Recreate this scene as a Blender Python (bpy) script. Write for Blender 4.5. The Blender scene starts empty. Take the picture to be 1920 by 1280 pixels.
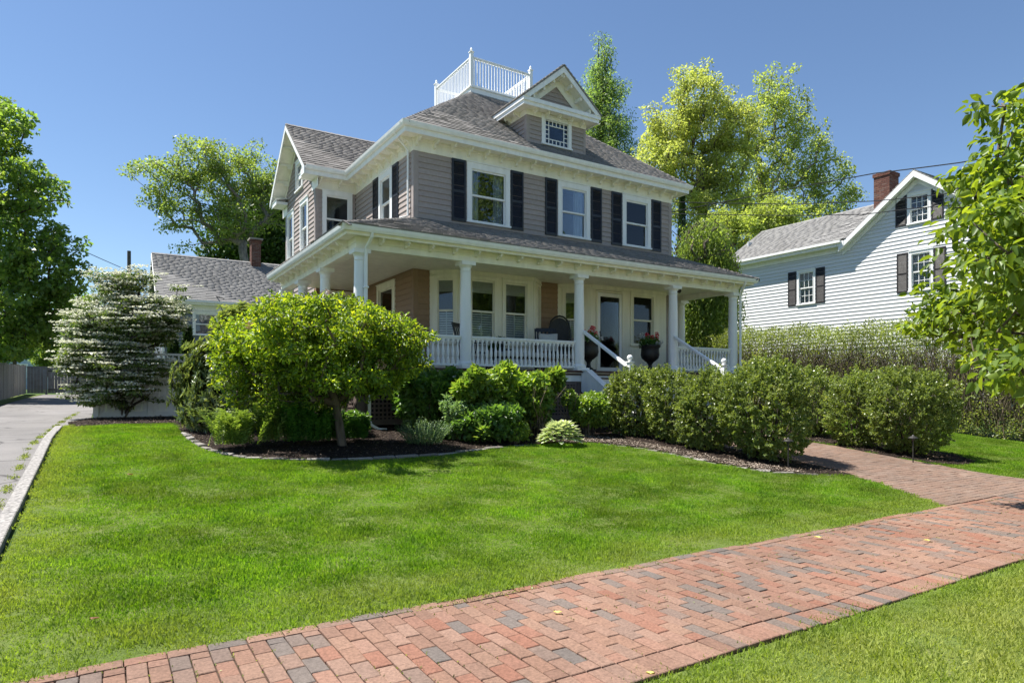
import bpy, math, random
import numpy as np
from mathutils import Matrix, Vector
random.seed(7); RNG = np.random.default_rng(11)
rad = math.radians
C = bpy.context.scene.collection
SC = bpy.context.scene

# ------------------------------------------------------------------ camera, sky, sun, exposure
# world axes: x runs along the front of the house, y runs back from it, z up; z = 0 is the pavement
CX, CY, EYE = -7.0303, -13.2931, 1.5
CC, CS = 0.84873, 0.52883            # heading of the camera (forward = (CS, CC))
FPX = 1228.0
cam = bpy.data.cameras.new('camera'); camo = bpy.data.objects.new('camera', cam); C.objects.link(camo)
camo.location = (CX, CY, EYE); camo.rotation_euler = (rad(90), 0, -math.atan2(CS, CC))
cam.lens = FPX/1920*36; cam.sensor_width = 36; cam.shift_y = 90/1920
cam.clip_start = .05; cam.clip_end = 2000
SC.camera = camo
SUN = Vector((-.32, .31, .9)).normalized()
w = bpy.data.worlds.new('World'); SC.world = w; w.use_nodes = True
nt = w.node_tree; bg = nt.nodes['Background']
sky = nt.nodes.new('ShaderNodeTexSky'); sky.sky_type = 'NISHITA'; sky.sun_disc = False
sky.sun_elevation = math.asin(SUN.z); sky.sun_rotation = math.atan2(SUN.x, SUN.y)
sky.altitude = 0; sky.air_density = 1.0; sky.dust_density = .1; sky.ozone_density = 4.5
nt.links.new(sky.outputs[0], bg.inputs[0]); bg.inputs[1].default_value = .073
sun = bpy.data.lights.new('sun', 'SUN'); suno = bpy.data.objects.new('sun', sun); C.objects.link(suno)
sun.energy = 5.0; sun.angle = rad(.55); sun.color = (1, .955, .88)
suno.rotation_euler = SUN.to_track_quat('Z', 'Y').to_euler(); suno.location = (0, 0, 40)
SC.view_settings.view_transform = 'Standard'; SC.view_settings.look = 'None'
SC.view_settings.exposure = 1.06; SC.view_settings.gamma = 1; SC.view_settings.use_curve_mapping = False
SC.cycles.max_bounces = 8; SC.cycles.diffuse_bounces = 4; SC.cycles.transparent_max_bounces = 16
SC.cycles.transmission_bounces = 4; SC.cycles.glossy_bounces = 3
SC.cycles.use_denoising = True
SC.cycles.sample_clamp_indirect = 6

# ------------------------------------------------------------------ survey helpers
def ray(px, py):
    t = (px-960)/FPX; return (CC*t+CS, -CS*t+CC, (730-py)/FPX)
def at(px, py, D):
    r = ray(px, py); return Vector((CX+D*r[0], CY+D*r[1], EYE+D*r[2]))
GP = [(-400, -.1), (-2, -.02), (0, 0), (1, .045), (9, .68), (12, .73), (40, 1.3), (80, 1.6), (900, 1.6)]
def gz(x, y):
    d = y+9.08
    for (a, za), (b, zb) in zip(GP, GP[1:]):
        if d <= b: return za+(zb-za)*(d-a)/(b-a)
    return GP[-1][1]
def gzn(Y):
    return np.interp(np.asarray(Y)+9.08, [p[0] for p in GP], [p[1] for p in GP])

# ------------------------------------------------------------------ materials
def mat(name): 
    m = bpy.data.materials.new(name); m.use_nodes = True
    return m, m.node_tree, m.node_tree.nodes['Principled BSDF']
def N(nt, t, **k):
    n = nt.nodes.new(t)
    for a, b in k.items():
        if hasattr(n, a): setattr(n, a, b)
        else: n.inputs[a.replace('_', ' ')].default_value = b
    return n
def ramp(nt, stops):
    r = nt.nodes.new('ShaderNodeValToRGB'); e = r.color_ramp.elements
    while len(e) < len(stops): e.new(.5)
    for i, (p, c) in enumerate(stops): e[i].position = p; e[i].color = (*c, 1)
    return r
def rand_val(nt):
    """per-object random number plus the per-piece 'tint' of joined pieces"""
    oi = nt.nodes.new('ShaderNodeObjectInfo'); at_ = N(nt, 'ShaderNodeAttribute', attribute_name='tint')
    ad = N(nt, 'ShaderNodeMath', operation='ADD'); fr = N(nt, 'ShaderNodeMath', operation='FRACT')
    nt.links.new(oi.outputs['Random'], ad.inputs[0]); nt.links.new(at_.outputs['Fac'], ad.inputs[1]); nt.links.new(ad.outputs[0], fr.inputs[0])
    return fr.outputs[0]
def simple(name, col, rough=.6, var=.06, scale=3., bump=.0, bscale=60., spec=.4, metal=0, coord='Object', stretch=None):
    m, nt, p = mat(name)
    tc = nt.nodes.new('ShaderNodeTexCoord'); geo = nt.nodes.new('ShaderNodeNewGeometry')
    src = tc.outputs['Object'] if coord == 'Object' else geo.outputs['Position']
    mp = nt.nodes.new('ShaderNodeMapping'); nt.links.new(src, mp.inputs[0])
    if stretch: mp.inputs['Scale'].default_value = stretch
    nz = N(nt, 'ShaderNodeTexNoise'); nz.inputs['Scale'].default_value = scale; nz.inputs['Detail'].default_value = 6
    nt.links.new(mp.outputs[0], nz.inputs['Vector'])
    lo = [max(0, c*(1-var*2.2)) for c in col]; hi = [min(1, c*(1+var*1.6)) for c in col]
    r = ramp(nt, [(.3, lo), (.7, hi)]); nt.links.new(nz.outputs['Fac'], r.inputs[0])
    nt.links.new(r.outputs[0], p.inputs['Base Color'])
    p.inputs['Roughness'].default_value = rough; p.inputs['Specular IOR Level'].default_value = spec; p.inputs['Metallic'].default_value = metal
    if bump:
        nb = N(nt, 'ShaderNodeTexNoise'); nb.inputs['Scale'].default_value = bscale; nb.inputs['Detail'].default_value = 4
        nt.links.new(mp.outputs[0], nb.inputs['Vector'])
        b = nt.nodes.new('ShaderNodeBump'); b.inputs['Strength'].default_value = bump; b.inputs['Distance'].default_value = .01
        nt.links.new(nb.outputs['Fac'], b.inputs['Height']); nt.links.new(b.outputs[0], p.inputs['Normal'])
    return m
def pieces(name, stops, rough=.85, spots=.25, sscale=90., bump=.35, bscale=120., spec=.3, big=.0, bigscale=.6):
    """colour picked per piece from a ramp, with grain and worn spots"""
    m, nt, p = mat(name); L = nt.links.new
    r = ramp(nt, stops); r.color_ramp.interpolation = 'LINEAR'; L(rand_val(nt), r.inputs[0])
    geo = nt.nodes.new('ShaderNodeNewGeometry')
    n1 = N(nt, 'ShaderNodeTexNoise'); n1.inputs['Scale'].default_value = sscale; n1.inputs['Detail'].default_value = 5; n1.inputs['Roughness'].default_value = .7
    L(geo.outputs['Position'], n1.inputs['Vector'])
    mr = N(nt, 'ShaderNodeMapRange'); mr.inputs['From Min'].default_value = .35; mr.inputs['From Max'].default_value = .62
    mr.inputs['To Min'].default_value = 1-spots; mr.inputs['To Max'].default_value = 1+spots*.35; L(n1.outputs['Fac'], mr.inputs['Value'])
    mx = N(nt, 'ShaderNodeMix', data_type='RGBA', blend_type='MULTIPLY'); mx.inputs[0].default_value = 1
    L(r.outputs[0], mx.inputs[6]); L(mr.outputs[0], mx.inputs[7])
    out = mx.outputs[2]
    if big:
        n2 = N(nt, 'ShaderNodeTexNoise'); n2.inputs['Scale'].default_value = bigscale; n2.inputs['Detail'].default_value = 3
        L(geo.outputs['Position'], n2.inputs['Vector'])
        m2 = N(nt, 'ShaderNodeMapRange'); m2.inputs['From Min'].default_value = .35; m2.inputs['From Max'].default_value = .65
        m2.inputs['To Min'].default_value = 1-big; m2.inputs['To Max'].default_value = 1+big*.5; L(n2.outputs['Fac'], m2.inputs['Value'])
        m3 = N(nt, 'ShaderNodeMix', data_type='RGBA', blend_type='MULTIPLY'); m3.inputs[0].default_value = 1
        L(out, m3.inputs[6]); L(m2.outputs[0], m3.inputs[7]); out = m3.outputs[2]
    L(out, p.inputs['Base Color']); p.inputs['Roughness'].default_value = rough; p.inputs['Specular IOR Level'].default_value = spec
    if bump:
        nb = N(nt, 'ShaderNodeTexNoise'); nb.inputs['Scale'].default_value = bscale; nb.inputs['Detail'].default_value = 4
        L(geo.outputs['Position'], nb.inputs['Vector'])
        b = nt.nodes.new('ShaderNodeBump'); b.inputs['Strength'].default_value = bump; b.inputs['Distance'].default_value = .006
        L(nb.outputs['Fac'], b.inputs['Height']); L(b.outputs[0], p.inputs['Normal'])
    return m
def leafmat(name, stops, trans=.45, tcol=(1.25, 1.25, .5), rough=.45, gloss=.35, shadow_var=None):
    """leaf blades: a per-leaf colour, light coming through from behind, a soft shine"""
    m, nt, p = mat(name); L = nt.links.new
    a = N(nt, 'ShaderNodeAttribute', attribute_name='tint'); r = ramp(nt, stops); L(a.outputs['Fac'], r.inputs[0])
    geo = nt.nodes.new('ShaderNodeNewGeometry'); nz = N(nt, 'ShaderNodeTexNoise'); nz.inputs['Scale'].default_value = .9; nz.inputs['Detail'].default_value = 2
    L(geo.outputs['Position'], nz.inputs['Vector'])
    mr = N(nt, 'ShaderNodeMapRange'); mr.inputs['From Min'].default_value = .3; mr.inputs['From Max'].default_value = .7
    mr.inputs['To Min'].default_value = 1.1; mr.inputs['To Max'].default_value = 1.75; L(nz.outputs['Fac'], mr.inputs['Value'])
    mx = N(nt, 'ShaderNodeMix', data_type='RGBA', blend_type='MULTIPLY'); mx.inputs[0].default_value = 1
    L(r.outputs[0], mx.inputs[6]); L(mr.outputs[0], mx.inputs[7])
    L(mx.outputs[2], p.inputs['Base Color']); p.inputs['Roughness'].default_value = rough; p.inputs['Specular IOR Level'].default_value = gloss
    t = nt.nodes.new('ShaderNodeBsdfTranslucent'); m2 = N(nt, 'ShaderNodeMix', data_type='RGBA', blend_type='MULTIPLY'); m2.inputs[0].default_value = 1
    L(mx.outputs[2], m2.inputs[6]); m2.inputs[7].default_value = (*[c*1.7 for c in tcol], 1); L(m2.outputs[2], t.inputs[0])
    ms = nt.nodes.new('ShaderNodeMixShader'); ms.inputs[0].default_value = trans
    L(p.outputs[0], ms.inputs[1]); L(t.outputs[0], ms.inputs[2]); L(ms.outputs[0], nt.nodes['Material Output'].inputs[0])
    return m
def glassmat(name, tint=(.55, .6, .6), f=1.0):
    m, nt, p = mat(name); nt.nodes.remove(p); L = nt.links.new
    fr = N(nt, 'ShaderNodeFresnel'); fr.inputs['IOR'].default_value = 1.5
    g = nt.nodes.new('ShaderNodeBsdfGlossy'); g.inputs['Roughness'].default_value = .012; g.inputs['Color'].default_value = (.95, .97, 1, 1)
    nz = N(nt, 'ShaderNodeTexNoise'); nz.inputs['Scale'].default_value = 2.2; b = nt.nodes.new('ShaderNodeBump'); b.inputs['Strength'].default_value = .05; b.inputs['Distance'].default_value = .02
    geo = nt.nodes.new('ShaderNodeNewGeometry'); L(geo.outputs['Position'], nz.inputs['Vector']); L(nz.outputs['Fac'], b.inputs['Height']); L(b.outputs[0], g.inputs['Normal'])
    t = nt.nodes.new('ShaderNodeBsdfTransparent'); t.inputs[0].default_value = (*tint, 1)
    ms = nt.nodes.new('ShaderNodeMixShader'); mu = N(nt, 'ShaderNodeMath', operation='MULTIPLY'); mu.inputs[1].default_value = f; mu.use_clamp = True
    L(fr.outputs[0], mu.inputs[0]); L(mu.outputs[0], ms.inputs[0]); L(t.outputs[0], ms.inputs[1]); L(g.outputs[0], ms.inputs[2])
    L(ms.outputs[0], nt.nodes['Material Output'].inputs[0]); return m

M = {}
M['white'] = simple('white_paint', (.88, .88, .865), .45, .03, 2.5, .12, 40, coord='P', stretch=(2.5, 2.5, .35))
M['cream'] = simple('cream_trim_paint', (.87, .83, .7), .5, .045, 2.5, .1, 40, coord='P', stretch=(2.5, 2.5, .35))
M['soffit'] = simple('cream_eave_paint', (.88, .855, .745), .5, .04, 2.5, .1, 40, coord='P', stretch=(2.5, 2.5, .5))
M['taupe'] = pieces('taupe_clapboard_paint', [(0, (.355, .3, .275)), (.5, (.375, .317, .291)), (1, (.395, .335, .307))], .6, .1, 14, .15, 60)
M['taupeboard'] = simple('taupe_corner_board_paint', (.36, .305, .28), .6, .05, 4, .1, 50, coord='P')
M['brown'] = pieces('porch_shade_clapboard', [(0, (.31, .2, .128)), (.5, (.33, .213, .137)), (1, (.35, .226, .146))], .6, .12, 14, .15, 60)  # taupe walls browned: warm shade under the porch is put into the colour
M['porchshadeboard'] = simple('porch_shade_corner_board', (.31, .2, .13), .6, .05, 4, .1, 50, coord='P')  # porch corner boards carry the same painted-in warm shade
M['lattice'] = simple('brown_lattice_paint', (.165, .125, .11), .7, .08, 6, .2, 70, coord='P')
M['shutter'] = simple('near_black_shutter_paint', (.018, .02, .028), .42, .15, 8, .1, 60, spec=.5, coord='P')
M['shutterbrown'] = simple('dark_brown_shutter_paint', (.03, .027, .027), .5, .15, 8, .1, 60, coord='P')
M['shingle'] = pieces('grey_brown_asphalt_shingle', [(0, (.21, .196, .184)), (.35, (.228, .213, .2)), (.7, (.245, .229, .216)), (1, (.28, .263, .248))], .92, .2, 70, .5, 160, big=.12, bigscale=.5)
M['shinglebase'] = simple('shingle_underlay', (.05, .045, .04), .95, .1, 10, .3, 90, coord='P')
M['shinglegrey'] = pieces('pale_grey_asphalt_shingle', [(0, (.225, .22, .215)), (.5, (.25, .245, .24)), (1, (.28, .275, .268))], .92, .25, 60, .4, 140, big=.1)
M['glass'] = glassmat('window_glass', (.86, .89, .9), 1.15)
M['doorglass'] = glassmat('storm_door_glass', (.8, .82, .82), .28)
M['glassdark'] = glassmat('dark_window_glass', (.35, .4, .42), 1.15)
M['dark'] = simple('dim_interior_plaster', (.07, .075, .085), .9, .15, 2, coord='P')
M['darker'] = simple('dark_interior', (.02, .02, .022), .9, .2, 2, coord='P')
M['blind'] = simple('white_slat_blind', (.75, .76, .74), .5, .02, 5, coord='P')
M['shade'] = simple('cream_roller_shade', (.55, .53, .45), .85, .05, 30, .1, 200, coord='P')
M['curtain'] = simple('sheer_grey_curtain', (.42, .46, .52), .9, .15, 6, coord='P', stretch=(8, 8, .6))
M['black'] = simple('black_painted_wood', (.012, .012, .013), .4, .2, 6, spec=.5, coord='P')
M['iron'] = simple('black_cast_iron', (.018, .017, .017), .5, .2, 20, .2, 90, spec=.5, coord='P')
M['cushion'] = simple('pale_grey_cushion_cloth', (.5, .49, .46), .95, .06, 8, .15, 180, coord='P')
M['deck'] = simple('maroon_deck_paint', (.09, .045, .038), .6, .12, 4, .1, 60, coord='P', stretch=(1, 12, 1))
M['brick'] = pieces('paving_brick', [(0, (.225, .125, .086)), (.15, (.255, .155, .11)), (.3, (.205, .118, .084)), (.45, (.265, .165, .122)), (.6, (.235, .108, .072)), (.7, (.25, .15, .108)), (.82, (.19, .132, .105)), (.9, (.17, .13, .108)), (.96, (.145, .122, .108)), (1, (.175, .135, .112))], .9, .32, 55, .5, 150, big=.14, bigscale=.8)
M['walkbrick'] = pieces('worn_walk_brick', [(0, (.185, .12, .09)), (.4, (.205, .135, .1)), (.7, (.178, .124, .097)), (1, (.22, .155, .12))], .9, .3, 45, .4, 120, big=.14, bigscale=.7)
M['joint'] = simple('sandy_joint_soil', (.06, .043, .03), .95, .3, 25, .5, 120, coord='P')
M['chimbrick'] = pieces('chimney_brick', [(0, (.12, .052, .04)), (.5, (.155, .068, .05)), (.8, (.19, .095, .07)), (1, (.16, .1, .085))], .9, .25, 60, .4, 120)
M['mortar'] = simple('lime_mortar', (.3, .27, .24), .95, .15, 30, .3, 90, coord='P')
M['granite'] = simple('grey_granite', (.27, .255, .24), .85, .25, 30, .5, 90, coord='P')
M['edgestone'] = pieces('weathered_granite_block', [(0, (.16, .145, .13)), (.5, (.23, .21, .19)), (1, (.32, .295, .27))], .85, .3, 40, .6, 80)
M['concrete'] = simple('dark_foundation_stone', (.15, .14, .13), .9, .2, 8, .4, 60, coord='P')
M['fencewhite'] = simple('white_vinyl_fence', (.66, .66, .62), .42, .04, 2, .03, 30, coord='P')
M['fencewood'] = pieces('weathered_fence_board', [(0, (.33, .29, .27)), (.5, (.4, .36, .335)), (1, (.46, .42, .39))], .9, .3, 20, .4, 60)
M['gategrey'] = simple('grey_gate_paint', (.2, .195, .22), .7, .08, 5, .2, 50, coord='P')
M['clapwhite'] = pieces('white_clapboard_paint', [(0, (.68, .685, .69)), (1, (.72, .725, .73))], .5, .05, 12, .1, 60)
M['clapblue'] = pieces('blue_grey_clapboard_paint', [(0, (.14, .16, .2)), (1, (.17, .195, .235))], .6, .08, 12, .1, 60)
M['paleblue'] = simple('pale_blue_siding', (.42, .5, .6), .6, .05, 5, coord='P')
M['metal'] = simple('dark_metal', (.03, .028, .026), .45, .2, 20, spec=.5, coord='P')
M['wire'] = simple('black_cable', (.015, .015, .017), .6, .1, 5, coord='P')
M['pole'] = simple('grey_brown_pole_wood', (.12, .1, .09), .9, .3, 6, .4, 50, coord='P', stretch=(6, 6, .5))
M['red'] = simple('red_upholstery', (.3, .02, .018), .8, .15, 6, coord='P')
M['lampshade'] = simple('tan_lamp_shade', (.6, .36, .16), .8, .05, 6, coord='P')
M['bark'] = simple('grey_brown_bark', (.13, .105, .08), .9, .3, 9, .7, 40, coord='P', stretch=(1, 1, .25))
M['barkgrey'] = simple('pale_grey_bark', (.2, .18, .155), .9, .25, 9, .6, 40, coord='P', stretch=(1, 1, .25))
M['barkdark'] = simple('dark_bark', (.055, .042, .034), .9, .3, 12, .6, 50, coord='P', stretch=(1, 1, .25))
M['twig'] = simple('bare_twig_bark', (.19, .15, .105), .9, .3, 14, coord='P')

def leafstops(a, b, c, d=None): return [(0, a), (.45, b), (.85, c), (1, d or c)]
M['maple'] = leafmat('dark_maple_leaf', leafstops((.06, .105, .026), (.09, .145, .036), (.15, .205, .046), (.23, .27, .055)), .5, rough=.4, gloss=.5)
M['elmleaf'] = leafmat('mid_green_leaf', leafstops((.085, .125, .04), (.125, .17, .052), (.165, .21, .068), (.21, .245, .09)), .43)
M['darkleaf'] = leafmat('dark_green_leaf', leafstops((.02, .045, .012), (.032, .065, .017), (.05, .09, .02)), .3, gloss=.5)
M['yellowleaf'] = leafmat('yellow_green_leaf', leafstops((.18, .21, .055), (.24, .27, .075), (.3, .325, .095), (.35, .36, .12)), .45, tcol=(1.1, 1.1, .65))
M['airyleaf'] = leafmat('fresh_green_leaf', leafstops((.13, .17, .052), (.18, .22, .07), (.235, .275, .09), (.28, .305, .115)), .45)
M['larchleaf'] = leafmat('feathery_green_leaf', leafstops((.08, .13, .055), (.115, .175, .07), (.15, .21, .08)), .5)
M['weepleaf'] = leafmat('weeping_green_leaf', leafstops((.075, .115, .028), (.115, .16, .04), (.16, .21, .06)), .5)
M['conifer'] = leafmat('conifer_needle', leafstops((.012, .03, .01), (.02, .045, .014), (.032, .06, .016)), .15, gloss=.3)
M['box'] = leafmat('boxwood_leaf', leafstops((.062, .09, .025), (.11, .145, .04), (.175, .21, .06), (.26, .2, .078)), .35, rough=.35, gloss=.5)
M['hedge'] = leafmat('privet_leaf', leafstops((.075, .095, .03), (.12, .15, .045), (.18, .21, .06)), .4, rough=.4, gloss=.5)
M['hydleaf'] = leafmat('bright_hydrangea_leaf', leafstops((.045, .095, .014), (.085, .15, .02), (.15, .225, .026), (.21, .27, .032)), .45, tcol=(1.55, 1.25, .35), rough=.42, gloss=.5)
M['shrubleaf'] = leafmat('deep_green_shrub_leaf', leafstops((.04, .085, .022), (.065, .125, .03), (.1, .17, .036)), .38, rough=.4, gloss=.5)
M['shrubbright'] = leafmat('bright_shrub_leaf', leafstops((.06, .11, .02), (.1, .16, .028), (.17, .22, .04)), .4, rough=.4, gloss=.5)
M['rhodo'] = leafmat('rhododendron_leaf', leafstops((.06, .085, .035), (.095, .125, .05), (.14, .17, .065), (.2, .22, .09)), .25, rough=.3, gloss=.7)
M['vibleaf'] = leafmat('viburnum_leaf', leafstops((.035, .06, .02), (.06, .095, .03), (.11, .145, .04)), .35)
M['vibflower'] = leafmat('white_viburnum_flower', leafstops((.42, .43, .32), (.5, .5, .42), (.53, .53, .48)), .35, tcol=(.55, .55, .48))
M['fern'] = leafmat('fern_frond', leafstops((.06, .1, .022), (.1, .15, .034), (.15, .2, .048)), .35)
M['ferndark'] = leafmat('deep_fern_frond', leafstops((.03, .09, .018), (.05, .13, .025), (.08, .17, .03)), .4)
M['catmint'] = leafmat('grey_green_leaf', leafstops((.07, .12, .06), (.11, .17, .09), (.16, .23, .13)), .3)
M['hosta'] = leafmat('hosta_leaf_green', leafstops((.08, .14, .045), (.11, .18, .06), (.14, .21, .075)), .35, rough=.4)
M['hostaedge'] = leafmat('hosta_leaf_cream_edge', leafstops((.31, .34, .23), (.35, .375, .27), (.39, .405, .32)), .15, rough=.4)
M['dogleaf'] = leafmat('broad_dogwood_leaf', leafstops((.05, .09, .016), (.085, .135, .022), (.13, .185, .03), (.2, .24, .045)), .45, tcol=(1.4, 1.2, .35), rough=.42, gloss=.35)
M['geranium'] = leafmat('geranium_leaf', leafstops((.03, .08, .02), (.05, .12, .03), (.08, .16, .04)), .3)
M['redpetal'] = leafmat('crimson_petal', leafstops((.3, .012, .03), (.45, .02, .04), (.55, .04, .07)), .25, tcol=(1, .5, .5))
M['whitepetal'] = leafmat('white_petal', leafstops((.45, .45, .44), (.48, .48, .47), (.5, .5, .5)), .25, tcol=(.65, .65, .65))
M['driedhead'] = leafmat('dried_hydrangea_flower', leafstops((.2, .12, .08), (.3, .2, .14), (.4, .3, .22)), .2, tcol=(.6, .5, .4))
M['deadleaf'] = leafmat('brown_fallen_leaf', leafstops((.12, .05, .03), (.15, .065, .035), (.18, .09, .05)), .1)
M['yellowfallen'] = leafmat('pale_yellow_fallen_leaf', leafstops((.4, .38, .1), (.45, .42, .14), (.5, .45, .2)), .2)

# ------------------------------------------------------------------ mesh helpers
I4 = Matrix.Identity(4)
WM = {}
class MB:
    def __init__(s): s.v = []; s.f = []; s.t = []; s.cur = 0.
    def add(s, vs, fs, tint=None):
        b = len(s.v); s.v += [tuple(v) for v in vs]; s.f += [tuple(b+i for i in f) for f in fs]; s.t += [s.cur if tint is None else tint]*len(vs)
    def box(s, x0, x1, y0, y1, z0, z1, tint=None, Mx=None):
        vs = [(x0, y0, z0), (x1, y0, z0), (x1, y1, z0), (x0, y1, z0), (x0, y0, z1), (x1, y0, z1), (x1, y1, z1), (x0, y1, z1)]
        if Mx is not None: vs = [Mx @ Vector(v) for v in vs]
        s.add(vs, [(0, 3, 2, 1), (4, 5, 6, 7), (0, 1, 5, 4), (1, 2, 6, 5), (2, 3, 7, 6), (3, 0, 4, 7)], tint)
    def prism(s, poly, vec, tint=None):
        n = len(poly); v = Vector(vec); a = [Vector(p) for p in poly]
        s.add(a+[p+v for p in a], [tuple(range(n))[::-1], tuple(range(n, 2*n))]+[(i, (i+1) % n, n+(i+1) % n, n+i) for i in range(n)], tint)
    def tube(s, pts, r, n=6, tint=None, cap=True):
        pts = [Vector(p) for p in pts]; rs = r if isinstance(r, (list, tuple)) else [r]*len(pts); vs = []
        up = None
        for i, p in enumerate(pts):
            d = (pts[min(i+1, len(pts)-1)]-pts[max(i-1, 0)]); d = d.normalized() if d.length > 1e-9 else Vector((0, 0, 1))
            if up is None: up = d.orthogonal().normalized()
            a = (up-d*up.dot(d)); a = a.normalized() if a.length > 1e-6 else d.orthogonal().normalized(); up = a; b = d.cross(a)
            for k in range(n):
                th = 2*math.pi*k/n; vs.append(p+(a*math.cos(th)+b*math.sin(th))*rs[i])
        fs = [(i*n+k, i*n+(k+1) % n, (i+1)*n+(k+1) % n, (i+1)*n+k) for i in range(len(pts)-1) for k in range(n)]
        if cap: fs += [tuple(range(n))[::-1], tuple((len(pts)-1)*n+k for k in range(n))]
        s.add(vs, fs, tint)
    def lathe(s, prof, n=12, c=(0, 0, 0), tint=None):
        vs = []; 
        for r, z in prof:
            for k in range(n):
                th = 2*math.pi*k/n; vs.append((c[0]+r*math.cos(th), c[1]+r*math.sin(th), c[2]+z))
        m = len(prof)
        fs = [(i*n+k, i*n+(k+1) % n, (i+1)*n+(k+1) % n, (i+1)*n+k) for i in range(m-1) for k in range(n)]
        fs += [tuple(range(n))[::-1], tuple((m-1)*n+k for k in range(n))]
        s.add(vs, fs, tint)
    def chamfer(s, x0, x1, y0, y1, z0, z1, c=.004, tint=None, Mx=None):
        vs = [(x0, y0, z0), (x1, y0, z0), (x1, y1, z0), (x0, y1, z0), (x0, y0, z1-c), (x1, y0, z1-c), (x1, y1, z1-c), (x0, y1, z1-c),
              (x0+c, y0+c, z1), (x1-c, y0+c, z1), (x1-c, y1-c, z1), (x0+c, y1-c, z1)]
        if Mx is not None: vs = [Mx @ Vector(v) for v in vs]
        s.add(vs, [(0, 1, 5, 4), (1, 2, 6, 5), (2, 3, 7, 6), (3, 0, 4, 7), (4, 5, 9, 8), (5, 6, 10, 9), (6, 7, 11, 10), (7, 4, 8, 11), (8, 9, 10, 11)], tint)
    def sweep(s, path, prof, closed=False, tint=None):
        """profile (outward offset, z) swept along a plan path with mitred corners; outward is on the right of travel"""
        P = [Vector((p[0], p[1])) for p in path]; n = len(P); offs = []
        for i in range(n):
            def nrm(a, b): d = (b-a).normalized(); return Vector((d.y, -d.x))
            if closed or 0 < i < n-1:
                n1 = nrm(P[i-1], P[i]); n2 = nrm(P[i], P[(i+1) % n]); m = (n1+n2); m = m/(1+n1.dot(n2))
            elif i == 0: m = nrm(P[0], P[1])
            else: m = nrm(P[-2], P[-1])
            offs.append(m)
        k = len(prof); vs = [(P[i].x+offs[i].x*o, P[i].y+offs[i].y*o, z) for i in range(n) for o, z in prof]
        segs = n if closed else n-1
        fs = [(i*k+j, i*k+(j+1) % k, ((i+1) % n)*k+(j+1) % k, ((i+1) % n)*k+j) for i in range(segs) for j in range(k)]
        if not closed: fs += [tuple(range(k)), tuple((n-1)*k+j for j in range(k))[::-1]]
        s.add(vs, fs, tint)
    def mesh(s, name, smooth=False, bevel=0):
        me = bpy.data.meshes.new(name); me.from_pydata(s.v, [], s.f); me.update()
        bm = __import__('bmesh').new(); bm.from_mesh(me); __import__('bmesh').ops.recalc_face_normals(bm, faces=bm.faces); bm.to_mesh(me); bm.free()
        if any(s.t):
            a = me.attributes.new('tint', 'FLOAT', 'POINT'); a.data.foreach_set('value', np.array(s.t, dtype=np.float32))
        if smooth:
            me.polygons.foreach_set('use_smooth', [True]*len(me.polygons))
        return me
def tag(o, label=None, cat=None, group=None, kind=None):
    if label: o['label'] = label
    if cat: o['category'] = cat
    if group: o['group'] = group
    if kind: o['kind'] = kind
    return o
def link(name, data, material=None, parent=None, Mx=I4):
    o = bpy.data.objects.new(name, data); C.objects.link(o)
    if material is not None and data is not None and len(data.materials) == 0: data.materials.append(material)
    if parent is not None:
        o.parent = parent; o.matrix_parent_inverse = WM[parent.name].inverted()
    o.matrix_basis = Mx; WM[o.name] = Mx.copy()
    return o
def put(name, mb, material, parent=None, Mx=I4, smooth=False, bevel=0):
    o = link(name, mb.mesh(name, smooth), material, parent, Mx)
    if bevel:
        b = o.modifiers.new('bevel', 'BEVEL'); b.width = bevel; b.segments = 1; b.limit_method = 'ANGLE'
    return o
def empty(name, loc, label=None, cat=None, group=None, rz=0):
    o = link(name, None, None, None, Matrix.Translation(loc) @ Matrix.Rotation(rz, 4, 'Z')); o.empty_display_size = .3
    return tag(o, label, cat, group)
def copy_tree(src, Mx, label=None):
    """a copy of a thing and of its parts; Mx = the copy's world matrix"""
    c = src.copy(); C.objects.link(c); c.matrix_basis = Mx; WM[c.name] = Mx.copy()
    if label: c['label'] = label
    for ch in [o for o in src.children]:
        d = ch.copy(); C.objects.link(d); d.parent = c; WM[d.name] = Mx @ WM[src.name].inverted() @ WM[ch.name]
        for g in [o for o in ch.children]:
            h = g.copy(); C.objects.link(h); h.parent = d
    return c

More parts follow.
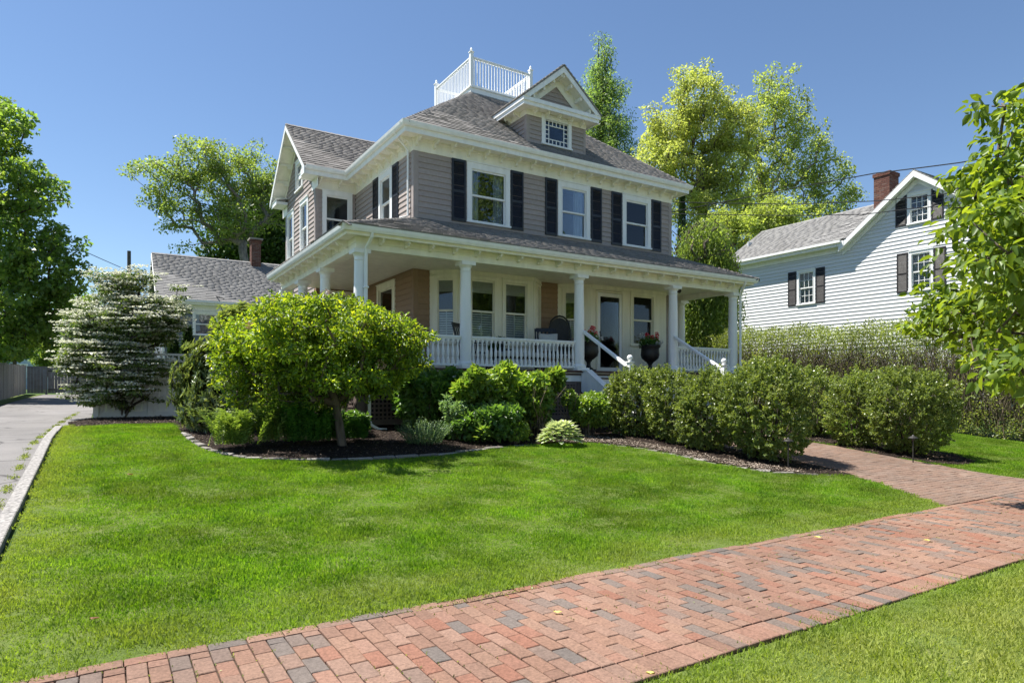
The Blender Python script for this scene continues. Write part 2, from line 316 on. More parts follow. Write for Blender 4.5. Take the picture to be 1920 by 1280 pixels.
def fastmesh(name, V, F, tint=None, smooth=False):
    me = bpy.data.meshes.new(name); V = np.ascontiguousarray(V, dtype=np.float32); F = np.ascontiguousarray(F, dtype=np.int32)
    nf, k = F.shape
    me.vertices.add(len(V)); me.vertices.foreach_set('co', V.ravel())
    me.loops.add(nf*k); me.loops.foreach_set('vertex_index', F.ravel())
    me.polygons.add(nf); me.polygons.foreach_set('loop_start', np.arange(0, nf*k, k, dtype=np.int32))
    if smooth: me.polygons.foreach_set('use_smooth', np.ones(nf, dtype=bool))
    me.update(calc_edges=True)
    if tint is not None:
        a = me.attributes.new('tint', 'FLOAT', 'POINT'); a.data.foreach_set('value', np.ascontiguousarray(tint, dtype=np.float32))
    return me
def unit(A): return A/np.maximum(np.linalg.norm(A, axis=1, keepdims=True), 1e-9)
def leafgeo(P, D, Nn, S, w=.55, fold=.12, shape='rhomb', droop=.0):
    n = len(P); D = unit(D); side = unit(np.cross(D, Nn)); up = np.cross(side, D); S = np.asarray(S)[:, None]
    if shape == 'rhomb':
        V = np.stack([P, P+D*S*.45+side*S*w*.5+up*S*fold, P+D*S-up*S*droop, P+D*S*.45-side*S*w*.5+up*S*fold], 1).reshape(-1, 3)
        F = np.arange(n*4).reshape(n, 4); return V, F, 4
    a = side*S*w*.5; dr = up*S*droop; fo = up*S*fold
    V = np.stack([P, P+D*S*.25+a*.85+fo, P+D*S*.62+a*.8+fo-dr*.4, P+D*S-dr, P+D*S*.62-a*.8+fo-dr*.4, P+D*S*.25-a*.85+fo], 1).reshape(-1, 3)
    b = np.arange(n)[:, None]*6
    F = np.concatenate([b+np.array([[0, 1, 2, 3]]), b+np.array([[0, 3, 4, 5]])], 0); return V, F, 6
def foliage(name, P, D, Nn, S, material, parent, w=.55, fold=.12, shape='rhomb', droop=0., tint=None, kind=None):
    V, F, k = leafgeo(P, D, Nn, S, w, fold, shape, droop)
    t = RNG.random(len(P)) if tint is None else tint
    o = link(name, fastmesh(name, V, F, np.repeat(t, k)), material, parent)
    return o
def scatter(centres, n_per, r, flat=.7, up=.9, outward=.6, droop=.2, origin=None):
    """leaves round clump centres: positions, directions, normals"""
    centres = np.asarray(centres, float); n = len(centres)*n_per
    c = np.repeat(centres, n_per, 0); r = np.repeat(np.broadcast_to(r, (len(centres),)), n_per)[:, None]
    o = unit(RNG.normal(size=(n, 3)))*np.cbrt(RNG.random((n, 1))); o[:, 2] *= flat
    P = c+o*r
    D = unit(RNG.normal(size=(n, 3)))*.8+o*outward; D[:, 2] -= droop
    if origin is not None: D += unit(P-np.asarray(origin))*.3
    Nn = RNG.normal(size=(n, 3))*.75; Nn[:, 2] += up
    return P, unit(D), Nn
def blob_points(blobs, n, shell=.55):
    """points inside a union of ellipsoids (centre, (rx, ry, rz)), thicker towards the outside"""
    vol = np.array([b[1][0]*b[1][1]*b[1][2] for b in blobs])**.75; vol /= vol.sum(); out = []
    for (c, r), k in zip(blobs, np.maximum(1, (vol*n).astype(int))):
        d = unit(RNG.normal(size=(k, 3))); q = (shell+(1-shell)*RNG.random((k, 1)))**(.8)
        wob = 1+.12*np.sin(d[:, :1]*5+d[:, 1:2]*7+c[0])+.1*np.cos(d[:, 2:3]*8+c[1])
        out.append(np.array(c)+d*q*wob*np.array(r))
    return np.concatenate(out)
def pxblobs(L):
    """survey of a crown: (px, py, half width px, half height px, distance)"""
    res = []
    for px, py, rx, ry, D in L:
        c = at(px, py, D); res.append((tuple(c), (rx*D/FPX, rx*D/FPX*.9, ry*D/FPX)))
    return res
def skeleton(trunk_pts, targets, twig=.012, power=.5, maxr=1., sides=5, bow=.12):
    """limbs grown from the trunk to every clump; radii follow the number of clumps carried"""
    nodes = [np.array(p, float) for p in trunk_pts]; par = [-1]+list(range(len(nodes)-1)); cnt = [0.]*len(nodes)
    base = nodes[0]; T = np.asarray(targets); ax = nodes[-1]
    plen = [0.]
    for i in range(1, len(nodes)): plen.append(plen[-1]+np.linalg.norm(nodes[i]-nodes[i-1]))
    order = np.argsort(np.linalg.norm(T-(base*.35+ax*.65), axis=1)); tips = []
    for i in order:
        t = T[i]; A = np.array(nodes); d = np.linalg.norm(A-t, axis=1)
        pen = np.maximum(0, A[:, 2]-t[2]-.15*d)*1.5
        j = int(np.argmin(d+.22*np.array(plen)+pen)); p = nodes[j]; L = d[j]
        k = 1 if L < .5 else 2 if L < 1.6 else 3
        last = j
        for q in range(1, k+1):
            f = q/k; pt = p+(t-p)*f
            if q < k: pt = pt+np.array([*(RNG.normal(size=2)*.06*L), bow*L*math.sin(math.pi*f)*.6+RNG.normal()*.03*L])
            nodes.append(pt); par.append(last); cnt.append(0.); plen.append(plen[last]+np.linalg.norm(pt-nodes[last])); last = len(nodes)-1
        tips.append(last)
    for t in tips:
        a = t
        while a >= 0: cnt[a] += 1; a = par[a]
    R = [min(maxr, twig*max(c, 1)**power) for c in cnt]
    Vs = []; Fs = []; b = 0
    ang = np.arange(sides)*2*math.pi/sides
    for i in range(1, len(nodes)):
        p, q = nodes[par[i]], nodes[i]; d = q-p; L = np.linalg.norm(d)
        if L < 1e-6: continue
        d /= L; a = np.cross(d, [0.3, .1, 1.]); a /= max(np.linalg.norm(a), 1e-6); c = np.cross(d, a)
        r0 = min(R[par[i]], R[i]*1.35) if par[i] >= len(trunk_pts) or i >= len(trunk_pts) else R[par[i]]
        ring = np.outer(np.cos(ang), a)+np.outer(np.sin(ang), c)
        Vs += [p-d*min(r0, .1)*.4+ring*r0, q+d*R[i]*.3+ring*R[i]]
        s_ = sides
        Fs += [(b+k, b+(k+1) % s_, b+s_+(k+1) % s_, b+s_+k) for k in range(s_)]; b += 2*s_
    return np.concatenate(Vs), np.array(Fs)
def tree(name, label, cat, base, trunk_top, blobs, clumps, per, clump_r, leaf, leafm, bark, trunk_r=.3, group=None, shell=.5, twig=.012, w=.55,
         flat=.7, up=.9, droop=.2, power=.5, shape='rhomb', bow=.12, crown_name='crown', outward=.6, drp=0.):
    base = Vector(base); r = empty(name, base, label, cat, group)
    T = blob_points(blobs, clumps, shell)
    tp = [base+(Vector(trunk_top)-base)*f+Vector((random.gauss(0, .04), random.gauss(0, .04), 0))*(0 < f < 1) for f in (0, .2, .4, .6, .8, 1)]
    V, F = skeleton(tp, T, twig, power, trunk_r, 6, bow)
    link('trunk', fastmesh('trunk', V, F, smooth=True), bark, r)
    P, D, Nn = scatter(T, per, clump_r, flat, up, outward, droop)
    S = leaf*((.45+.9*RNG.random(len(P))) if shape == 'leaf' else (.65+.6*RNG.random(len(P))))
    t = np.clip(np.repeat(RNG.random(len(T)), per)*.45+RNG.random(len(P))*.55, 0, 1)
    foliage(crown_name, P, D, Nn, S, leafm, r, w, .12, shape, drp, t)
    return r
# ------------------------------------------------------------------ ground, lawn, paving
def inpoly(X, Y, poly):
    c = np.zeros(X.shape, bool); n = len(poly)
    for i in range(n):
        x0, y0 = poly[i]; x1, y1 = poly[(i+1) % n]
        if y0 == y1: continue
        k = ((Y < y0) != (Y < y1)) & (X < (x1-x0)*(Y-y0)/(y1-y0)+x0); c ^= k
    return c
WALK_L = [(2.15, -9.08), (2.55, -8.5), (2.95, -7.8), (3.3, -7.0), (3.5, -6.0), (3.55, -5), (3.55, -2.35)]
WALK_R = [(5.85, -9.08), (5.9, -8), (6.0, -6.8), (6.15, -5.8), (6.3, -5), (6.3, -2.35)]
WALK = WALK_L+WALK_R[::-1]
BED_EDGE = [(-5.75, 3.3), (-5.72, 2.25), (-5.8, .4), (-5.72, -1.4), (-5.45, -2.5), (-4.9, -3.05), (-4.1, -3.38), (-3.3, -3.5), (-2.4, -3.48), (-1.7, -3.3), (-.7, -3.0), (.3, -2.98),
            (1.2, -3.2), (1.75, -4.0), (1.8, -4.9), (1.85, -5.7), (2.05, -6.5), (2.5, -6.95), (3.25, -7.25)]
MAINBED = BED_EDGE+[(3.5, -6.5), (3.55, -5), (3.55, -2.3), (3.4, 1), (-.3, 5), (-2.6, 6.6), (-5.6, 5.95)]
VIBBED = [(-7.62, 2.75), (-7.2, 2.95), (-6.6, 3.35), (-5.75, 3.3), (-5.6, 5.95), (-7.3, 5.95), (-7.72, 4.4)]
RIGHTBED = [(6.05, -7.25), (6.5, -7.45), (7.3, -7.3), (7.9, -6.6), (8.1, -5.4), (8.0, -2), (9.2, -.4), (9.2, .5), (6.35, .5), (6.35, -5), (6.15, -6)]
def sheet(name, poly, dz, m, step=.25, kind='structure', label=None):
    """a ground-following sheet inside a plan polygon, cut to it exactly"""
    import bmesh
    bm = bmesh.new(); vs = [bm.verts.new((x, y, 0)) for x, y in poly]; bm.faces.new(vs)
    xs = [p[0] for p in poly]; ys = [p[1] for p in poly]
    cuts = [GP[i][0]-9.08 for i in range(len(GP))]+list(np.arange(min(ys), max(ys), max(step, .5)))
    for y in cuts:
        bmesh.ops.bisect_plane(bm, geom=bm.verts[:]+bm.edges[:]+bm.faces[:], plane_co=(0, y, 0), plane_no=(0, 1, 0))
    for x in np.arange(min(xs), max(xs), max(step*4, 1.)):
        bmesh.ops.bisect_plane(bm, geom=bm.verts[:]+bm.edges[:]+bm.faces[:], plane_co=(x, 0, 0), plane_no=(1, 0, 0))
    for v in bm.verts: v.co.z = gz(v.co.x, v.co.y)+dz
    bmesh.ops.recalc_face_normals(bm, faces=bm.faces)
    me = bpy.data.meshes.new(name); bm.to_mesh(me); bm.free()
    if me.polygons and sum(p.normal.z for p in me.polygons) < 0: me.flip_normals()
    o = link(name, me, m); tag(o, kind=kind); return o
# far ground
def groundmat(name, cols, scale=1.5, bump=.4, fine=40):
    m, nt, p = mat(name); L = nt.links.new
    geo = nt.nodes.new('ShaderNodeNewGeometry')
    n1 = N(nt, 'ShaderNodeTexNoise'); n1.inputs['Scale'].default_value = scale; n1.inputs['Detail'].default_value = 5; L(geo.outputs['Position'], n1.inputs['Vector'])
    n2 = N(nt, 'ShaderNodeTexNoise'); n2.inputs['Scale'].default_value = fine; n2.inputs['Detail'].default_value = 6; L(geo.outputs['Position'], n2.inputs['Vector'])
    mx = N(nt, 'ShaderNodeMath', operation='MULTIPLY_ADD'); mx.inputs[1].default_value = .5; L(n1.outputs['Fac'], mx.inputs[0])
    m2 = N(nt, 'ShaderNodeMath', operation='MULTIPLY'); m2.inputs[1].default_value = .5; L(n2.outputs['Fac'], m2.inputs[0]); L(m2.outputs[0], mx.inputs[2])
    r = ramp(nt, cols); L(mx.outputs[0], r.inputs[0]); L(r.outputs[0], p.inputs['Base Color']); p.inputs['Roughness'].default_value = .95; p.inputs['Specular IOR Level'].default_value = .15
    b = nt.nodes.new('ShaderNodeBump'); b.inputs['Strength'].default_value = bump; b.inputs['Distance'].default_value = .03
    L(n2.outputs['Fac'], b.inputs['Height']); L(b.outputs[0], p.inputs['Normal']); return m
M['ground'] = groundmat('far_grass_ground', [(.3, (.03, .055, .015)), (.5, (.05, .09, .02)), (.7, (.08, .12, .03))])
M['turf'] = groundmat('lawn_turf', [(.3, (.06, .09, .02)), (.5, (.1, .14, .03)), (.7, (.16, .16, .06))], 1.2, .5, 60)
M['mulch'] = groundmat('dark_bark_mulch', [(.3, (.01, .007, .006)), (.5, (.022, .015, .012)), (.7, (.05, .036, .028))], 4, 1., 70)
M['gravelly'] = groundmat('pale_chipped_mulch', [(.3, (.07, .055, .045)), (.5, (.16, .13, .11)), (.7, (.26, .22, .19))], 6, 1., 60)
xs = [-600, -60, -25, -11, -9, 0, 9, 25, 60, 600]; ys = sorted(set([a[0]-9.08 for a in GP]+[-60, -20, 60, 150]))
V = [(x, y, gz(0, y)-.03) for y in ys for x in xs]; nx = len(xs)
F = [(j*nx+i, j*nx+i+1, (j+1)*nx+i+1, (j+1)*nx+i) for j in range(len(ys)-1) for i in range(nx-1)]
me = bpy.data.meshes.new('ground'); me.from_pydata(V, [], F); me.update(); tag(link('ground', me, M['ground']), kind='structure')

# driveway
def asphalt():
    m, nt, p = mat('worn_asphalt'); L = nt.links.new
    geo = nt.nodes.new('ShaderNodeNewGeometry')
    n1 = N(nt, 'ShaderNodeTexNoise'); n1.inputs['Scale'].default_value = .7; n1.inputs['Detail'].default_value = 4; L(geo.outputs['Position'], n1.inputs['Vector'])
    n2 = N(nt, 'ShaderNodeTexNoise'); n2.inputs['Scale'].default_value = 130; n2.inputs['Detail'].default_value = 3; L(geo.outputs['Position'], n2.inputs['Vector'])
    a = N(nt, 'ShaderNodeMath', operation='MULTIPLY_ADD'); a.inputs[1].default_value = .55; L(n2.outputs['Fac'], a.inputs[0])
    b_ = N(nt, 'ShaderNodeMath', operation='MULTIPLY'); b_.inputs[1].default_value = .45; L(n1.outputs['Fac'], b_.inputs[0]); L(b_.outputs[0], a.inputs[2])
    r = ramp(nt, [(.32, (.1, .094, .09)), (.5, (.165, .156, .15)), (.66, (.24, .225, .215))]); L(a.outputs[0], r.inputs[0])
    # cracks
    mp = nt.nodes.new('ShaderNodeMapping'); mp.inputs['Scale'].default_value = (.25, .45, 1); L(geo.outputs['Position'], mp.inputs[0])
    n3 = N(nt, 'ShaderNodeTexNoise'); n3.inputs['Scale'].default_value = 3; L(mp.outputs[0], n3.inputs['Vector'])
    va = nt.nodes.new('ShaderNodeVectorMath'); va.operation = 'MULTIPLY_ADD'; va.inputs[1].default_value = (.25, .25, .25); L(n3.outputs['Color'], va.inputs[0]); L(mp.outputs[0], va.inputs[2])
    vo = N(nt, 'ShaderNodeTexVoronoi', feature='DISTANCE_TO_EDGE'); vo.inputs['Scale'].default_value = 1.3; L(va.outputs[0], vo.inputs['Vector'])
    mr = N(nt, 'ShaderNodeMapRange'); mr.inputs['From Min'].default_value = 0; mr.inputs['From Max'].default_value = .012; mr.inputs['To Min'].default_value = .3; mr.inputs['To Max'].default_value = 1; L(vo.outputs['Distance'], mr.inputs['Value'])
    mx = N(nt, 'ShaderNodeMix', data_type='RGBA', blend_type='MULTIPLY'); mx.inputs[0].default_value = 1; L(r.outputs[0], mx.inputs[6]); L(mr.outputs[0], mx.inputs[7])
    L(mx.outputs[2], p.inputs['Base Color']); p.inputs['Roughness'].default_value = .93
    b = nt.nodes.new('ShaderNodeBump'); b.inputs['Strength'].default_value = .5; b.inputs['Distance'].default_value = .008; L(n2.outputs['Fac'], b.inputs['Height']); L(b.outputs[0], p.inputs['Normal'])
    return m
M['asphalt'] = asphalt()
sheet('driveway', [(-7.86, -9.1), (-7.8, 2.6), (-7.62, 4.2), (-7.3, 6), (-7.3, 28.6), (-10.2, 28.6), (-10.15, 10), (-10.6, -9.1)], -.015, M['asphalt'])
kerb = empty('driveway_kerb', (-7.8, -9, 0)); tag(kerb, kind='structure')
y = -9.0; k = 0
while y < 2.6:
    L_ = random.uniform(1.5, 2.2); y1 = min(y+L_, 2.75)
    mb = MB(); dx = random.uniform(-.008, .008); ang = .003
    vs = []
    for yy in (y, y1-.012):
        zz = gz(0, yy)
        vs.append((yy, zz))
    (ya, za), (yb, zb) = vs; x0, x1 = -7.875+dx, -7.745+dx
    mb.add([(x0, ya, za-.1), (x1, ya, za-.1), (x1, yb, zb-.1), (x0, yb, zb-.1), (x0, ya, za+.042), (x1, ya, za+.05), (x1, yb, zb+.05), (x0, yb, zb+.042)],
           [(0, 3, 2, 1), (4, 5, 6, 7), (0, 1, 5, 4), (1, 2, 6, 5), (2, 3, 7, 6), (3, 0, 4, 7)])
    put('kerb_stone', mb, M['granite'], kerb, bevel=.008); y = y1

# pavement of bricks along the street
sheet('pavement_base', [(-12, -10.8), (24, -10.8), (24, -9.06), (-12, -9.06)], -.012, M['joint'])
pav = empty('brick_pavement', (0, -9.9, 0)); tag(pav, kind='structure')
specs = []   # x0, x1, y0, y1
x = -12.; pit = .1035; i = 0
while x < 24:
    # soldiers of the street edge
    specs.append((x, x+pit-.006, -10.775, -10.565))
    off = (.107 if i % 2 else 0)+random.uniform(-.006, .006); yy = -10.555
    first = .107 if i % 2 else .213
    while yy < -9.2:
        L_ = first if yy < -10.55 else .213; y1 = min(yy+L_, -9.19)
        if y1-yy > .03: specs.append((x+random.uniform(-.002, .0015), x+pit-.0065, yy, y1-.0065))
        yy = y1
    x += pit; i += 1
x = -12.
while x < 24:
    specs.append((x, x+.205, -9.185, -9.085)); x += .211
def size_px(x, y, z=0):
    dx, dy = x-CX, y-CY; D = CS*dx+CC*dy; X = CC*dx-CS*dy
    if D < .8 or abs(X/D) > .86: return 0
    return 1/D/D*(1+ (EYE-z)/D)
def in_frame(x, y, z):
    dx, dy = x-CX, y-CY; D = CS*dx+CC*dy; X = CC*dx-CS*dy
    if D < .5: return False
    return abs(X/D) < .8 and -.46 < (z-EYE)/D < .61
def lay_bricks(specs, parent, m, name, hz, proto=(.1, .2), n_single=295, tilt=.006):
    order = sorted(range(len(specs)), key=lambda i: -size_px((specs[i][0]+specs[i][1])/2, (specs[i][2]+specs[i][3])/2) if in_frame((specs[i][0]+specs[i][1])/2, (specs[i][2]+specs[i][3])/2, 0) else 1)
    single = set(order[:n_single]); rest = MB()
    mb = MB(); mb.chamfer(-.5, .5, -.5, .5, -.05, 0, .02); 
    base = MB(); base.chamfer(-.5, .5, -.5, .5, -.05, 0, .001)
    me = None
    for i, (x0, x1, y0, y1) in enumerate(specs):
        cx, cy = (x0+x1)/2, (y0+y1)/2; z = hz(cx, cy)+random.gauss(0, .0016)
        slope = (hz(cx, cy+.1)-hz(cx, cy-.1))/.2
        R = Matrix.Translation((cx, cy, z)) @ Matrix.Rotation(math.atan(slope)+random.gauss(0, tilt), 4, 'X') @ Matrix.Rotation(random.gauss(0, tilt*1.6), 4, 'Y') @ Matrix.Rotation(random.gauss(0, .008), 4, 'Z')
        w_, l_ = x1-x0, y1-y0
        if i in single:
            if me is None:
                # the shared unit brick: real chamfers sized for the common brick
                b = MB(); b.v = []; cw, cl = .004/.1, .004/.2
                vs = [(-.5, -.5, -.05), (.5, -.5, -.05), (.5, .5, -.05), (-.5, .5, -.05), (-.5, -.5, -.004), (.5, -.5, -.004), (.5, .5, -.004), (-.5, .5, -.004),
                      (-.5+cw, -.5+cl, 0), (.5-cw, -.5+cl, 0), (.5-cw, .5-cl, 0), (-.5+cw, .5-cl, 0)]
                b.add(vs, [(0, 1, 5, 4), (1, 2, 6, 5), (2, 3, 7, 6), (3, 0, 4, 7), (4, 5, 9, 8), (5, 6, 10, 9), (6, 7, 11, 10), (7, 4, 8, 11), (8, 9, 10, 11)])
                me = b.mesh('brick'); me.materials.append(m)
            link('brick', me, None, parent, R @ Matrix.Diagonal((w_, l_, 1, 1)))
        else:
            rest.chamfer(-w_/2, w_/2, -l_/2, l_/2, -.05, 0, .004, random.random()+.001, R)
    o = put('bricks', rest, m, parent); tag(o, kind='stuff')
lay_bricks(specs, pav, M['brick'], 'brick', lambda x, y: 0.004+.005*math.sin(x*1.7+y*2.1)+.004*math.sin(x*4.1-y*3.3), tilt=.009)
# front walk
sheet('walk_base', WALK, -.01, M['joint'])
wk = empty('front_walk', (4.8, -5, .3)); tag(wk, kind='structure')
def lerp_edge(E, y):
    return float(np.interp(y, [p[1] for p in E], [p[0] for p in E]))
specs = []; y = -9.075; row = 0
while y < -2.4:
    xl, xr = lerp_edge(WALK_L, y+.05), lerp_edge(WALK_R, y+.05); x = xl-(.1 if row % 2 else 0)
    while x < xr:
        a, b = max(x, xl), min(x+.206, xr)
        if b-a > .03: specs.append((a, b-.004, y, y+.099))
        x += .21
    y += .1035; row += 1
lay_bricks(specs, wk, M['walkbrick'], 'brick', lambda x, y: gz(x, y)+.006)

# lawn: turf cells and the grass that grows on them
step = .1
gx, gy = np.meshgrid(np.arange(-12, 20, step)+step/2, np.arange(-15, 3.6, step)+step/2)
wl = np.interp(gy, [p[1] for p in WALK_L], [p[0] for p in WALK_L]); wr = np.interp(gy, [p[1] for p in WALK_R], [p[0] for p in WALK_R])
onlawn = (gx > -7.73) & (gy > -9.08) & (gy < 3.4) & ((gx < wl) | (gx > wr)) & (gx < 12.3)
for pl in (MAINBED, VIBBED, RIGHTBED): onlawn &= ~inpoly(gx, gy, pl)
onlawn &= ~((gx > -3.6) & (gy > -.9)) | (gx > 9.6)
onlawn |= (gy < -10.72) & (gy > -14.6)
strip = (gx < -10.05) & (gx > -10.6) & (gy > -9)
onlawn |= strip
sel = np.argwhere(onlawn)
def cells(name, sel, dz):
    jx = gx[sel[:, 0], sel[:, 1]]; jy = gy[sel[:, 0], sel[:, 1]]; h = step/2
    V = np.stack([np.stack([jx+a*h, jy+b*h, gzn(jy+b*h)+dz], 1) for a, b in ((-1, -1), (1, -1), (1, 1), (-1, 1))], 1).reshape(-1, 3)
    return fastmesh(name, V, np.arange(len(V)).reshape(-1, 4)), jx, jy
me, jx, jy = cells('lawn', sel, 0.0); tag(link('lawn', me, M['turf']), kind='structure')
# left grass strip beside the board fence, further back
sheet('fence_verge', [(-10.6, 3.4), (-10.1, 3.4), (-9.95, 20), (-9.7, 28.6), (-10.6, 28.6)], .0, M['turf'])

# fallen-in colour: dry along the paving, greener inside
def grassmat():
    m, nt, p = mat('lawn_grass_blade'); L = nt.links.new
    oi = nt.nodes.new('ShaderNodeObjectInfo'); at_ = N(nt, 'ShaderNodeAttribute', attribute_name='tint')
    a = N(nt, 'ShaderNodeMath', operation='MULTIPLY_ADD'); a.inputs[1].default_value = .5; L(oi.outputs['Random'], a.inputs[0])
    b = N(nt, 'ShaderNodeMath', operation='MULTIPLY'); b.inputs[1].default_value = .5; L(at_.outputs['Fac'], b.inputs[0]); L(b.outputs[0], a.inputs[2])
    r = ramp(nt, [(.05, (.062, .145, .014)), (.45, (.135, .26, .018)), (.8, (.215, .34, .026)), (1, (.4, .45, .1))]); L(a.outputs[0], r.inputs[0])
    geo = nt.nodes.new('ShaderNodeNewGeometry'); sx = nt.nodes.new('ShaderNodeSeparateXYZ'); L(geo.outputs['Position'], sx.inputs[0])
    def noise(s, lo, hi, tlo, thi):
        n = N(nt, 'ShaderNodeTexNoise'); n.inputs['Scale'].default_value = s; n.inputs['Detail'].default_value = 3; L(geo.outputs['Position'], n.inputs['Vector'])
        q = N(nt, 'ShaderNodeMapRange'); q.inputs['From Min'].default_value = lo; q.inputs['From Max'].default_value = hi; q.inputs['To Min'].default_value = tlo; q.inputs['To Max'].default_value = thi
        L(n.outputs['Fac'], q.inputs['Value']); return q.outputs[0]
    patch = noise(1.1, .32, .68, .62, 1.34)
    mx0 = N(nt, 'ShaderNodeMix', data_type='RGBA', blend_type='MULTIPLY'); mx0.inputs[0].default_value = 1; L(r.outputs[0], mx0.inputs[6]); L(patch, mx0.inputs[7])
    cl = noise(3.3, .56, .66, 0, .45); mx = N(nt, 'ShaderNodeMix', data_type='RGBA'); L(cl, mx.inputs[0]); L(mx0.outputs[2], mx.inputs[6]); mx.inputs[7].default_value = (.09, .19, .035, 1)
    # dryness near the paving edges
    e1 = N(nt, 'ShaderNodeMapRange'); e1.inputs['From Min'].default_value = -8.35; e1.inputs['From Max'].default_value = -9.05; e1.inputs['To Min'].default_value = 0; e1.inputs['To Max'].default_value = .75; L(sx.outputs[1], e1.inputs['Value'])
    e2 = N(nt, 'ShaderNodeMapRange'); e2.inputs['From Min'].default_value = -11.3; e2.inputs['From Max'].default_value = -10.8; e2.inputs['To Min'].default_value = 1; e2.inputs['To Max'].default_value = .35; L(sx.outputs[1], e2.inputs['Value'])
    e3 = N(nt, 'ShaderNodeMapRange'); e3.inputs['From Min'].default_value = -7.1; e3.inputs['From Max'].default_value = -7.65; e3.inputs['To Min'].default_value = 0; e3.inputs['To Max'].default_value = .55; L(sx.outputs[0], e3.inputs['Value'])
    gt = N(nt, 'ShaderNodeMath', operation='MINIMUM'); L(e1.outputs[0], gt.inputs[0]); L(e2.outputs[0], gt.inputs[1])
    mxm = N(nt, 'ShaderNodeMath', operation='MAXIMUM'); L(gt.outputs[0], mxm.inputs[0]); L(e3.outputs[0], mxm.inputs[1])
    dn = noise(2.6, .38, .62, .0, 1.0)
    dr = N(nt, 'ShaderNodeMath', operation='MULTIPLY_ADD'); L(mxm.outputs[0], dr.inputs[0]); dr.inputs[1].default_value = .9
    d2 = N(nt, 'ShaderNodeMath', operation='MULTIPLY'); L(dn, d2.inputs[0]); d2.inputs[1].default_value = .2; L(d2.outputs[0], dr.inputs[2]); dr.use_clamp = True
    m3 = N(nt, 'ShaderNodeMix', data_type='RGBA'); L(dr.outputs[0], m3.inputs[0]); L(mx.outputs[2], m3.inputs[6]); m3.inputs[7].default_value = (.36, .38, .11, 1)
    L(m3.outputs[2], p.inputs['Base Color']); p.inputs['Roughness'].default_value = .6; p.inputs['Specular IOR Level'].default_value = .12
    t = nt.nodes.new('ShaderNodeBsdfTranslucent'); m4 = N(nt, 'ShaderNodeMix', data_type='RGBA', blend_type='MULTIPLY'); m4.inputs[0].default_value = 1
    L(m3.outputs[2], m4.inputs[6]); m4.inputs[7].default_value = (1.6, 1.7, .6, 1); L(m4.outputs[2], t.inputs[0])
    ms = nt.nodes.new('ShaderNodeMixShader'); ms.inputs[0].default_value = .4; L(p.outputs[0], ms.inputs[1]); L(t.outputs[0], ms.inputs[2]); L(ms.outputs[0], nt.nodes['Material Output'].inputs[0])
    return m
M['grass'] = grassmat()
tufts = bpy.data.collections.new('grass_tufts')
for q in range(5):
    n = 18; a = RNG.random(n)*6.283; rr = np.sqrt(RNG.random(n))*.05
    P = np.stack([np.cos(a)*rr, np.sin(a)*rr, np.full(n, -.004)], 1)
    lean = RNG.normal(size=(n, 2))*.6; D = np.stack([lean[:, 0], lean[:, 1], np.ones(n)], 1)
    S = .015+.021*RNG.random(n); Nn = RNG.normal(size=(n, 3)); Nn[:, 2] = 0
    V, F, k = leafgeo(P, D, Nn, S, .2, .05, 'rhomb', .2)
    me = fastmesh('grass_tuft', V, F, np.repeat(RNG.random(n), 4)); me.materials.append(M['grass'])
    o = bpy.data.objects.new('grass_tuft', me); tufts.objects.link(o)
me, jx, jy = cells('grass', sel, .001)
dd = (jx-CX)*CS+(jy-CY)*CC; XX = (jx-CX)*CC-(jy-CY)*CS
vis = (dd > .6) & (np.abs(XX) < dd*.82+.5)
bare = np.sin(jx*1.9+3*np.sin(jy*1.3))*np.cos(jy*2.3+jx*.7)
dens = np.where(vis, np.where(dd < 6.5, 760, np.where(dd < 10, 620, 480)), 0)*np.where(bare > .86, .45, 1)
dens = dens*np.where((jy < -8.9) & (jy > -9.1), .8, 1)*np.where((jy < -10.7) & (jy > -10.8), .3, 1)
a = me.attributes.new('dens', 'FLOAT', 'FACE'); a.data.foreach_set('value', dens.astype(np.float32))
go = link('grass', me, M['grass']); tag(go, 'short mown green grass covering the front lawn and verge', 'grass', kind='stuff')
ng = bpy.data.node_groups.new('grass_scatter', 'GeometryNodeTree')
ng.interface.new_socket('Geometry', in_out='INPUT', socket_type='NodeSocketGeometry'); ng.interface.new_socket('Geometry', in_out='OUTPUT', socket_type='NodeSocketGeometry')
nn = ng.nodes.new; gi = nn('NodeGroupInput'); gout = nn('NodeGroupOutput'); dp = nn('GeometryNodeDistributePointsOnFaces'); ip = nn('GeometryNodeInstanceOnPoints'); ci = nn('GeometryNodeCollectionInfo')
na = nn('GeometryNodeInputNamedAttribute'); na.data_type = 'FLOAT'; na.inputs['Name'].default_value = 'dens'
ci.inputs['Collection'].default_value = tufts; ci.inputs['Separate Children'].default_value = True; ci.inputs['Reset Children'].default_value = True
ip.inputs['Pick Instance'].default_value = True
rv = nn('FunctionNodeRandomValue'); rv.data_type = 'FLOAT_VECTOR'; rv.inputs[0].default_value = (-.12, -.12, 0); rv.inputs[1].default_value = (.12, .12, 6.283)
rs = nn('FunctionNodeRandomValue'); rs.data_type = 'FLOAT'; rs.inputs[2].default_value = .65; rs.inputs[3].default_value = 1.3; rs.inputs['Seed'].default_value = 4
lk = ng.links.new
gn_ = nn('ShaderNodeTexNoise'); gn_.inputs['Scale'].default_value = 1.7; gn_.inputs['Detail'].default_value = 3; gp_ = nn('GeometryNodeInputPosition'); lk(gp_.outputs[0], gn_.inputs['Vector'])
mr_ = nn('ShaderNodeMapRange'); mr_.inputs['From Min'].default_value = .3; mr_.inputs['From Max'].default_value = .7; mr_.inputs['To Min'].default_value = .6; mr_.inputs['To Max'].default_value = 1.6; lk(gn_.outputs['Fac'], mr_.inputs['Value'])
vm = nn('ShaderNodeMath'); vm.operation = 'MULTIPLY'; lk(mr_.outputs[0], vm.inputs[1]); lk(vm.outputs[0], ip.inputs['Scale'])
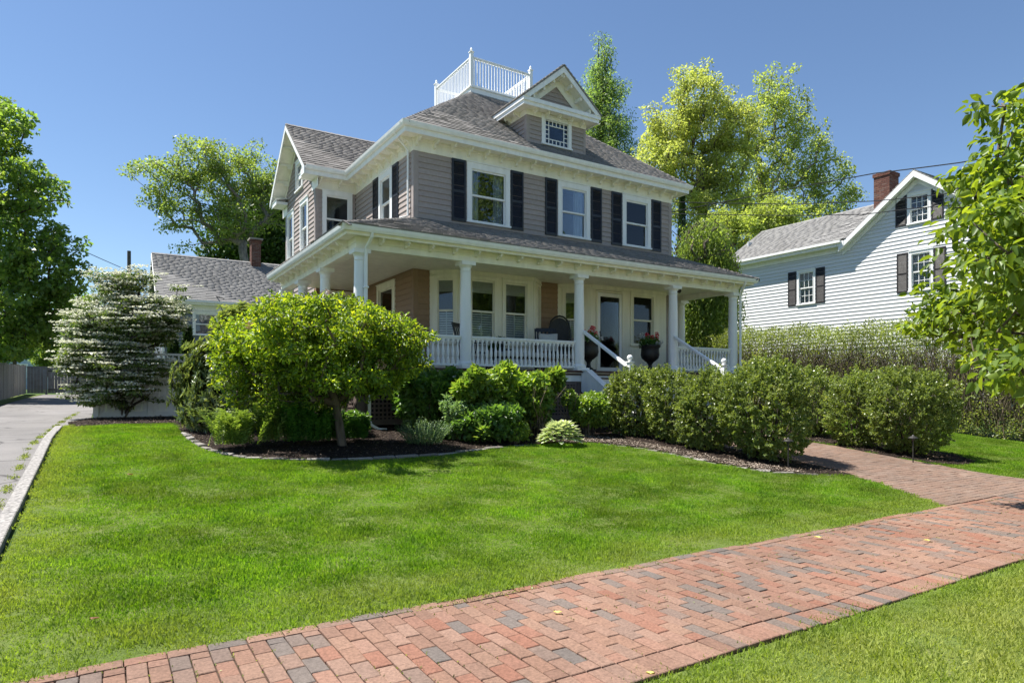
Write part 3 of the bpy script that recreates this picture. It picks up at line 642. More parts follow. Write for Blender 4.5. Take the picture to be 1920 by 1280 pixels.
lk(gi.outputs[0], dp.inputs['Mesh']); lk(na.outputs[0], dp.inputs['Density']); lk(dp.outputs['Points'], ip.inputs['Points']); lk(ci.outputs[0], ip.inputs['Instance'])
lk(rv.outputs[0], ip.inputs['Rotation']); lk(rs.outputs[1], vm.inputs[0]); lk(ip.outputs[0], gout.inputs[0])
md = go.modifiers.new('scatter', 'NODES'); md.node_group = ng

# planting beds
sheet('mulch_bed', MAINBED, .012, M['mulch']); sheet('mulch_bed', VIBBED, .012, M['mulch']); sheet('mulch_bed', RIGHTBED, .012, M['mulch'])
def chips(name, label, polys, n, m, s=(.015, .05)):
    P = []
    for pl in polys:
        xs = [p[0] for p in pl]; ys = [p[1] for p in pl]; k = int(n*(max(xs)-min(xs))*(max(ys)-min(ys)))
        X = RNG.uniform(min(xs), max(xs), k); Y = RNG.uniform(min(ys), max(ys), k); ok = inpoly(X, Y, pl); P.append(np.stack([X[ok], Y[ok], gzn(Y[ok])+.018+.012*RNG.random(ok.sum())], 1))
    P = np.concatenate(P); k = len(P); D = RNG.normal(size=(k, 3)); D[:, 2] *= .25; Nn = RNG.normal(size=(k, 3))*.3; Nn[:, 2] += 1
    V, F, q = leafgeo(P, D, Nn, RNG.uniform(*s, k), .45, .08); o = link(name, fastmesh(name, V, F, np.repeat(RNG.random(k), q)), m)
    return tag(o, label, 'mulch', kind='stuff')
M['chip'] = leafmat('bark_chip', leafstops((.018, .012, .009), (.04, .028, .02), (.1, .075, .055), (.22, .17, .13)), .02, rough=.85, gloss=.2)
M['chippale'] = leafmat('pale_bark_chip', leafstops((.1, .075, .06), (.2, .16, .13), (.32, .27, .22), (.42, .36, .3)), .02, rough=.85, gloss=.2)
chips('bark_chips', 'dark bark chips strewn over the planting beds by the house', [MAINBED, VIBBED, RIGHTBED], 420, M['chip'])
PALE = [(.75, -2.85), (1.3, -3.05), (1.78, -3.9), (1.86, -5.6), (2.1, -6.45), (2.6, -6.85), (2.7, -6.5), (2.3, -5.4), (2.3, -3.6), (1.9, -2.3), (1.0, -2.1)]
chips('pale_chips', 'pale dry wood chips along the lawn edge before the boxwoods', [PALE], 1700, M['chippale'], (.015, .04))
# granite edging of the main bed
edg = empty('stone_edging', (-2, -3.3, .4), 'low curved row of grey granite blocks between lawn and planting bed', 'stone edging')
pts = []
for (x0, y0), (x1, y1) in zip(BED_EDGE[2:], BED_EDGE[3:]):
    n = 14
    for q in range(n): pts.append((x0+(x1-x0)*q/n, y0+(y1-y0)*q/n))
sm = np.array(pts); ker = np.ones(15)/15
sm = np.stack([np.convolve(np.pad(sm[:, i], 7, 'edge'), ker, 'valid') for i in (0, 1)], 1)
arc = np.concatenate([[0], np.cumsum(np.linalg.norm(np.diff(sm, axis=0), axis=1))]); s = 0.
while s < arc[-1]-.35:
    L_ = random.uniform(.22, .42); a = [np.interp(q, arc, sm[:, 0]) for q in (s, s+L_)]; b = [np.interp(q, arc, sm[:, 1]) for q in (s, s+L_)]
    cx, cy = (a[0]+a[1])/2, (b[0]+b[1])/2; th = math.atan2(b[1]-b[0], a[1]-a[0]); wd = random.uniform(.085, .115); h = random.uniform(.01, .032) if s < arc[-1]*.5 else random.uniform(-.012, .012)
    mb = MB(); mb.chamfer(-L_/2+.007, L_/2-.007, -wd/2, wd/2, -.1, h, .014)
    mb.v = [(x+random.gauss(0, .004), y+random.gauss(0, .004), z+random.gauss(0, .004)) for x, y, z in mb.v]
    put('edging_stone', mb, M['edgestone'], edg, Matrix.Translation((cx, cy, gz(cx, cy)+.01)) @ Matrix.Rotation(th, 4, 'Z') @ Matrix.Rotation(random.gauss(0, .03), 4, 'X')); s += L_
# weeds in the driveway crack
P = []
for (x0, y0), (x1, y1) in zip([(-7.96, -5.4), (-7.97, -3.2), (-8.0, -.9), (-7.93, 1.4), (-7.84, 5)], [(-7.97, -3.2), (-8.0, -.9), (-7.93, 1.4), (-7.84, 5), (-7.65, 9)]):
    k = int(abs(y1-y0)*420); t = RNG.random(k); msk = np.sin(t*17+y0*3)+RNG.normal(size=k)*.5 > .2; t = t[msk]; k = len(t)
    X = x0+(x1-x0)*t+RNG.normal(size=k)*.03; Y = y0+(y1-y0)*t; P.append(np.stack([X, Y, gzn(Y)-.014], 1))
P = np.concatenate(P); k = len(P); D = RNG.normal(size=(k, 3))*.7; D[:, 2] = np.abs(D[:, 2])+.25; Nn = RNG.normal(size=(k, 3))
V, F, q = leafgeo(P, D, Nn, RNG.uniform(.015, .045, k), .3); tag(link('crack_weeds', fastmesh('crack_weeds', V, F, np.repeat(RNG.random(k), q)), M['hedge']), 'low weeds sprouting in the long driveway crack', 'weeds', kind='stuff')

# moss and seedlings in the joints, thickest towards the left end of the pavement
n = 5200; X = -8.5+RNG.random(n)**1.7*12; col = np.round((X+12)/.1035)*.1035-12-.002; Y = RNG.uniform(-10.55, -9.15, n)
edge = RNG.random(n) < .4; Y = np.where(edge, -9.19+RNG.normal(size=n)*.006, Y); Xp = np.where(edge, X, col)+RNG.normal(size=n)*.004
keep = (np.sin(X*3.1+Y*5)+np.sin(X*1.3-Y*9.)+RNG.normal(size=n)*.5 > .55); P = np.stack([Xp, Y, np.full(n, .002)], 1)[keep]; k = len(P)
D = RNG.normal(size=(k, 3))*.6; D[:, 2] = np.abs(D[:, 2])+.35; V, F, q = leafgeo(P, D, RNG.normal(size=(k, 3)), RNG.uniform(.008, .022, k), .45)
tag(link('joint_moss', fastmesh('joint_moss', V, F, np.repeat(RNG.random(k), q)), M['hedge']), 'moss and tiny seedlings in the joints of the brick pavement', 'moss', kind='stuff')
# ------------------------------------------------------------------ building helpers
def wallM(x, y, ang, z=0):
    """local x along the wall (to the right seen from outside), local -y outward"""
    return Matrix.Translation((x, y, z)) @ Matrix.Rotation(ang, 4, 'Z')
LEFTF = -math.pi/2     # a wall that looks towards -x
def clapboards(parent, Mx, z0, z1, bounds, openings, m, expo=.143, name='clapboard', single=True, thick=.1, proud=.026):
    """lapped boards as solid pieces; bounds(z) -> (x0, x1); openings = (x0, x1, z0, z1)"""
    z = z0; rest = MB()
    while z < z1-.01:
        zt = min(z+expo, z1); b0 = bounds(z+.001); b1 = bounds(zt-.001); x0, x1 = max(b0[0], b1[0]), min(b0[1], b1[1])
        xa0, xa1 = b0[0], b0[1]; ivs = [[x0, x1, b0[0], b0[1]]]
        cut = [x0, x1]; segs = [(x0, x1)]
        zb = [z, zt]+[q for o in openings for q in (o[2], o[3]) if z+.004 < q < zt-.004]; zb = sorted(zb)
        for za, zc in zip(zb, zb[1:]):
            segs = [(bounds(za)[0], bounds(za)[1])]
            for o in openings:
                if o[2] < zc-.004 and o[3] > za+.004:
                    ns = []
                    for a, b in segs:
                        if o[1] <= a or o[0] >= b: ns.append((a, b))
                        else:
                            if o[0]-a > .01: ns.append((a, o[0]))
                            if b-o[1] > .01: ns.append((o[1], b))
                    segs = ns
            tp = bounds(zc-.0005)
            for a, b in segs:
                if b-a < .01: continue
                a2, b2 = max(a, tp[0]), min(b, tp[1])
                if b2-a2 < .005: b2 = a2 = min(max((a+b)/2, tp[0]), tp[1]); b2 = a2+.004
                f0 = (za-z)/expo; f1 = (zc-z)/expo; y0 = -proud+(proud-.003)*f0; y1 = -proud+(proud-.003)*f1
                mb = MB() if single else rest
                vs = [(a, y0, za), (b, y0, za), (b, thick, za), (a, thick, za), (a2, y1, zc), (b2, y1, zc), (b2, thick, zc), (a2, thick, zc)]
                fs = [(0, 3, 2, 1), (4, 5, 6, 7), (0, 1, 5, 4), (1, 2, 6, 5), (2, 3, 7, 6), (3, 0, 4, 7)]
                if single: mb.add(vs, fs, .001); put(name, mb, m, parent, Mx)
                else: rest.add(vs, fs, random.random()+.001)
        z = zt
    if not single:
        o = put('clapboards', rest, m, parent, Mx); tag(o, kind='stuff')
def window(parent, Mx, w_, h, cw=.115, ct=.13, top='plain', blind=None, shade=0., style='hung', sash_w=.045, trim='white', grid=None, glass='glass', name='window', depth=.8, curtain=False, cwr=None, interior='dark', sill=True):
    """a window unit whose casing starts at local (0, 0): casing > sash, pane, blind, interior"""
    cwr = cwr or cw; cm = M[trim]; mb = MB(); sb = .05 if sill else .1
    mb.box(0, cw, -.04, .09, sb, h); mb.box(w_-cwr, w_, -.04, .09, sb, h); mb.box(cw+.0005, w_-cwr-.0005, -.038, .09, h-ct, h-.001)
    if sill: mb.box(-.02, w_+.02, -.075, .09, 0, sb-.001)
    else: mb.box(0, w_, -.039, .09, 0, sb-.001)
    mb.box(-.015, w_+.015, -.062, .0, h+.001, h+.03)
    # inner stop bead
    mb.box(cw-.0, cw+.02, -.052, -.0405, sb+.01, h-ct+.001); mb.box(w_-cwr-.02, w_-cwr, -.052, -.0405, sb+.01, h-ct+.001)
    wn = put(name, mb, cm, parent, Mx)
    x0, x1, z0, z1 = cw+.0005, w_-cwr-.0005, sb, h-ct-.001; zm = (z0+z1)/2; s = sash_w
    def sash(za, zb, y):
        b = MB(); b.box(x0, x0+s, y, y+.03, za, zb); b.box(x1-s, x1, y, y+.03, za, zb); b.box(x0+s, x1-s, y+.001, y+.029, za, za+s); b.box(x0+s, x1-s, y+.001, y+.029, zb-s, zb)
        if grid:
            nx, nz = grid
            for i in range(1, nx): xx = x0+s+(x1-x0-2*s)*i/nx; b.box(xx-.009, xx+.009, y+.003, y+.027, za+s, zb-s)
            for i in range(1, nz): zz = za+s+(zb-za-2*s)*i/nz; b.box(x0+s, x1-s, y+.004, y+.026, zz-.009, zz+.009)
        put('sash', b, cm, wn, Mx)
        g = MB(); g.box(x0+s-.005, x1-s+.005, y+.014, y+.018, za+s-.005, zb-s+.005); put('pane', g, M[glass], wn, Mx)
    if style == 'hung': sash(zm-.02, z1, .0); sash(z0, zm+.02, .034)
    elif style == 'fixed': sash(z0, z1, .02)
    if blind:
        za, zb = blind; za = z0+s+(z1-z0)*za; zb = z0+(z1-z0)*zb; b = MB(); z = za; n = max(1, int((zb-za)/.062))
        for i in range(n):
            zz = za+i*.062; b.add([(x0+.03, .07, zz), (x1-.03, .07, zz), (x1-.03, .09, zz+.04), (x0+.03, .09, zz+.04), (x0+.03, .07, zz+.006), (x1-.03, .07, zz+.006), (x1-.03, .09, zz+.046), (x0+.03, .09, zz+.046)],
                               [(0, 3, 2, 1), (4, 5, 6, 7), (0, 1, 5, 4), (1, 2, 6, 5), (2, 3, 7, 6), (3, 0, 4, 7)])
        for xx in (x0+.005, (x0+x1)/2-.012, x1-.03): b.box(xx, xx+.024, .068, .095, za-.03, zb)
        put('slat_blind', b, M['blind'], wn, Mx)
    if shade:
        b = MB(); b.box(x0+.01, x1-.01, .068, .073, z1-(z1-z0)*shade, z1); put('roller_shade', b, M['shade'], wn, Mx)
    if curtain:
        b = MB(); n = 14
        for a0, a1 in curtain:
            xa, xb = x0+(x1-x0)*a0, x0+(x1-x0)*a1; top_ = [(xa+(xb-xa)*i/n, .16+.02*math.sin(i*1.9)) for i in range(n+1)]
            vs = [(x, y, z) for z in (z0, z1) for x, y in top_]; b.add(vs, [(i, i+1, n+1+i+1, n+1+i) for i in range(n)])
        put('curtain', b, M['curtain'], wn, Mx)
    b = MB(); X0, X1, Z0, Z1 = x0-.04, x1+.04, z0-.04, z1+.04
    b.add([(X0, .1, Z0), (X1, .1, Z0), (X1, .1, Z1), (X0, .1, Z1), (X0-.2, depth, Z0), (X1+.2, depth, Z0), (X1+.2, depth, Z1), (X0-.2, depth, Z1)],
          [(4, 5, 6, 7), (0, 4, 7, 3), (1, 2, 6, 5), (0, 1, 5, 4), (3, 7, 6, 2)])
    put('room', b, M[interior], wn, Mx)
    return wn
SHU = {}
def shutter(parent, Mx, w_, h, m='shutter', group=None):
    key = (round(w_, 2), round(h, 2), m)
    if key not in SHU:
        mb = MB(); s = .05
        mb.box(0, s, -.045, -.012, 0, h); mb.box(w_-s, w_, -.045, -.012, 0, h)
        for za, zb in ((0, .08), (h*.46, h*.46+.07), (h-.07, h)): mb.box(s, w_-s, -.044, -.013, za, zb)
        for za, zb in ((.08, h*.46), (h*.46+.07, h-.07)):
            n = int((zb-za)/.04)
            for i in range(n):
                z = za+(zb-za)*i/n; p = (zb-za)/n
                mb.add([(s, -.043, z), (w_-s, -.043, z), (w_-s, -.036, z-.002), (s, -.036, z-.002), (s, -.022, z+p*1.05), (w_-s, -.022, z+p*1.05), (w_-s, -.016, z+p), (s, -.016, z+p)],
                       [(0, 3, 2, 1), (4, 5, 6, 7), (0, 1, 5, 4), (1, 2, 6, 5), (2, 3, 7, 6), (3, 0, 4, 7)])
        mb.box(s, w_-s, -.014, -.005, .01, h-.01)
        SHU[key] = mb.mesh('shutter'); SHU[key].materials.append(M[m])
    return link('shutter', SHU[key], None, parent, Mx)
WEDGE = {}
def wedge(m):
    if m not in WEDGE:
        b = MB(); b.add([(0, 0, 0), (1, 0, 0), (1, 1, 0), (0, 1, 0), (0, 0, 1), (1, 0, 1), (1, 1, .15), (0, 1, .15)], [(4, 5, 6, 7), (0, 1, 5, 4), (1, 2, 6, 5), (2, 3, 7, 6), (3, 0, 4, 7)])
        WEDGE[m] = b.mesh('shingle'); WEDGE[m].materials.append(M[m])
    return WEDGE[m]
class Roof:
    """roof planes covered in shingles; the nearest ones become single parts, the rest one joined part"""
    def __init__(s, parent, name='roof', m='shingle'): s.parent = parent; s.name = name; s.m = m; s.sp = []; s.base = MB(); s.obj = None
    def plane(s, poly, expo=.145, width=.31, thick=.03, jitter=True):
        P = [Vector(p) for p in poly]; e = (P[1]-P[0]).normalized(); n = e.cross(P[2]-P[1]).normalized()
        if n.z < 0: n = -n
        e = Vector((-n.y, n.x, 0)).normalized() if abs(n.z) < .999 else e
        u = n.cross(e).normalized()
        if u.z < 0: u = -u
        e = u.cross(n); O = P[0]; q = [((p-O).dot(e), (p-O).dot(u)) for p in P]
        s.base.prism([p-n*thick for p in P], n*thick)
        v0, v1 = min(a[1] for a in q), max(a[1] for a in q); v = v0; row = 0
        def iv(v):
            xs = []
            for (xa, ya), (xb, yb) in zip(q, q[1:]+q[:1]):
                if (ya <= v <= yb or yb <= v <= ya) and abs(ya-yb) > 1e-6: xs.append(xa+(xb-xa)*(v-ya)/(yb-ya))
            return (min(xs), max(xs)) if len(xs) >= 2 else None
        while v < v1-.02:
            a, b = iv(v+.004), iv(min(v+expo, v1-.003)); i = None
            if a and b:
                x = min(a[0], b[0]) if False else a[0]; xe = a[1]; x0 = x-random.random()*width
                while x0 < xe:
                    wd = width*random.uniform(.55, 1.25) if jitter else width
                    xa, xb = max(x0, a[0]), min(x0+wd, a[1])
                    # keep inside the slope at the top of the course
                    top = b; xa2, xb2 = max(xa, min(top[0], xb)), min(xb, max(top[1], xa))
                    if xb-xa > .015:
                        h = expo+.012 if v+expo < v1 else v1-v
                        T = Matrix.Identity(4); o = O+e*xa+u*v
                        if abs(xa2-xa) < .02 and abs(xb2-xb) < .02:
                            for r_ in range(3): T[r_][0] = e[r_]*(xb-xa-.006); T[r_][1] = u[r_]*h; T[r_][2] = n[r_]*random.uniform(.02, .028); T[r_][3] = o[r_]+n[r_]*.001
                            s.sp.append((T, o, None))
                        else:
                            t0 = random.uniform(.02, .026); c = [O+e*xx+u*vv+n*zz for xx, vv, zz in ((xa, v, .001), (xb-.006, v, .001), (xb2-.006, v+h, .001), (xa2, v+h, .001), (xa, v, t0), (xb-.006, v, t0), (xb2-.006, v+h, .004), (xa2, v+h, .004))]
                            s.sp.append((None, o, c))
                    x0 += wd
            v += expo; row += 1
    def cap(s, a, b, w_=.13, piece=.2):
        """hip or ridge cap pieces"""
        a, b = Vector(a), Vector(b); d = (b-a); L_ = d.length; d.normalize(); side = d.cross(Vector((0, 0, 1))).normalized(); up = side.cross(d)
        n = int(L_/piece)
        for i in range(n):
            p, q = a+d*(L_*i/n), a+d*(L_*(i+1)/n+.02); c = []
            dn = .055
            vs = [p-side*w_-up*dn, p+up*.03, p+side*w_-up*dn, q-side*w_-up*(dn+.01), q+up*.018, q+side*w_-up*(dn+.01)]
            s.base.add(vs+[v-up*.015 for v in vs], [(0, 3, 4, 1), (1, 4, 5, 2), (0, 1, 7, 6), (1, 2, 8, 7), (3, 9, 10, 4), (4, 10, 11, 5), (0, 6, 9, 3), (2, 5, 11, 8)], random.random()*.9+.001)
    def done(s, n_single=0):
        s.obj = put(s.name, s.base, M[s.m], s.parent)
        def near(t):
            o = t[1]; dx, dy = o.x-CX, o.y-CY; D = CS*dx+CC*dy
            return (0 if t[2] is None and in_frame(o.x, o.y, o.z) else 1000)+D
        s.sp.sort(key=near); single = s.sp[:n_single]; rest = s.sp[n_single:]; me = wedge(s.m)
        for T, o, c in single:
            if c is None: link('shingle', me, None, s.obj, T)
            else: rest.append((T, o, c))
        if rest:
            V = []; F = []; t = []; W = np.array([(0, 0, 0), (1, 0, 0), (1, 1, 0), (0, 1, 0), (0, 0, 1), (1, 0, 1), (1, 1, .15), (0, 1, .15), ]); b = 0
            for T, o, c in rest:
                if c is None: A = np.array(T); vv = W @ A[:3, :3].T+A[:3, 3]
                else: vv = np.array([tuple(p) for p in c])
                V.append(vv); F += [(b+4, b+5, b+6, b+7), (b, b+1, b+5, b+4), (b+1, b+2, b+6, b+5), (b+2, b+3, b+7, b+6), (b+3, b, b+4, b+7)]; b += 8; t += [random.random()]*8
            o = link('shingles', fastmesh('shingles', np.concatenate(V), np.array(F), t), M[s.m], s.obj); tag(o, kind='stuff')
        return s.obj

# ------------------------------------------------------------------ the grey-brown house with its porch
XL, XR, YF, YB = -.35, 8.70, 2.14, 11.84
XW, YW, YW2 = -1.59, 6.66, 10.42
Z1 = 7.57; ZS = 7.88; ZE = 8.10
PF = 1.98      # porch floor
H = empty('brown_grey_house', (3.3, 5, .68), 'two-storey taupe clapboard house with white wraparound porch, dark shutters and rooftop railing', 'house')
wf = put('front_wall', (lambda b: (b.box(XL+.09, XR-.02, YF+.1, YF+.13, .7, 7.9), b)[1])(MB()), M['darker'], H)
# the backing sheet above would close the windows: it is replaced by boards that are solid themselves
bpy.data.objects.remove(wf)
def node(name, Mx=I4, parent=None):   # a wall part: the frieze-high sill plate behind its boards
    return link(name, None, None, parent or H, Mx)
# upper front wall
FW = wallM(XL, YF, 0)
W3 = [(1.16, 2.50), (4.14, 5.32), (6.60, 7.79)]
def board(name, x0, x1, y0, y1, z0, z1, m, parent=H, bev=.004):
    b = MB(); b.box(x0, x1, y0, y1, z0, z1); return put(name, b, M[m], parent, bevel=bev)
wall = board('front_wall', XL+.1, XR-.1, YF+.1, YF+.16, 7.6, 7.87, 'white')
clapboards(wall, FW, 5.3, 7.575, lambda z: (.12, XR-XL-.12), [(a-XL, b-XL, 5.95, 7.56) for a, b in W3], M['taupe'])
cb = MB(); cb.box(XL-.024, XL+.12, YF-.024, YF+.1, 5.2, Z1+.02); cb.box(XL-.0235, XL+.09, YF+.1, YF+.125, 5.2, Z1+.02); put('corner_board', cb, M['taupeboard'], H, bevel=.004)
cb = MB(); cb.box(XR-.12, XR+.024, YF-.024, YF+.125, 5.2, Z1+.02); put('corner_board', cb, M['taupeboard'], H, bevel=.004)
for i, (a, b) in enumerate(W3):
    window(H, FW @ Matrix.Translation((a-XL, 0, 5.95)), b-a, 1.61, .125, .16, curtain=[(.0, .3), (.72, 1)] if i != 1 else [(.62, 1)], shade=.0, blind=None)
for a, b in ((.71, 1.12), (2.53, 2.94), (3.69, 4.10), (5.36, 5.77), (6.16, 6.57), (7.83, 8.24)):
    shutter(H, FW @ Matrix.Translation((a-XL, 0, 5.93)), .41, 1.64)
# left side wall, behind the inner corner
LW = wallM(XL, YW, LEFTF)      # local x = YW - y
wall = board('side_wall', XL+.1, XL+.16, YF+.2, YW-.05, 7.6, 7.87, 'white')
clapboards(wall, LW, 5.3, 7.575, lambda z: (.02, YW-YF-.11), [(YW-4.57, YW-3.55, 5.95, 7.56)], M['taupe'])
window(H, LW @ Matrix.Translation((YW-4.57, 0, 5.95)), 1.02, 1.61, .125, .16, shade=.45)
for y in (5.04, 3.53): shutter(H, LW @ Matrix.Translation((YW-y, 0, 5.93)), .41, 1.64)
# wing
WF = wallM(XW, YW, 0)
wall = board('wing_front_wall', XW+.1, XL, YW+.1, YW+.16, 7.6, 7.87, 'white')
clapboards(wall, WF, 5.3, 7.575, lambda z: (.1, XL-XW-.02), [(.19, 1.12, 5.95, 7.56)], M['taupe'])
window(H, WF @ Matrix.Translation((.19, 0, 5.95)), .93, 1.61, .1, .13, shade=.0)
cb = MB(); cb.box(XW-.024, XW+.1, YW-.024, YW+.1, 5.0, Z1+.02); cb.box(XW-.0235, XW+.09, YW+.1, YW+.13, 5.0, Z1+.02); put('corner_board', cb, M['taupeboard'], H, bevel=.004)
WL = wallM(XW, YW2, LEFTF)     # local x = YW2 - y
SL = 1.97/2.305
def gab(z):
    if z < 7.7: return (.1, YW2-YW-.13)
    d = max(0, (z-ZE+.05)/SL-.42+.12); d = max(d, 0) if z > 8.2 else .02
    return (d+.0, YW2-YW-d)
wall = board('gable_wall', XW+.1, XW+.16, YW+.2, YW2-.2, 4.6, 7.9, 'taupeboard')
gops = [(YW2-8.42, YW2-7.44, 5.85, 7.55), (YW2-10.2, YW2-9.25, 5.85, 7.55), (YW2-9.0, YW2-8.1, 8.0, 9.0)]
clapboards(wall, WL, .9, 9.75, gab, gops, M['taupe'])
cb = MB(); cb.box(XW-.024, XW+.1, YW2-.1, YW2+.024, .9, Z1+.02); put('corner_board', cb, M['taupeboard'], H, bevel=.004)
for a, b, c, d in gops: window(H, WL @ Matrix.Translation((a, 0, c)), b-a, d-c, .1, .12, curtain=[(.0, .5)])
# rear and right walls, seen only from a step to the side
for nm, a in (('right_wall', (XR-.15, XR, YF+.13, YB, .7, 7.9)), ('rear_wall', (XL, XR-.16, YB-.15, YB, .7, 7.9)), ('rear_side_wall', (XL, XL+.15, YW2, YB-.16, .7, 7.9)), ('wing_rear_wall', (XW+.1, XL-.01, YW2-.1, YW2, .7, 7.9))):
    board(nm, *a, 'taupeboard')
board('attic_floor', XL+.2, XR-.2, YF+.2, YB-.2, 7.9, 8.0, 'darker')
# upper cornice: frieze, soffit, fascia, gutter
b = MB(); b.box(XW-.455, XW-.02, YW-.405, YW-.005, ZS-.02, ZE-.06); put('eave_end_block', b, M['white'], H)
path = [(XW-.42, YW), (XL, YW), (XL, YF), (XR, YF), (XR, YB)]
pin = [(XW-.0, YW), (XL, YW), (XL, YF), (XR, YF), (XR, YB)]
b = MB(); b.sweep(pin, [(.0, Z1), (.03, Z1), (.03, ZS), (.0, ZS)]); b.sweep(pin, [(.031, ZS-.07), (.065, ZS-.05), (.065, ZS-.001), (.031, ZS-.001)]); put('frieze_board', b, M['soffit'], H)
b = MB(); b.sweep(path, [(.03, ZS), (.40, ZS), (.40, ZS+.022), (.03, ZS+.022)]); put('eave_soffit', b, M['soffit'], H)
b = MB(); b.sweep(path, [(.385, ZS-.03), (.41, ZS-.03), (.41, ZS+.1), (.385, ZS+.1)]); put('eave_fascia', b, M['white'], H)
GUT = lambda o, z: [(o, z), (o+.07, z), (o+.095, z+.05), (o+.11, z+.115), (o+.1, z+.118), (o+.085, z+.06), (o+.02, z+.03), (o, z+.12)]
b = MB(); b.sweep(path, GUT(.411, ZE-.12)); put('eave_gutter', b, M['white'], H)
# brackets
def bracket_mesh(L_, h, wd, m):
    b = MB(); b.box(-wd*.75, wd*.75, -L_, 0, h-.035, h)
    prof = [(0, 0, 0), (0, 0, h-.035), (0, -L_*.92, h-.035), (0, -L_*.95, h-.075), (0, -L_*.78, h-.1), (0, -L_*.62, h-.075), (0, -L_*.45, h-.09), (0, -L_*.28, h*.35), (0, -L_*.3, h*.12), (0, -L_*.12, 0)]
    b.prism([(-wd/2, y, z) for _, y, z in prof], (wd, 0, 0)); b.lathe([(.002, -.03), (.016, -.015), (.012, 0)], 6, (0, -L_*.8, h-.1))
    me = b.mesh('bracket'); me.materials.append(M[m]); return me
BR = bracket_mesh(.31, .2, .055, 'soffit')
def brackets(me, x0, y0, x1, y1, pitch, z, ang, parent=H, off=.03, name='bracket'):
    L_ = math.hypot(x1-x0, y1-y0); n = max(1, round(L_/pitch))
    for i in range(n):
        f = (i+.5)/n; link(name, me, None, parent, Matrix.Translation((x0+(x1-x0)*f, y0+(y1-y0)*f, z)) @ Matrix.Rotation(ang, 4, 'Z') @ Matrix.Translation((0, -off, 0)))
brackets(BR, XL-.2, YF, XR+.2, YF, .5, ZS-.2, 0)
brackets(BR, XL, YW-.25, XL, YF-.2, .5, ZS-.2, LEFTF)
brackets(BR, XW-.2, YW, XL-.25, YW, .5, ZS-.2, 0)
# main roof
RF = Roof(H, 'main_roof')
e0, e1, f0, f1 = -.80, 9.15, 1.69, 12.29; d0, d1, g0, g1, zd = 3.22, 5.62, 5.71, 8.45, 11.27
RF.plane([(e0, f0, ZE), (e1, f0, ZE), (d1, g0, zd), (d0, g0, zd)])
RF.plane([(e0, f1, ZE), (e0, f0, ZE), (d0, g0, zd), (d0, g1, zd)])
RF.plane([(e1, f0, ZE), (e1, f1, ZE), (d1, g1, zd), (d1, g0, zd)], width=.6)
RF.plane([(e1, f1, ZE), (e0, f1, ZE), (d0, g1, zd), (d1, g1, zd)], width=.6)
RF.cap((e0, f0, ZE), (d0, g0, zd)); RF.cap((e1, f0, ZE), (d1, g0, zd))
RF.done(110)
# wing roof
yr = (YW+YW2)/2; zr = 10.07; xo = XW-.47
def xmain(z): return e0+(z-ZE)*(d0-e0)/(zd-ZE)
RF = Roof(H, 'wing_roof')
ya, yb = YW-.45, YW2+.45
RF.plane([(xo, ya, ZE), (e0+.0, ya, ZE), (xmain(zr), yr, zr), (xo, yr, zr)])
RF.plane([(e0, yb, ZE), (xo, yb, ZE), (xo, yr, zr), (xmain(zr), yr, zr)])
RF.cap((xo+.02, yr, zr), (xmain(zr), yr, zr)); RF.done(60)
# gable rakes: barge boards, soffit under the overhang, brackets, eave returns
for sgn, y_e in ((1, ya), (-1, yb)):
    b = MB(); 
    def rk(x, y, z): return (x, y, z)
    n_ = Vector((0, -sgn*(zr-ZE), abs(yr-ya))).normalized() if False else None
    A = Vector((xo, y_e, ZE)); B = Vector((xo, yr, zr))
    up = Vector((0, 0, 1))
    b.prism([A+up*-.035, B+up*-.035, B-up*.2, A-up*.2], (.03, 0, 0)); put('barge_board', b, M['white'], H, bevel=.003)
    b = MB(); b.prism([A+Vector((.031, 0, -.06)), B+Vector((.031, 0, -.06)), B+Vector((.031, 0, -.085)), A+Vector((.031, 0, -.085))], (XW-xo-.03, 0, 0)); put('rake_soffit', b, M['soffit'], H)
    for f in (.12, .34, .56, .78):
        p = A+(B-A)*f; mb = MB(); mb.box(xo+.05, XW-.02, p.y-.03, p.y+.03, p.z-.17, p.z-.085); mb.box(XW-.17, XW-.02, p.y-.028, p.y+.028, p.z-.25, p.z-.171); put('rake_bracket', mb, M['soffit'], H)
    b = MB(); r0, r1 = (YW-.42, YW+.35) if sgn > 0 else (YW2-.35, YW2+.42)
    b.box(XW-.40, XW-.03, r0+.02, r1-.02, ZS, ZS+.1); b.box(XW-.42, XW-.40, r0, r1, ZS-.03, ZS+.14); b.prism([(XW-.44, r0-.02, ZS+.14), (XW-.44, r1+.02, ZS+.14), (XW-.02, r1+.02, ZS+.24), (XW-.02, r0-.02, ZS+.24)], (0, 0, -.02))
    b.box(XW-.03, XW-.019, r0+.1, r1, Z1, ZS); put('eave_return', b, M['white'], H, bevel=.003)
    b = MB(); q0, q1 = Vector((XW-.03, A.y+sgn*.42, A.z+.36-.12)), Vector((XW-.03, yr, zr-.12)); b.prism([q0, q1, q1-up*.2, q0-up*.2], (.012, 0, 0)); put('rake_frieze', b, M['soffit'], H)
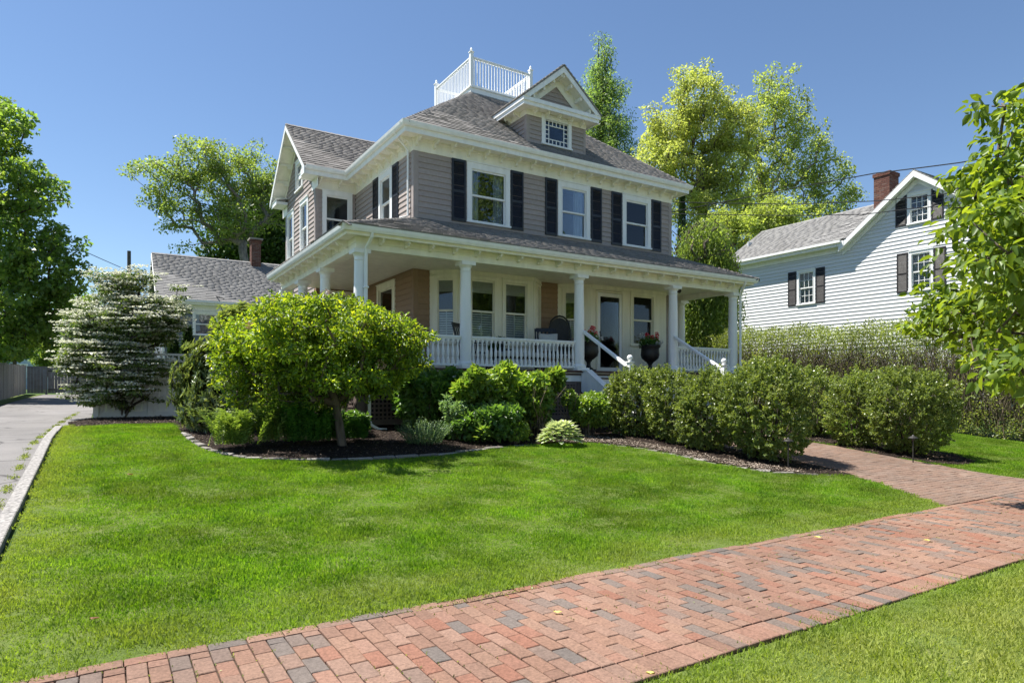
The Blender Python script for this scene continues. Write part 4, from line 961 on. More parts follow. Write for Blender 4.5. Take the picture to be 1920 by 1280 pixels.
# roof deck and its railing
b = MB(); b.box(d0-.02, d1+.02, g0-.02, g1+.02, zd-.02, zd+.16); b.box(d0-.06, d1+.06, g0-.06, g1+.06, zd+.161, zd+.2); b.box(d0-.05, d1+.05, g0-.05, g1+.05, zd-.04, zd-.021); put('roof_deck', b, M['white'], H, bevel=.005)
bal = MB(); bal.box(-.014, .014, -.014, .014, 0, .92); bme = bal.mesh('roof_baluster'); bme.materials.append(M['white'])
def rail_run(parent_name, p, q, z, hh, bme, pitch, m='white', rw=.045, zb=.08, low=.045, turned=False, bname='baluster', inset=.1):
    p, q = Vector(p), Vector(q); d = (q-p); L_ = d.length; th = math.atan2(d.y, d.x); Mx = Matrix.Translation((p.x, p.y, z)) @ Matrix.Rotation(th, 4, 'Z')
    b = MB(); b.box(0, L_, -rw, rw, hh-.05, hh); b.box(0, L_, -rw*.6, rw*.6, hh-.085, hh-.051); b.box(0, L_, -rw*.75, rw*.75, zb, zb+low)
    r = put(parent_name, b, M[m], H, Mx, bevel=.004); n = int(round((L_-.02)/pitch))
    for i in range(n): link(bname, bme, None, r, Mx @ Matrix.Translation(((i+.5)*L_/n, 0, zb+low)))
    return r
zt = zd+.2
pp = [(d0+.03, g0+.03), (d1-.03, g0+.03), (d1-.03, g1-.03), (d0+.03, g1-.03)]
sb = MB(); sb.box(-.013, .013, -.013, .013, 0, .9); sme = sb.mesh('roof_baluster'); sme.materials.append(M['white'])
for i in range(4):
    a, c = Vector((*pp[i], 0)), Vector((*pp[(i+1) % 4], 0)); dd_ = (c-a).normalized()
    rail_run('roof_railing', a+dd_*.06, c-dd_*.06, zt, 1.0, sme, .112, rw=.035, zb=.03, bname='roof_baluster')
    b = MB(); b.box(-.055, .055, -.055, .055, 0, 1.12); b.box(-.075, .075, -.075, .075, 1.12, 1.15); b.lathe([(.03, 1.15), (.02, 1.17), (.045, 1.2), (.045, 1.23), (.02, 1.27), (.006, 1.3)], 8)
    put('railing_post', b, M['white'], H, Matrix.Translation((a.x, a.y, zt)), bevel=.004)
# dormer
DX0, DX1, DY = 3.14, 5.22, 2.24
DM = wallM(DX0, DY, 0); zeD = 9.33; hx0, hx1 = DX0-.33, DX1+.26; zdo = 9.62; xm = (hx0+hx1)/2; zpk = 10.76
dw = board('dormer_wall', DX0+.1, DX1-.1, DY+.1, DY+.13, 8.45, 8.55, 'taupeboard')
clapboards(dw, DM, 8.4, zeD, lambda z: (.09, DX1-DX0-.07), [(.5, 1.58, 8.5, 9.4)], M['taupe'], .125)
window(H, DM @ Matrix.Translation((.5, 0, 8.54)), 1.06, .84, .1, .09, style='none', name='dormer_window', depth=.5, interior='darker')
# the dormer sash: a large pane framed by small square panes
x0, x1, z0, z1 = DX0+.6, DX0+1.46, 8.59, 9.29; wn = [o for o in H.children if o.name.startswith('dormer_window')][0]
b = MB(); nx, nz = 6, 5; px_, pz_ = (x1-x0-.05)/nx, (z1-z0-.05)/nz; xa, za = x0+.025, z0+.025
b.box(x0, xa, DY-.01, DY+.03, z0, z1); b.box(x1-.025, x1, DY-.01, DY+.03, z0, z1); b.box(xa, x1-.025, DY-.009, DY+.029, z0, za); b.box(xa, x1-.025, DY-.009, DY+.029, z1-.025, z1)
t = .012
for i in range(1, nx):
    xx = xa+px_*i
    if i in (1, nx-1): b.box(xx-t, xx+t, DY-.008, DY+.026, za, z1-.025)
    else: b.box(xx-t, xx+t, DY-.007, DY+.025, za, za+pz_); b.box(xx-t, xx+t, DY-.007, DY+.025, z1-.025-pz_, z1-.025)
for i in range(1, nz):
    zz = za+pz_*i
    if i in (1, nz-1): b.box(xa, x1-.025, DY-.006, DY+.024, zz-t, zz+t)
    else: b.box(xa, xa+px_, DY-.006, DY+.024, zz-t, zz+t); b.box(x1-.025-px_, x1-.025, DY-.006, DY+.024, zz-t, zz+t)
put('sash', b, M['white'], wn)
for i in range(nx):
    for j in range(nz):
        if 0 < i < nx-1 and 0 < j < nz-1: continue
        g = MB(); g.box(xa+px_*i+.01, xa+px_*(i+1)-.01, DY+.008, DY+.012, za+pz_*j+.01, za+pz_*(j+1)-.01); put('pane', g, M['glassdark'], wn)
g = MB(); g.box(xa+px_+.01, xa+px_*(nx-1)-.01, DY+.008, DY+.012, za+pz_+.01, za+pz_*(nz-1)-.01); put('pane', g, M['glassdark'], wn)
board('dormer_corner_board', DX0-.022, DX0+.09, DY-.022, DY+.1, 8.3, zeD, 'taupeboard'); board('dormer_corner_board', DX1-.07, DX1+.022, DY-.022, DY+.1, 8.3, zeD, 'taupeboard')
DLm = wallM(DX0, 4.4, LEFTF)
clapboards(dw, DLm, 8.3, zeD, lambda z: ((4.4-(1.69+(z-ZE)/.795)-.0) if False else max(0, 4.4-min(4.4, 1.69+(z+.1-ZE)/.79)), 4.4-DY-.1), [], M['taupe'], .125)
board('dormer_right_wall', DX1-.1, DX1, DY+.1, 3.5, 8.5, zeD, 'taupeboard')
pD = [(DX0, 4.2), (DX0, DY), (DX1, DY), (DX1, 4.2)]
b = MB(); b.sweep(pD, [(.0, zeD-.04), (.028, zeD-.04), (.028, zeD+.11), (.0, zeD+.11)]); put('dormer_frieze', b, M['soffit'], H)
def rect_sweep(b, xi0, xi1, yi, o0, o1, za, zb, yend=4.0):
    b.box(xi0-o1, xi1+o1, yi-o1, yi-o0, za, zb); b.box(xi0-o1, xi0-o0, yi-o0, yend, za, zb); b.box(xi1+o0, xi1+o1, yi-o0, yend, za, zb)
b = MB(); b.box(hx0+.02, hx1-.02, DY-.32, DY-.0, zeD+.111, zeD+.135); b.box(hx0+.02, DX0, DY+.001, 3.7, zeD+.11, zeD+.134); b.box(DX1, hx1-.02, DY+.001, 3.7, zeD+.11, zeD+.134); put('dormer_soffit', b, M['soffit'], H)
b = MB(); zf0, zf1 = zeD+.07, zdo-.01
b.box(hx0, hx1, DY-.36, DY-.321, zf0, zf1-.06); b.box(hx0-.03, hx1+.03, DY-.40, DY-.361, zf1-.11, zf1); b.box(hx0-.03, hx0, DY-.36, 3.75, zf1-.11, zf1); b.box(hx0+.0, hx0+.03, DY-.32, 3.7, zf0, zf1-.06); b.box(hx1-.03, hx1, DY-.32, 3.7, zf0, zf1-.06)
b.prism([(hx0, DY-.36, zf1-.02), (hx1, DY-.36, zf1-.02), (hx1, DY, zf1+.03), (hx0, DY, zf1+.03)], (0, 0, -.02)); put('dormer_cornice', b, M['white'], H, bevel=.003)
BRD = bracket_mesh(.22, .13, .05, 'soffit')
brackets(BRD, DX0, DY, DX1, DY, .4, zeD-.02, 0, off=.028, name='dormer_bracket'); brackets(BRD, DX0, 3.3, DX0, DY+.1, .4, zeD-.02, LEFTF, off=.028, name='dormer_bracket')
tyz = zdo-.02
clapboards(dw, DM, tyz+.02, zpk-.42, lambda z: (xm-DX0-(zpk-.40-z)/.88, xm-DX0+(zpk-.40-z)/.88), [], M['taupe'], .125)
for s_, hx in ((-1, hx0-.03), (1, hx1+.03)):
    A = Vector((hx, DY-.42, zdo-.02)); B = Vector((xm, DY-.42, zpk)); up = Vector((0, 0, 1))
    b = MB(); b.prism([A-up*.0, B-up*.02, B-up*.2, A+Vector((-s_*.2, 0, 0))-up*.0], (0, .03, 0)); put('dormer_barge_board', b, M['white'], H, bevel=.003)
    b = MB(); A2, B2 = A+Vector((-s_*.12, .031, 0)), B+Vector((0, .031, -.11)); b.prism([A2, B2, B2-up*.02, A2+Vector((-s_*.02, 0, -.0))], (0, .40, 0)); put('dormer_rake_soffit', b, M['soffit'], H)
    b = MB(); A3, B3 = A+Vector((-s_*.14, .372, 0)), B+Vector((0, .372, -.12)); b.prism([A3, B3, B3-up*.34, A3+Vector((-s_*.39, 0, 0))], (0, .02, 0)); put('dormer_rake_frieze', b, M['soffit'], H)
    for f in (.25, .5, .75, .95):
        p = A+(B-A)*f; mb = MB(); mb.box(p.x-.028-s_*.03, p.x+.028-s_*.03, p.y+.05, p.y+.33, p.z-.25, p.z-.15); put('dormer_rake_bracket', mb, M['soffit'], H)
RF = Roof(H, 'dormer_roof')
def ymain(z): return f0+(z-ZE)*(g0-f0)/(zd-ZE)
RF.plane([(hx0-.05, ymain(zdo), zdo), (hx0-.05, DY-.44, zdo), (xm, DY-.44, zpk+.03), (xm, ymain(zpk), zpk+.03)])
RF.plane([(hx1+.05, DY-.44, zdo), (hx1+.05, ymain(zdo), zdo), (xm, ymain(zpk), zpk+.03), (xm, DY-.44, zpk+.03)])
RF.done(0)
# ------------------------------------------------------------------ porch
PL, PR = -2.49, 9.13          # column lines
ZB, ZC = 4.41, 4.66           # underside of beam, soffit
pp = [(PL, 6.63), (PL, 0), (PR, 0), (PR, 4.0)]
b = MB(); b.sweep(pp, [(-.12, ZB), (.12, ZB), (.12, ZC+.05), (-.12, ZC+.05)]); b.sweep(pp, [(.121, ZB+.13), (.14, ZB+.13), (.14, ZC), (.121, ZC)]); put('porch_beam', b, M['soffit'], H, bevel=.004)
b = MB(); b.sweep(pp, [(.121, ZC+.001), (.41, ZC+.001), (.41, ZC+.02), (.121, ZC+.02)]); put('porch_soffit', b, M['soffit'], H)
b = MB(); b.sweep(pp, [(.395, ZC-.035), (.42, ZC-.035), (.42, ZC+.06), (.395, ZC+.06)]); put('porch_fascia', b, M['cream'], H)
b = MB(); b.sweep(pp, GUT(.421, 4.69)); put('porch_gutter', b, M['white'], H)
b = MB(); b.prism([(PL-.5, 6.6, ZC+.03), (PL-.5, 6.6, 4.78), (XW, 6.6, 5.32), (XW, 6.6, 4.57), (PL+.1, 6.6, 4.57)], (0, .03, 0)); put('porch_end_trim', b, M['cream'], H)
BRP = bracket_mesh(.25, .15, .05, 'soffit')
brackets(BRP, PL+.1, 0, PR-.1, 0, .56, ZC-.15, 0, off=.14, name='porch_bracket')
brackets(BRP, PL, 6.5, PL, .15, .56, ZC-.15, LEFTF, off=.14, name='porch_bracket')
RF = Roof(H, 'porch_roof')
zw = 5.84; o_ = .53; ze = 4.815
RF.plane([(PL-o_, -o_, ze), (PR+o_, -o_, ze), (XR+.02, YF-.02, zw), (XL-.02, YF-.02, zw)], expo=.14)
RF.plane([(PL-o_, YW-.03, ze), (PL-o_, -o_, ze), (XL-.02, YF-.02, zw), (XL-.02, YW-.03, zw)], expo=.14)
RF.plane([(PR+o_, -o_, ze), (PR+o_, 4.2, ze), (XR+.02, 4.2, zw), (XR+.02, YF-.02, zw)], expo=.14)
RF.cap((PL-o_, -o_, ze), (XL-.02, YF-.02, zw)); RF.cap((PR+o_, -o_, ze), (XR+.02, YF-.02, zw)); RF.done(120)
# ceiling of narrow boards
cl = put('porch_ceiling', (lambda b: (b.box(PL+.13, PR-.13, .13, YF-.02, 4.585, 4.6), b.box(PL+.13, XL-.02, YF-.019, YW-.02, 4.585, 4.6), b)[2])(MB()), M['soffit'], H)
y = .14; 
while y < YF-.03:
    b = MB(); b.box(PL+.13, PR-.13, y, min(y+.139, YF-.03), 4.565, 4.584); put('ceiling_board', b, M['soffit'], cl, bevel=.004); y += .145
b = MB(); b.box(PL+.13, XL-.03, YF-.02, YW-.02, 4.57, 4.584); put('ceiling_board', b, M['soffit'], cl)
# columns
cm = MB(); cm.box(-.19, .19, -.19, .19, 0, .07); cm.lathe([(.165, .07), (.18, .09), (.18, .12), (.15, .15), (.14, .17)], 20); cm.lathe([(.135, .17), (.136, .8), (.13, 1.4), (.118, 2.2)], 20)
cm.lathe([(.118, 2.2), (.13, 2.21), (.13, 2.225), (.118, 2.235), (.118, 2.29), (.14, 2.31), (.155, 2.345)], 20); cm.box(-.175, .175, -.175, .175, 2.345, 2.43)
cme = cm.mesh('porch_column', True); cme.materials.append(M['white'])
for p in ((PL, 0), (0, 0), (3.27, 0), (6.61, 0), (PR, 0), (PL, 2.53), (PL, 4.62), (PL, 6.5), (PR, 2.1)):
    o = link('porch_column', cme, None, H, Matrix.Translation((*p, PF)))
    e = o.modifiers.new('edges', 'EDGE_SPLIT'); e.split_angle = rad(40)
# porch floor of narrow boards, its edge, skirt board, lattice and piers
fl = board('porch_floor', PL-.1, PR+.1, -.1, YF, 1.86, 1.93, 'deck'); board('porch_floor', PL-.1, XL-.01, YF+.001, YW-.01, 1.86, 1.93, 'deck')
x = PL-.16
while x < PR+.16:
    b = MB(); b.box(x, x+.138, -.17, YF-.001 if x > XL-.15 else YW-.03, 1.9305, PF); put('floor_board', b, M['deck'], fl); x += .142
b = MB(); ps = [(PL, 6.6), (PL, 0), (PR, 0), (PR, 2.14)]; b.sweep(ps, [(.04, 1.70), (.085, 1.70), (.085, 1.93), (.04, 1.93)]); b.sweep(ps, [(.0855, 1.9), (.11, 1.905), (.11, 1.929), (.0855, 1.929)]); put('porch_skirt_board', b, M['white'], H, bevel=.003)
def lattice(x0, y0, x1, y1, z0, z1, ang, nm='lattice_panel'):
    L_ = math.hypot(x1-x0, y1-y0); Mx = wallM(x0, y0, ang); b = MB(); fr = .07
    b.box(0, fr, -.03, .0, z0, z1); b.box(L_-fr, L_, -.03, .0, z0, z1); b.box(fr, L_-fr, -.029, 0, z0, z0+.12); b.box(fr, L_-fr, -.029, 0, z1-fr, z1)
    x = fr+.02
    while x < L_-fr-.03: b.box(x, x+.042, -.012, -.003, z0+.12, z1-fr); x += .093
    z = z0+.15
    while z < z1-fr-.02: b.box(fr, L_-fr, -.021, -.0125, z, z+.042); z += .093
    return put(nm, b, M['lattice'], H, Mx)
for a, c in ((PL+.1, -1.25), (-1.15, -.1), (.1, 1.6), (1.72, 3.15), (6.75, 8.9)): lattice(a, -.03, c, -.03, .75 if a < 6 else .7, 1.69, 0)
for a, c in ((6.4, 4.75), (4.5, 2.65), (2.4, .1)): lattice(PL-.03, a, PL-.03, c, .78, 1.69, LEFTF)
lattice(PR+.03, .1, PR+.03, 2.1, .7, 1.69, math.pi/2)
for x, y in ((PL, 0), (0, 0), (3.27, 0), (6.61, 0), (PR, 0), (PL, 2.53), (PL, 4.62), (-1.2, 0), (1.66, 0)):
    b = MB(); b.box(x-.1, x+.1, y-.06, y+.14, .5, 1.85); put('porch_pier', b, M['lattice'], H, bevel=.006)
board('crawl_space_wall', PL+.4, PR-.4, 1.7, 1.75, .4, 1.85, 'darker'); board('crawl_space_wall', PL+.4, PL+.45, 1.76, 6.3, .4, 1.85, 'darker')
board('foundation', XL, XR, YF+.05, YB-.3, .3, 1.5, 'concrete'); board('foundation', XW+.02, XL-.01, YW+.05, YW2-.05, .3, 1.0, 'concrete')
# railings
tb = MB(); tb.box(-.03, .03, -.03, .03, 0, .09); tb.lathe([(.028, .09), (.034, .11), (.02, .14), (.031, .2), (.034, .27), (.026, .34), (.017, .42), (.017, .47), (.026, .485), (.018, .5)], 8); tb.box(-.026, .026, -.026, .026, .5, .57)
tme = tb.mesh('baluster'); tme.materials.append(M['white'])
def prail(p, q): return rail_run('porch_railing', (*p, 0), (*q, 0), PF, .745, tme, .121, rw=.045, zb=.06, low=.05)
prail((PL+.14, 0), (-.14, 0)); prail((.14, 0), (3.13, 0)); prail((6.75, 0), (PR-.14, 0))
prail((PL, 2.39), (PL, .14)); prail((PL, 4.48), (PL, 2.67)); prail((PL, 6.4), (PL, 4.76)); prail((PR, .14), (PR, 1.97))
# downspouts
def spout(pts, name='downspout', r=.042, m='white'):
    b = MB(); b.tube(pts, r, 4); return put(name, b, M[m], H, bevel=.008)
spout([(PL+.1, -.47, 4.72), (PL+.1, -.44, 4.62), (PL+.06, -.22, 4.42), (PL+.06, -.2, 4.3), (PL+.06, -.2, 1.95), (PL+.13, -.2, 1.9), (PL+.13, -.2, .86), (PL+.16, -.24, .76), (PL+.3, -.3, .67), (PL+.46, -.34, .66)])
for z in (3.6, 1.5): board('downspout_strap', PL+.01 if z > 2 else PL+.08, PL+.11 if z > 2 else PL+.18, -.25, -.15, z, z+.03, 'white')
spout([(PR-.0, -.47, 4.72), (PR+.0, -.44, 4.62), (PR+.13, -.2, 4.4), (PR+.17, -.14, 4.3), (PR+.17, -.14, 1.0), (PR+.3, -.3, .8)])
spout([(XL-.47, 2.3, 8.0), (XL-.4, 2.3, 7.9), (XL-.07, 2.36, 7.62), (XL-.07, 2.36, 5.95), (XL-.3, 2.36, 5.86)], r=.032)
# steps with handrails and ball-topped newels
SX0, SX1 = 3.42, 6.46; n = 8; rise = (PF-.53)/n; run = .275
for i in range(n-1):
    z = PF-rise*(i+1); y1 = -.17-run*i
    b = MB(); b.box(SX0, SX1, y1-run-.025, y1-.001, z-.035, z); put('stair_tread', b, M['deck'], H, bevel=.004)
    b = MB(); b.box(SX0+.001, SX1-.001, y1-run, y1-run+.02, z-rise+.001, z-.036); put('stair_riser', b, M['white'], H)
yb_ = -.17-run*n
for x in (SX0-.16, SX1+.02):
    b = MB(); b.prism([(x, -.1, 1.93), (x, -.1, 1.45), (x, yb_+.3, .55), (x, yb_-.05, .5), (x, yb_-.05, .68), (x, -.32, 1.98)], (.14, 0, 0)); put('stair_stringer', b, M['white'], H, bevel=.004)
    b = MB(); b.prism([(x-.03, -.1, 2.0), (x-.03, -.32, 2.0), (x-.03, yb_-.06, .7), (x-.03, yb_-.06, .66), (x-.03, -.33, 1.965), (x-.03, -.1, 1.965)], (.2, 0, 0)); put('stringer_cap', b, M['white'], H, bevel=.004)
    xc = x+.07
    b = MB(); b.prism([(xc-.045, -.1, 3.02), (xc-.045, -1.78, 2.07), (xc-.045, -1.78, 1.99), (xc-.045, -.1, 2.94)], (.09, 0, 0)); put('handrail', b, M['white'], H, bevel=.01)
    b = MB(); b.box(xc-.06, xc+.06, -1.9, -1.78, .6, 2.12); b.box(xc-.08, xc+.08, -1.92, -1.76, 2.12, 2.15); put('newel_post', b, M['white'], H, bevel=.004)
    b = MB(); b.lathe([(.03, 0), (.035, .02), (.06, .05), (.07, .085), (.06, .12), (.035, .145), (.008, .155)], 14, (xc, -1.84, 2.15)); put('newel_ball', b, M['white'], H, smooth=True)
# ground-floor walls on the porch
z0, z1 = PF, 4.57
wall = board('porch_wall', XL+.1, XR-.1, YF+.1, YF+.13, 1.9, 1.98, 'porchshadeboard')
BX0, BX1, BY = .08, 3.55, 1.62           # bay of windows
EX0, EX1, EY = 4.14, 8.05, 1.70          # entry bay
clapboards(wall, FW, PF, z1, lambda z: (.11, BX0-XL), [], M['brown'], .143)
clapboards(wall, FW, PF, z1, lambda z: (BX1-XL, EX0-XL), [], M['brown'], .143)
clapboards(wall, FW, PF, z1, lambda z: (EX1-XL+.25, XR-XL-.11), [], M['taupe'], .143)
cb = MB(); cb.box(XL-.024, XL+.11, YF-.024, YF+.1, PF, 4.57); cb.box(XL-.0235, XL+.09, YF+.1, YF+.125, PF, 4.57); put('corner_board', cb, M['porchshadeboard'], H, bevel=.004)
cb = MB(); cb.box(XR-.11, XR+.024, YF-.024, YF+.12, PF-1, 4.6); put('corner_board', cb, M['taupeboard'], H, bevel=.004)
swl = board('porch_side_wall', XL+.1, XL+.13, YF+.2, YW, 1.9, 1.98, 'porchshadeboard')
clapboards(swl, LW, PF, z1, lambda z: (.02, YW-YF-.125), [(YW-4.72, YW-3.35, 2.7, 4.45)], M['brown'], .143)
window(H, LW @ Matrix.Translation((YW-4.72, 0, 2.7)), 1.37, 1.75, .15, .15, trim='cream', blind=(0, .5), glass='glassdark')
wwl = board('porch_end_wall', XW, XL, YW+.1, YW+.13, 1.9, 1.98, 'porchshadeboard')
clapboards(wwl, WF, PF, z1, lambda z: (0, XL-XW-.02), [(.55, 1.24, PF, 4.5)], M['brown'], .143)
# side door on the end wall
def door(x0, y0, w_, h, Mx, m_leaf='black', name='side_door'):
    b = MB(); c = .12; b.box(0, c, -.05, .1, 0, h); b.box(w_-c, w_, -.05, .1, 0, h); b.box(c, w_-c, -.049, .1, h-c, h); b.box(-.02, w_+.02, -.07, 0, h, h+.04)
    d = put(name, b, M['cream'], H, Mx, bevel=.003); l = MB(); l.box(c+.003, w_-c-.003, .0, .045, .02, h-c-.003)
    for za, zb in ((.15, .8), (.95, h-c-.15)): l.box(c+.1, w_-c-.1, -.01, .0, za, zb)
    put('door_leaf', l, M[m_leaf], d, Mx, bevel=.004)
    k = MB(); k.lathe([(.004, 0), (.02, .005), (.025, .02), (.018, .035), (.003, .04)], 8); put('door_knob', k, M['iron'], d, Mx @ Matrix.Translation((w_-c-.06, -.01, 1.0)) @ Matrix.Rotation(rad(90), 4, 'X')); return d
door(0, 0, 1.0, 2.5, wallM(XW+.42, YW-.03, 0, PF))
# bay of windows: panelled cream surround with angled sides
def panelbox(name, Mx, w_, z0, z1, ops, m='cream'):
    """a solid framed panel with openings"""
    b = MB(); zs = sorted(set([z0, z1]+[q for o in ops for q in o[2:4]]))
    for za, zb in zip(zs, zs[1:]):
        segs = [(0, w_)]
        for o in ops:
            if o[2] < zb-.001 and o[3] > za+.001:
                segs = [s for a, c in segs for s in ((a, min(c, o[0])), (max(a, o[1]), c)) if s[1]-s[0] > .002]
        for a, c in segs: b.box(a, c, 0, .08, za, zb)
    b.box(.02, w_-.02, -.03, -.0005, z1-.1, z1-.001)
    for o in ops:
        if o[2] > z0+.3: b.box(max(.03, o[0]-.02), min(w_-.03, o[1]+.02), -.014, -.0006, z0+.12, o[2]-.14)
    return put(name, b, M[m], H, Mx, bevel=.003)
angL = math.atan2(BY-YF, .74-BX0)
def seg(p, q): return wallM(p[0], p[1], math.atan2(q[1]-p[1], q[0]-p[0])), math.hypot(q[0]-p[0], q[1]-p[1])
bayp = [(BX0, YF), (.76, BY), (2.98, BY), (BX1, YF)]
zb0, zb1 = 2.66, 4.44
for i in range(3):
    Mx, L_ = seg(bayp[i], bayp[i+1])
    if i == 1: ws = [(.2, .82+.16), (1.24, 1.24+.82)]; ws = [(.17, 1.03), (1.19, 2.05)]
    else: ws = [(.12, L_-.12)]
    panelbox('bay_panel', Mx, L_, PF, 4.565, [(a+.03, c-.03, zb0+.02, zb1-.02) for a, c in ws])
    for a, c in ws:
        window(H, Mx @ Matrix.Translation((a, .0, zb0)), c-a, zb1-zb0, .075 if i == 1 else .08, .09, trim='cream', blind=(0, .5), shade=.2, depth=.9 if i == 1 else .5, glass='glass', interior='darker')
for p in bayp[1:3]:
    b = MB(); b.lathe([(.045, PF), (.045, 4.56)], 8, (p[0], p[1]+.02, 0)); put('bay_corner_post', b, M['cream'], H)
# entry bay: sidelight on the angled face, storm door and window on the front
entp = [(EX0, YF), (5.02, EY), (EX1, EY), (EX1+.25, YF)]
Mx, L_ = seg(entp[0], entp[1]); panelbox('entry_panel', Mx, L_, PF, 4.565, [(.17, .17+.46, zb0+.02, zb1-.02)])
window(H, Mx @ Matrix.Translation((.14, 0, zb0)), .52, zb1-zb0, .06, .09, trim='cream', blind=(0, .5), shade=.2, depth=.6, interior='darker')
Mx, L_ = seg(entp[1], entp[2]); panelbox('entry_panel', Mx, L_, PF, 4.565, [(.22, 1.18, PF, 4.43), (1.58, 2.5, 2.86, 4.42)])
wf_ = window(H, Mx @ Matrix.Translation((1.52, 0, 2.82)), 1.03, 1.64, .085, .09, trim='cream', blind=(0, .5), shade=.2, depth=1.0, interior='dark')
# what shows through that window: a red chair back and a table lamp
b = MB(); b.box(1.95, 2.4, .55, .65, 2.4, 4.2); put('red_armchair_back', b, M['red'], wf_, Mx, bevel=.05)
b = MB(); b.lathe([(.13, 3.62), (.06, 3.78)], 12, (2.02, .4, 0)); b.lathe([(.05, 3.2), (.02, 3.3), (.02, 3.62)], 10, (2.02, .4, 0)); put('table_lamp', b, M['lampshade'], wf_, Mx)
b = MB(); w_ = 1.04; b.box(0, .05, -.045, .1, 0, 2.43); b.box(w_-.05, w_, -.045, .1, 0, 2.43); b.box(.05, w_-.05, -.044, .1, 2.38, 2.43)
DMx = Mx @ Matrix.Translation((.18, 0, PF)); dr = put('storm_door', b, M['cream'], H, DMx, bevel=.003)
b = MB(); b.box(.06, .15, -.035, .01, .02, 2.37); b.box(w_-.15, w_-.06, -.035, .01, .02, 2.37); b.box(.15, w_-.15, -.034, .009, 2.26, 2.37); b.box(.15, w_-.15, -.034, .009, .02, .17); put('door_frame', b, M['white'], dr, DMx, bevel=.004)
b = MB(); b.box(.145, w_-.145, -.014, -.009, .165, 2.265); put('pane', b, M['doorglass'], dr, DMx)
b = MB(); b.box(.115, .135, -.075, -.055, 1.0, 1.24); b.box(.115, .135, -.055, -.035, 1.02, 1.05); b.box(.115, .135, -.055, -.035, 1.19, 1.22); b.box(.12, .2, -.065, -.055, 1.1, 1.12); put('door_handle', b, M['iron'], dr, DMx)
b = MB(); X0, X1 = .1, w_-.1
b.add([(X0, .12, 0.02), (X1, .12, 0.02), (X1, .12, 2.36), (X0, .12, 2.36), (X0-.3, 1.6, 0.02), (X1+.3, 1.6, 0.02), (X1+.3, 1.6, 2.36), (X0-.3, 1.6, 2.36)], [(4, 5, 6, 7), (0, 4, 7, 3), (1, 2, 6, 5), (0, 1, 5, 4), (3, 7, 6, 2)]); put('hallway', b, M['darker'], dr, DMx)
b = MB(); b.box(.02, .95, .9, 1.2, .02, 1.05); put('red_sofa', b, M['red'], dr, DMx, bevel=.05)
Mx, L_ = seg(entp[2], entp[3]); panelbox('entry_panel', Mx, L_, PF, 4.565, [])
# porch lamp under the ceiling at the right end
b = MB(); b.lathe([(.06, -.02), (.07, -.06), (.055, -.11), (.01, -.13)], 12, (7.9, 1.0, 4.575)); put('porch_ceiling_lamp', b, M['iron'], H)
# ------------------------------------------------------------------ white house on the right
NX = 19.0; ng_ = .9
HN = empty('white_house', (22, 2, ng_), 'white clapboard house with brown shutters and brick chimney beyond the hedge', 'house')
NLm = wallM(NX, 8.1, LEFTF)    # local x = 8.1 - y
ez, pk = 7.55, 9.72; yg0, yg1, ym = 2.18, -3.1, -.45
sl = (pk-ez)/(yg0-ym)
def nb(z):
    if z < ez: return (.1, 8.1-yg1-.1)
    d = (z-ez)/sl; return (8.1-yg0+d-.0, 8.1-yg1-d)
w1 = (8.1-4.62, 8.1-3.74, 5.2, 6.72); w2 = (8.1+.12-.0, 8.1+.98, 5.2, 6.72); w3 = (8.1+.07, 8.1+.9, 7.75, 8.92)
nw = board('side_wall', NX+.11, NX+.16, yg1+.2, 7.9, .8, 7.3, 'clapwhite', HN)
clapboards(nw, NLm, 3.2, pk-.25, nb, [w1, w2, w3], M['clapwhite'], .15, proud=.03)
board('lower_side_wall', NX+.0, NX+.1, yg1, 8.1, .8, 3.2, 'clapwhite', HN)
for (a, b_, c, d), g_ in ((w1, (3, 2)), (w2, (3, 2)), (w3, (3, 2))):
    window(HN, NLm @ Matrix.Translation((a, 0, c)), b_-a, d-c, .085, .1, grid=g_, shade=.0 if g_ else 0, blind=(0, .45), depth=.5, interior='dark')
    for xx in (a-.44, b_+.03): shutter(HN, NLm @ Matrix.Translation((xx, 0, c)), .41, d-c, 'shutterbrown')
b = MB(); b.box(NX-.028, NX+.1, 8.0, 8.13, .8, 7.4); b.box(NX-.028, NX+.1, yg1-.03, yg1+.1, .8, 7.4); put('corner_board', b, M['white'], HN)
board('front_wall', NX, NX+9, yg1-.0, yg1+.1, .8, 7.4, 'clapwhite', HN); board('rear_wall', NX+.101, NX+5, 8.0, 8.1, .8, 7.4, 'clapwhite', HN)
board('rear_gable', NX+1, NX+4, 8.0, 8.05, 7.4, 8.8, 'clapwhite', HN)
# wing roof (eave towards us) and main gable roof
R2 = Roof(HN, 'wing_roof', 'shinglegrey'); rx, rz_ = 21.6, 9.58
R2.plane([(NX-.36, 8.45, 7.66), (NX-.36, yg0, 7.66), (rx, yg0, rz_), (rx, 8.45, rz_)], expo=.16, width=.4)
R2.plane([(rx+2.96, yg0, 7.66), (rx+2.96, 8.45, 7.66), (rx, 8.45, rz_), (rx, yg0, rz_)], expo=.16, width=.6)
R2.cap((rx, 8.43, rz_), (rx, yg0, rz_)); R2.done(80)
R2 = Roof(HN, 'main_roof', 'shinglegrey'); xo = NX-.34
R2.plane([(xo, yg0+.3, ez-.1), (NX+9, yg0+.3, ez-.1), (NX+9, ym, pk), (xo, ym, pk)], expo=.16, width=.6)
R2.plane([(NX+9, yg1-.35, ez-.12), (xo, yg1-.35, ez-.12), (xo, ym, pk), (NX+9, ym, pk)], expo=.16, width=.6); R2.done(0)
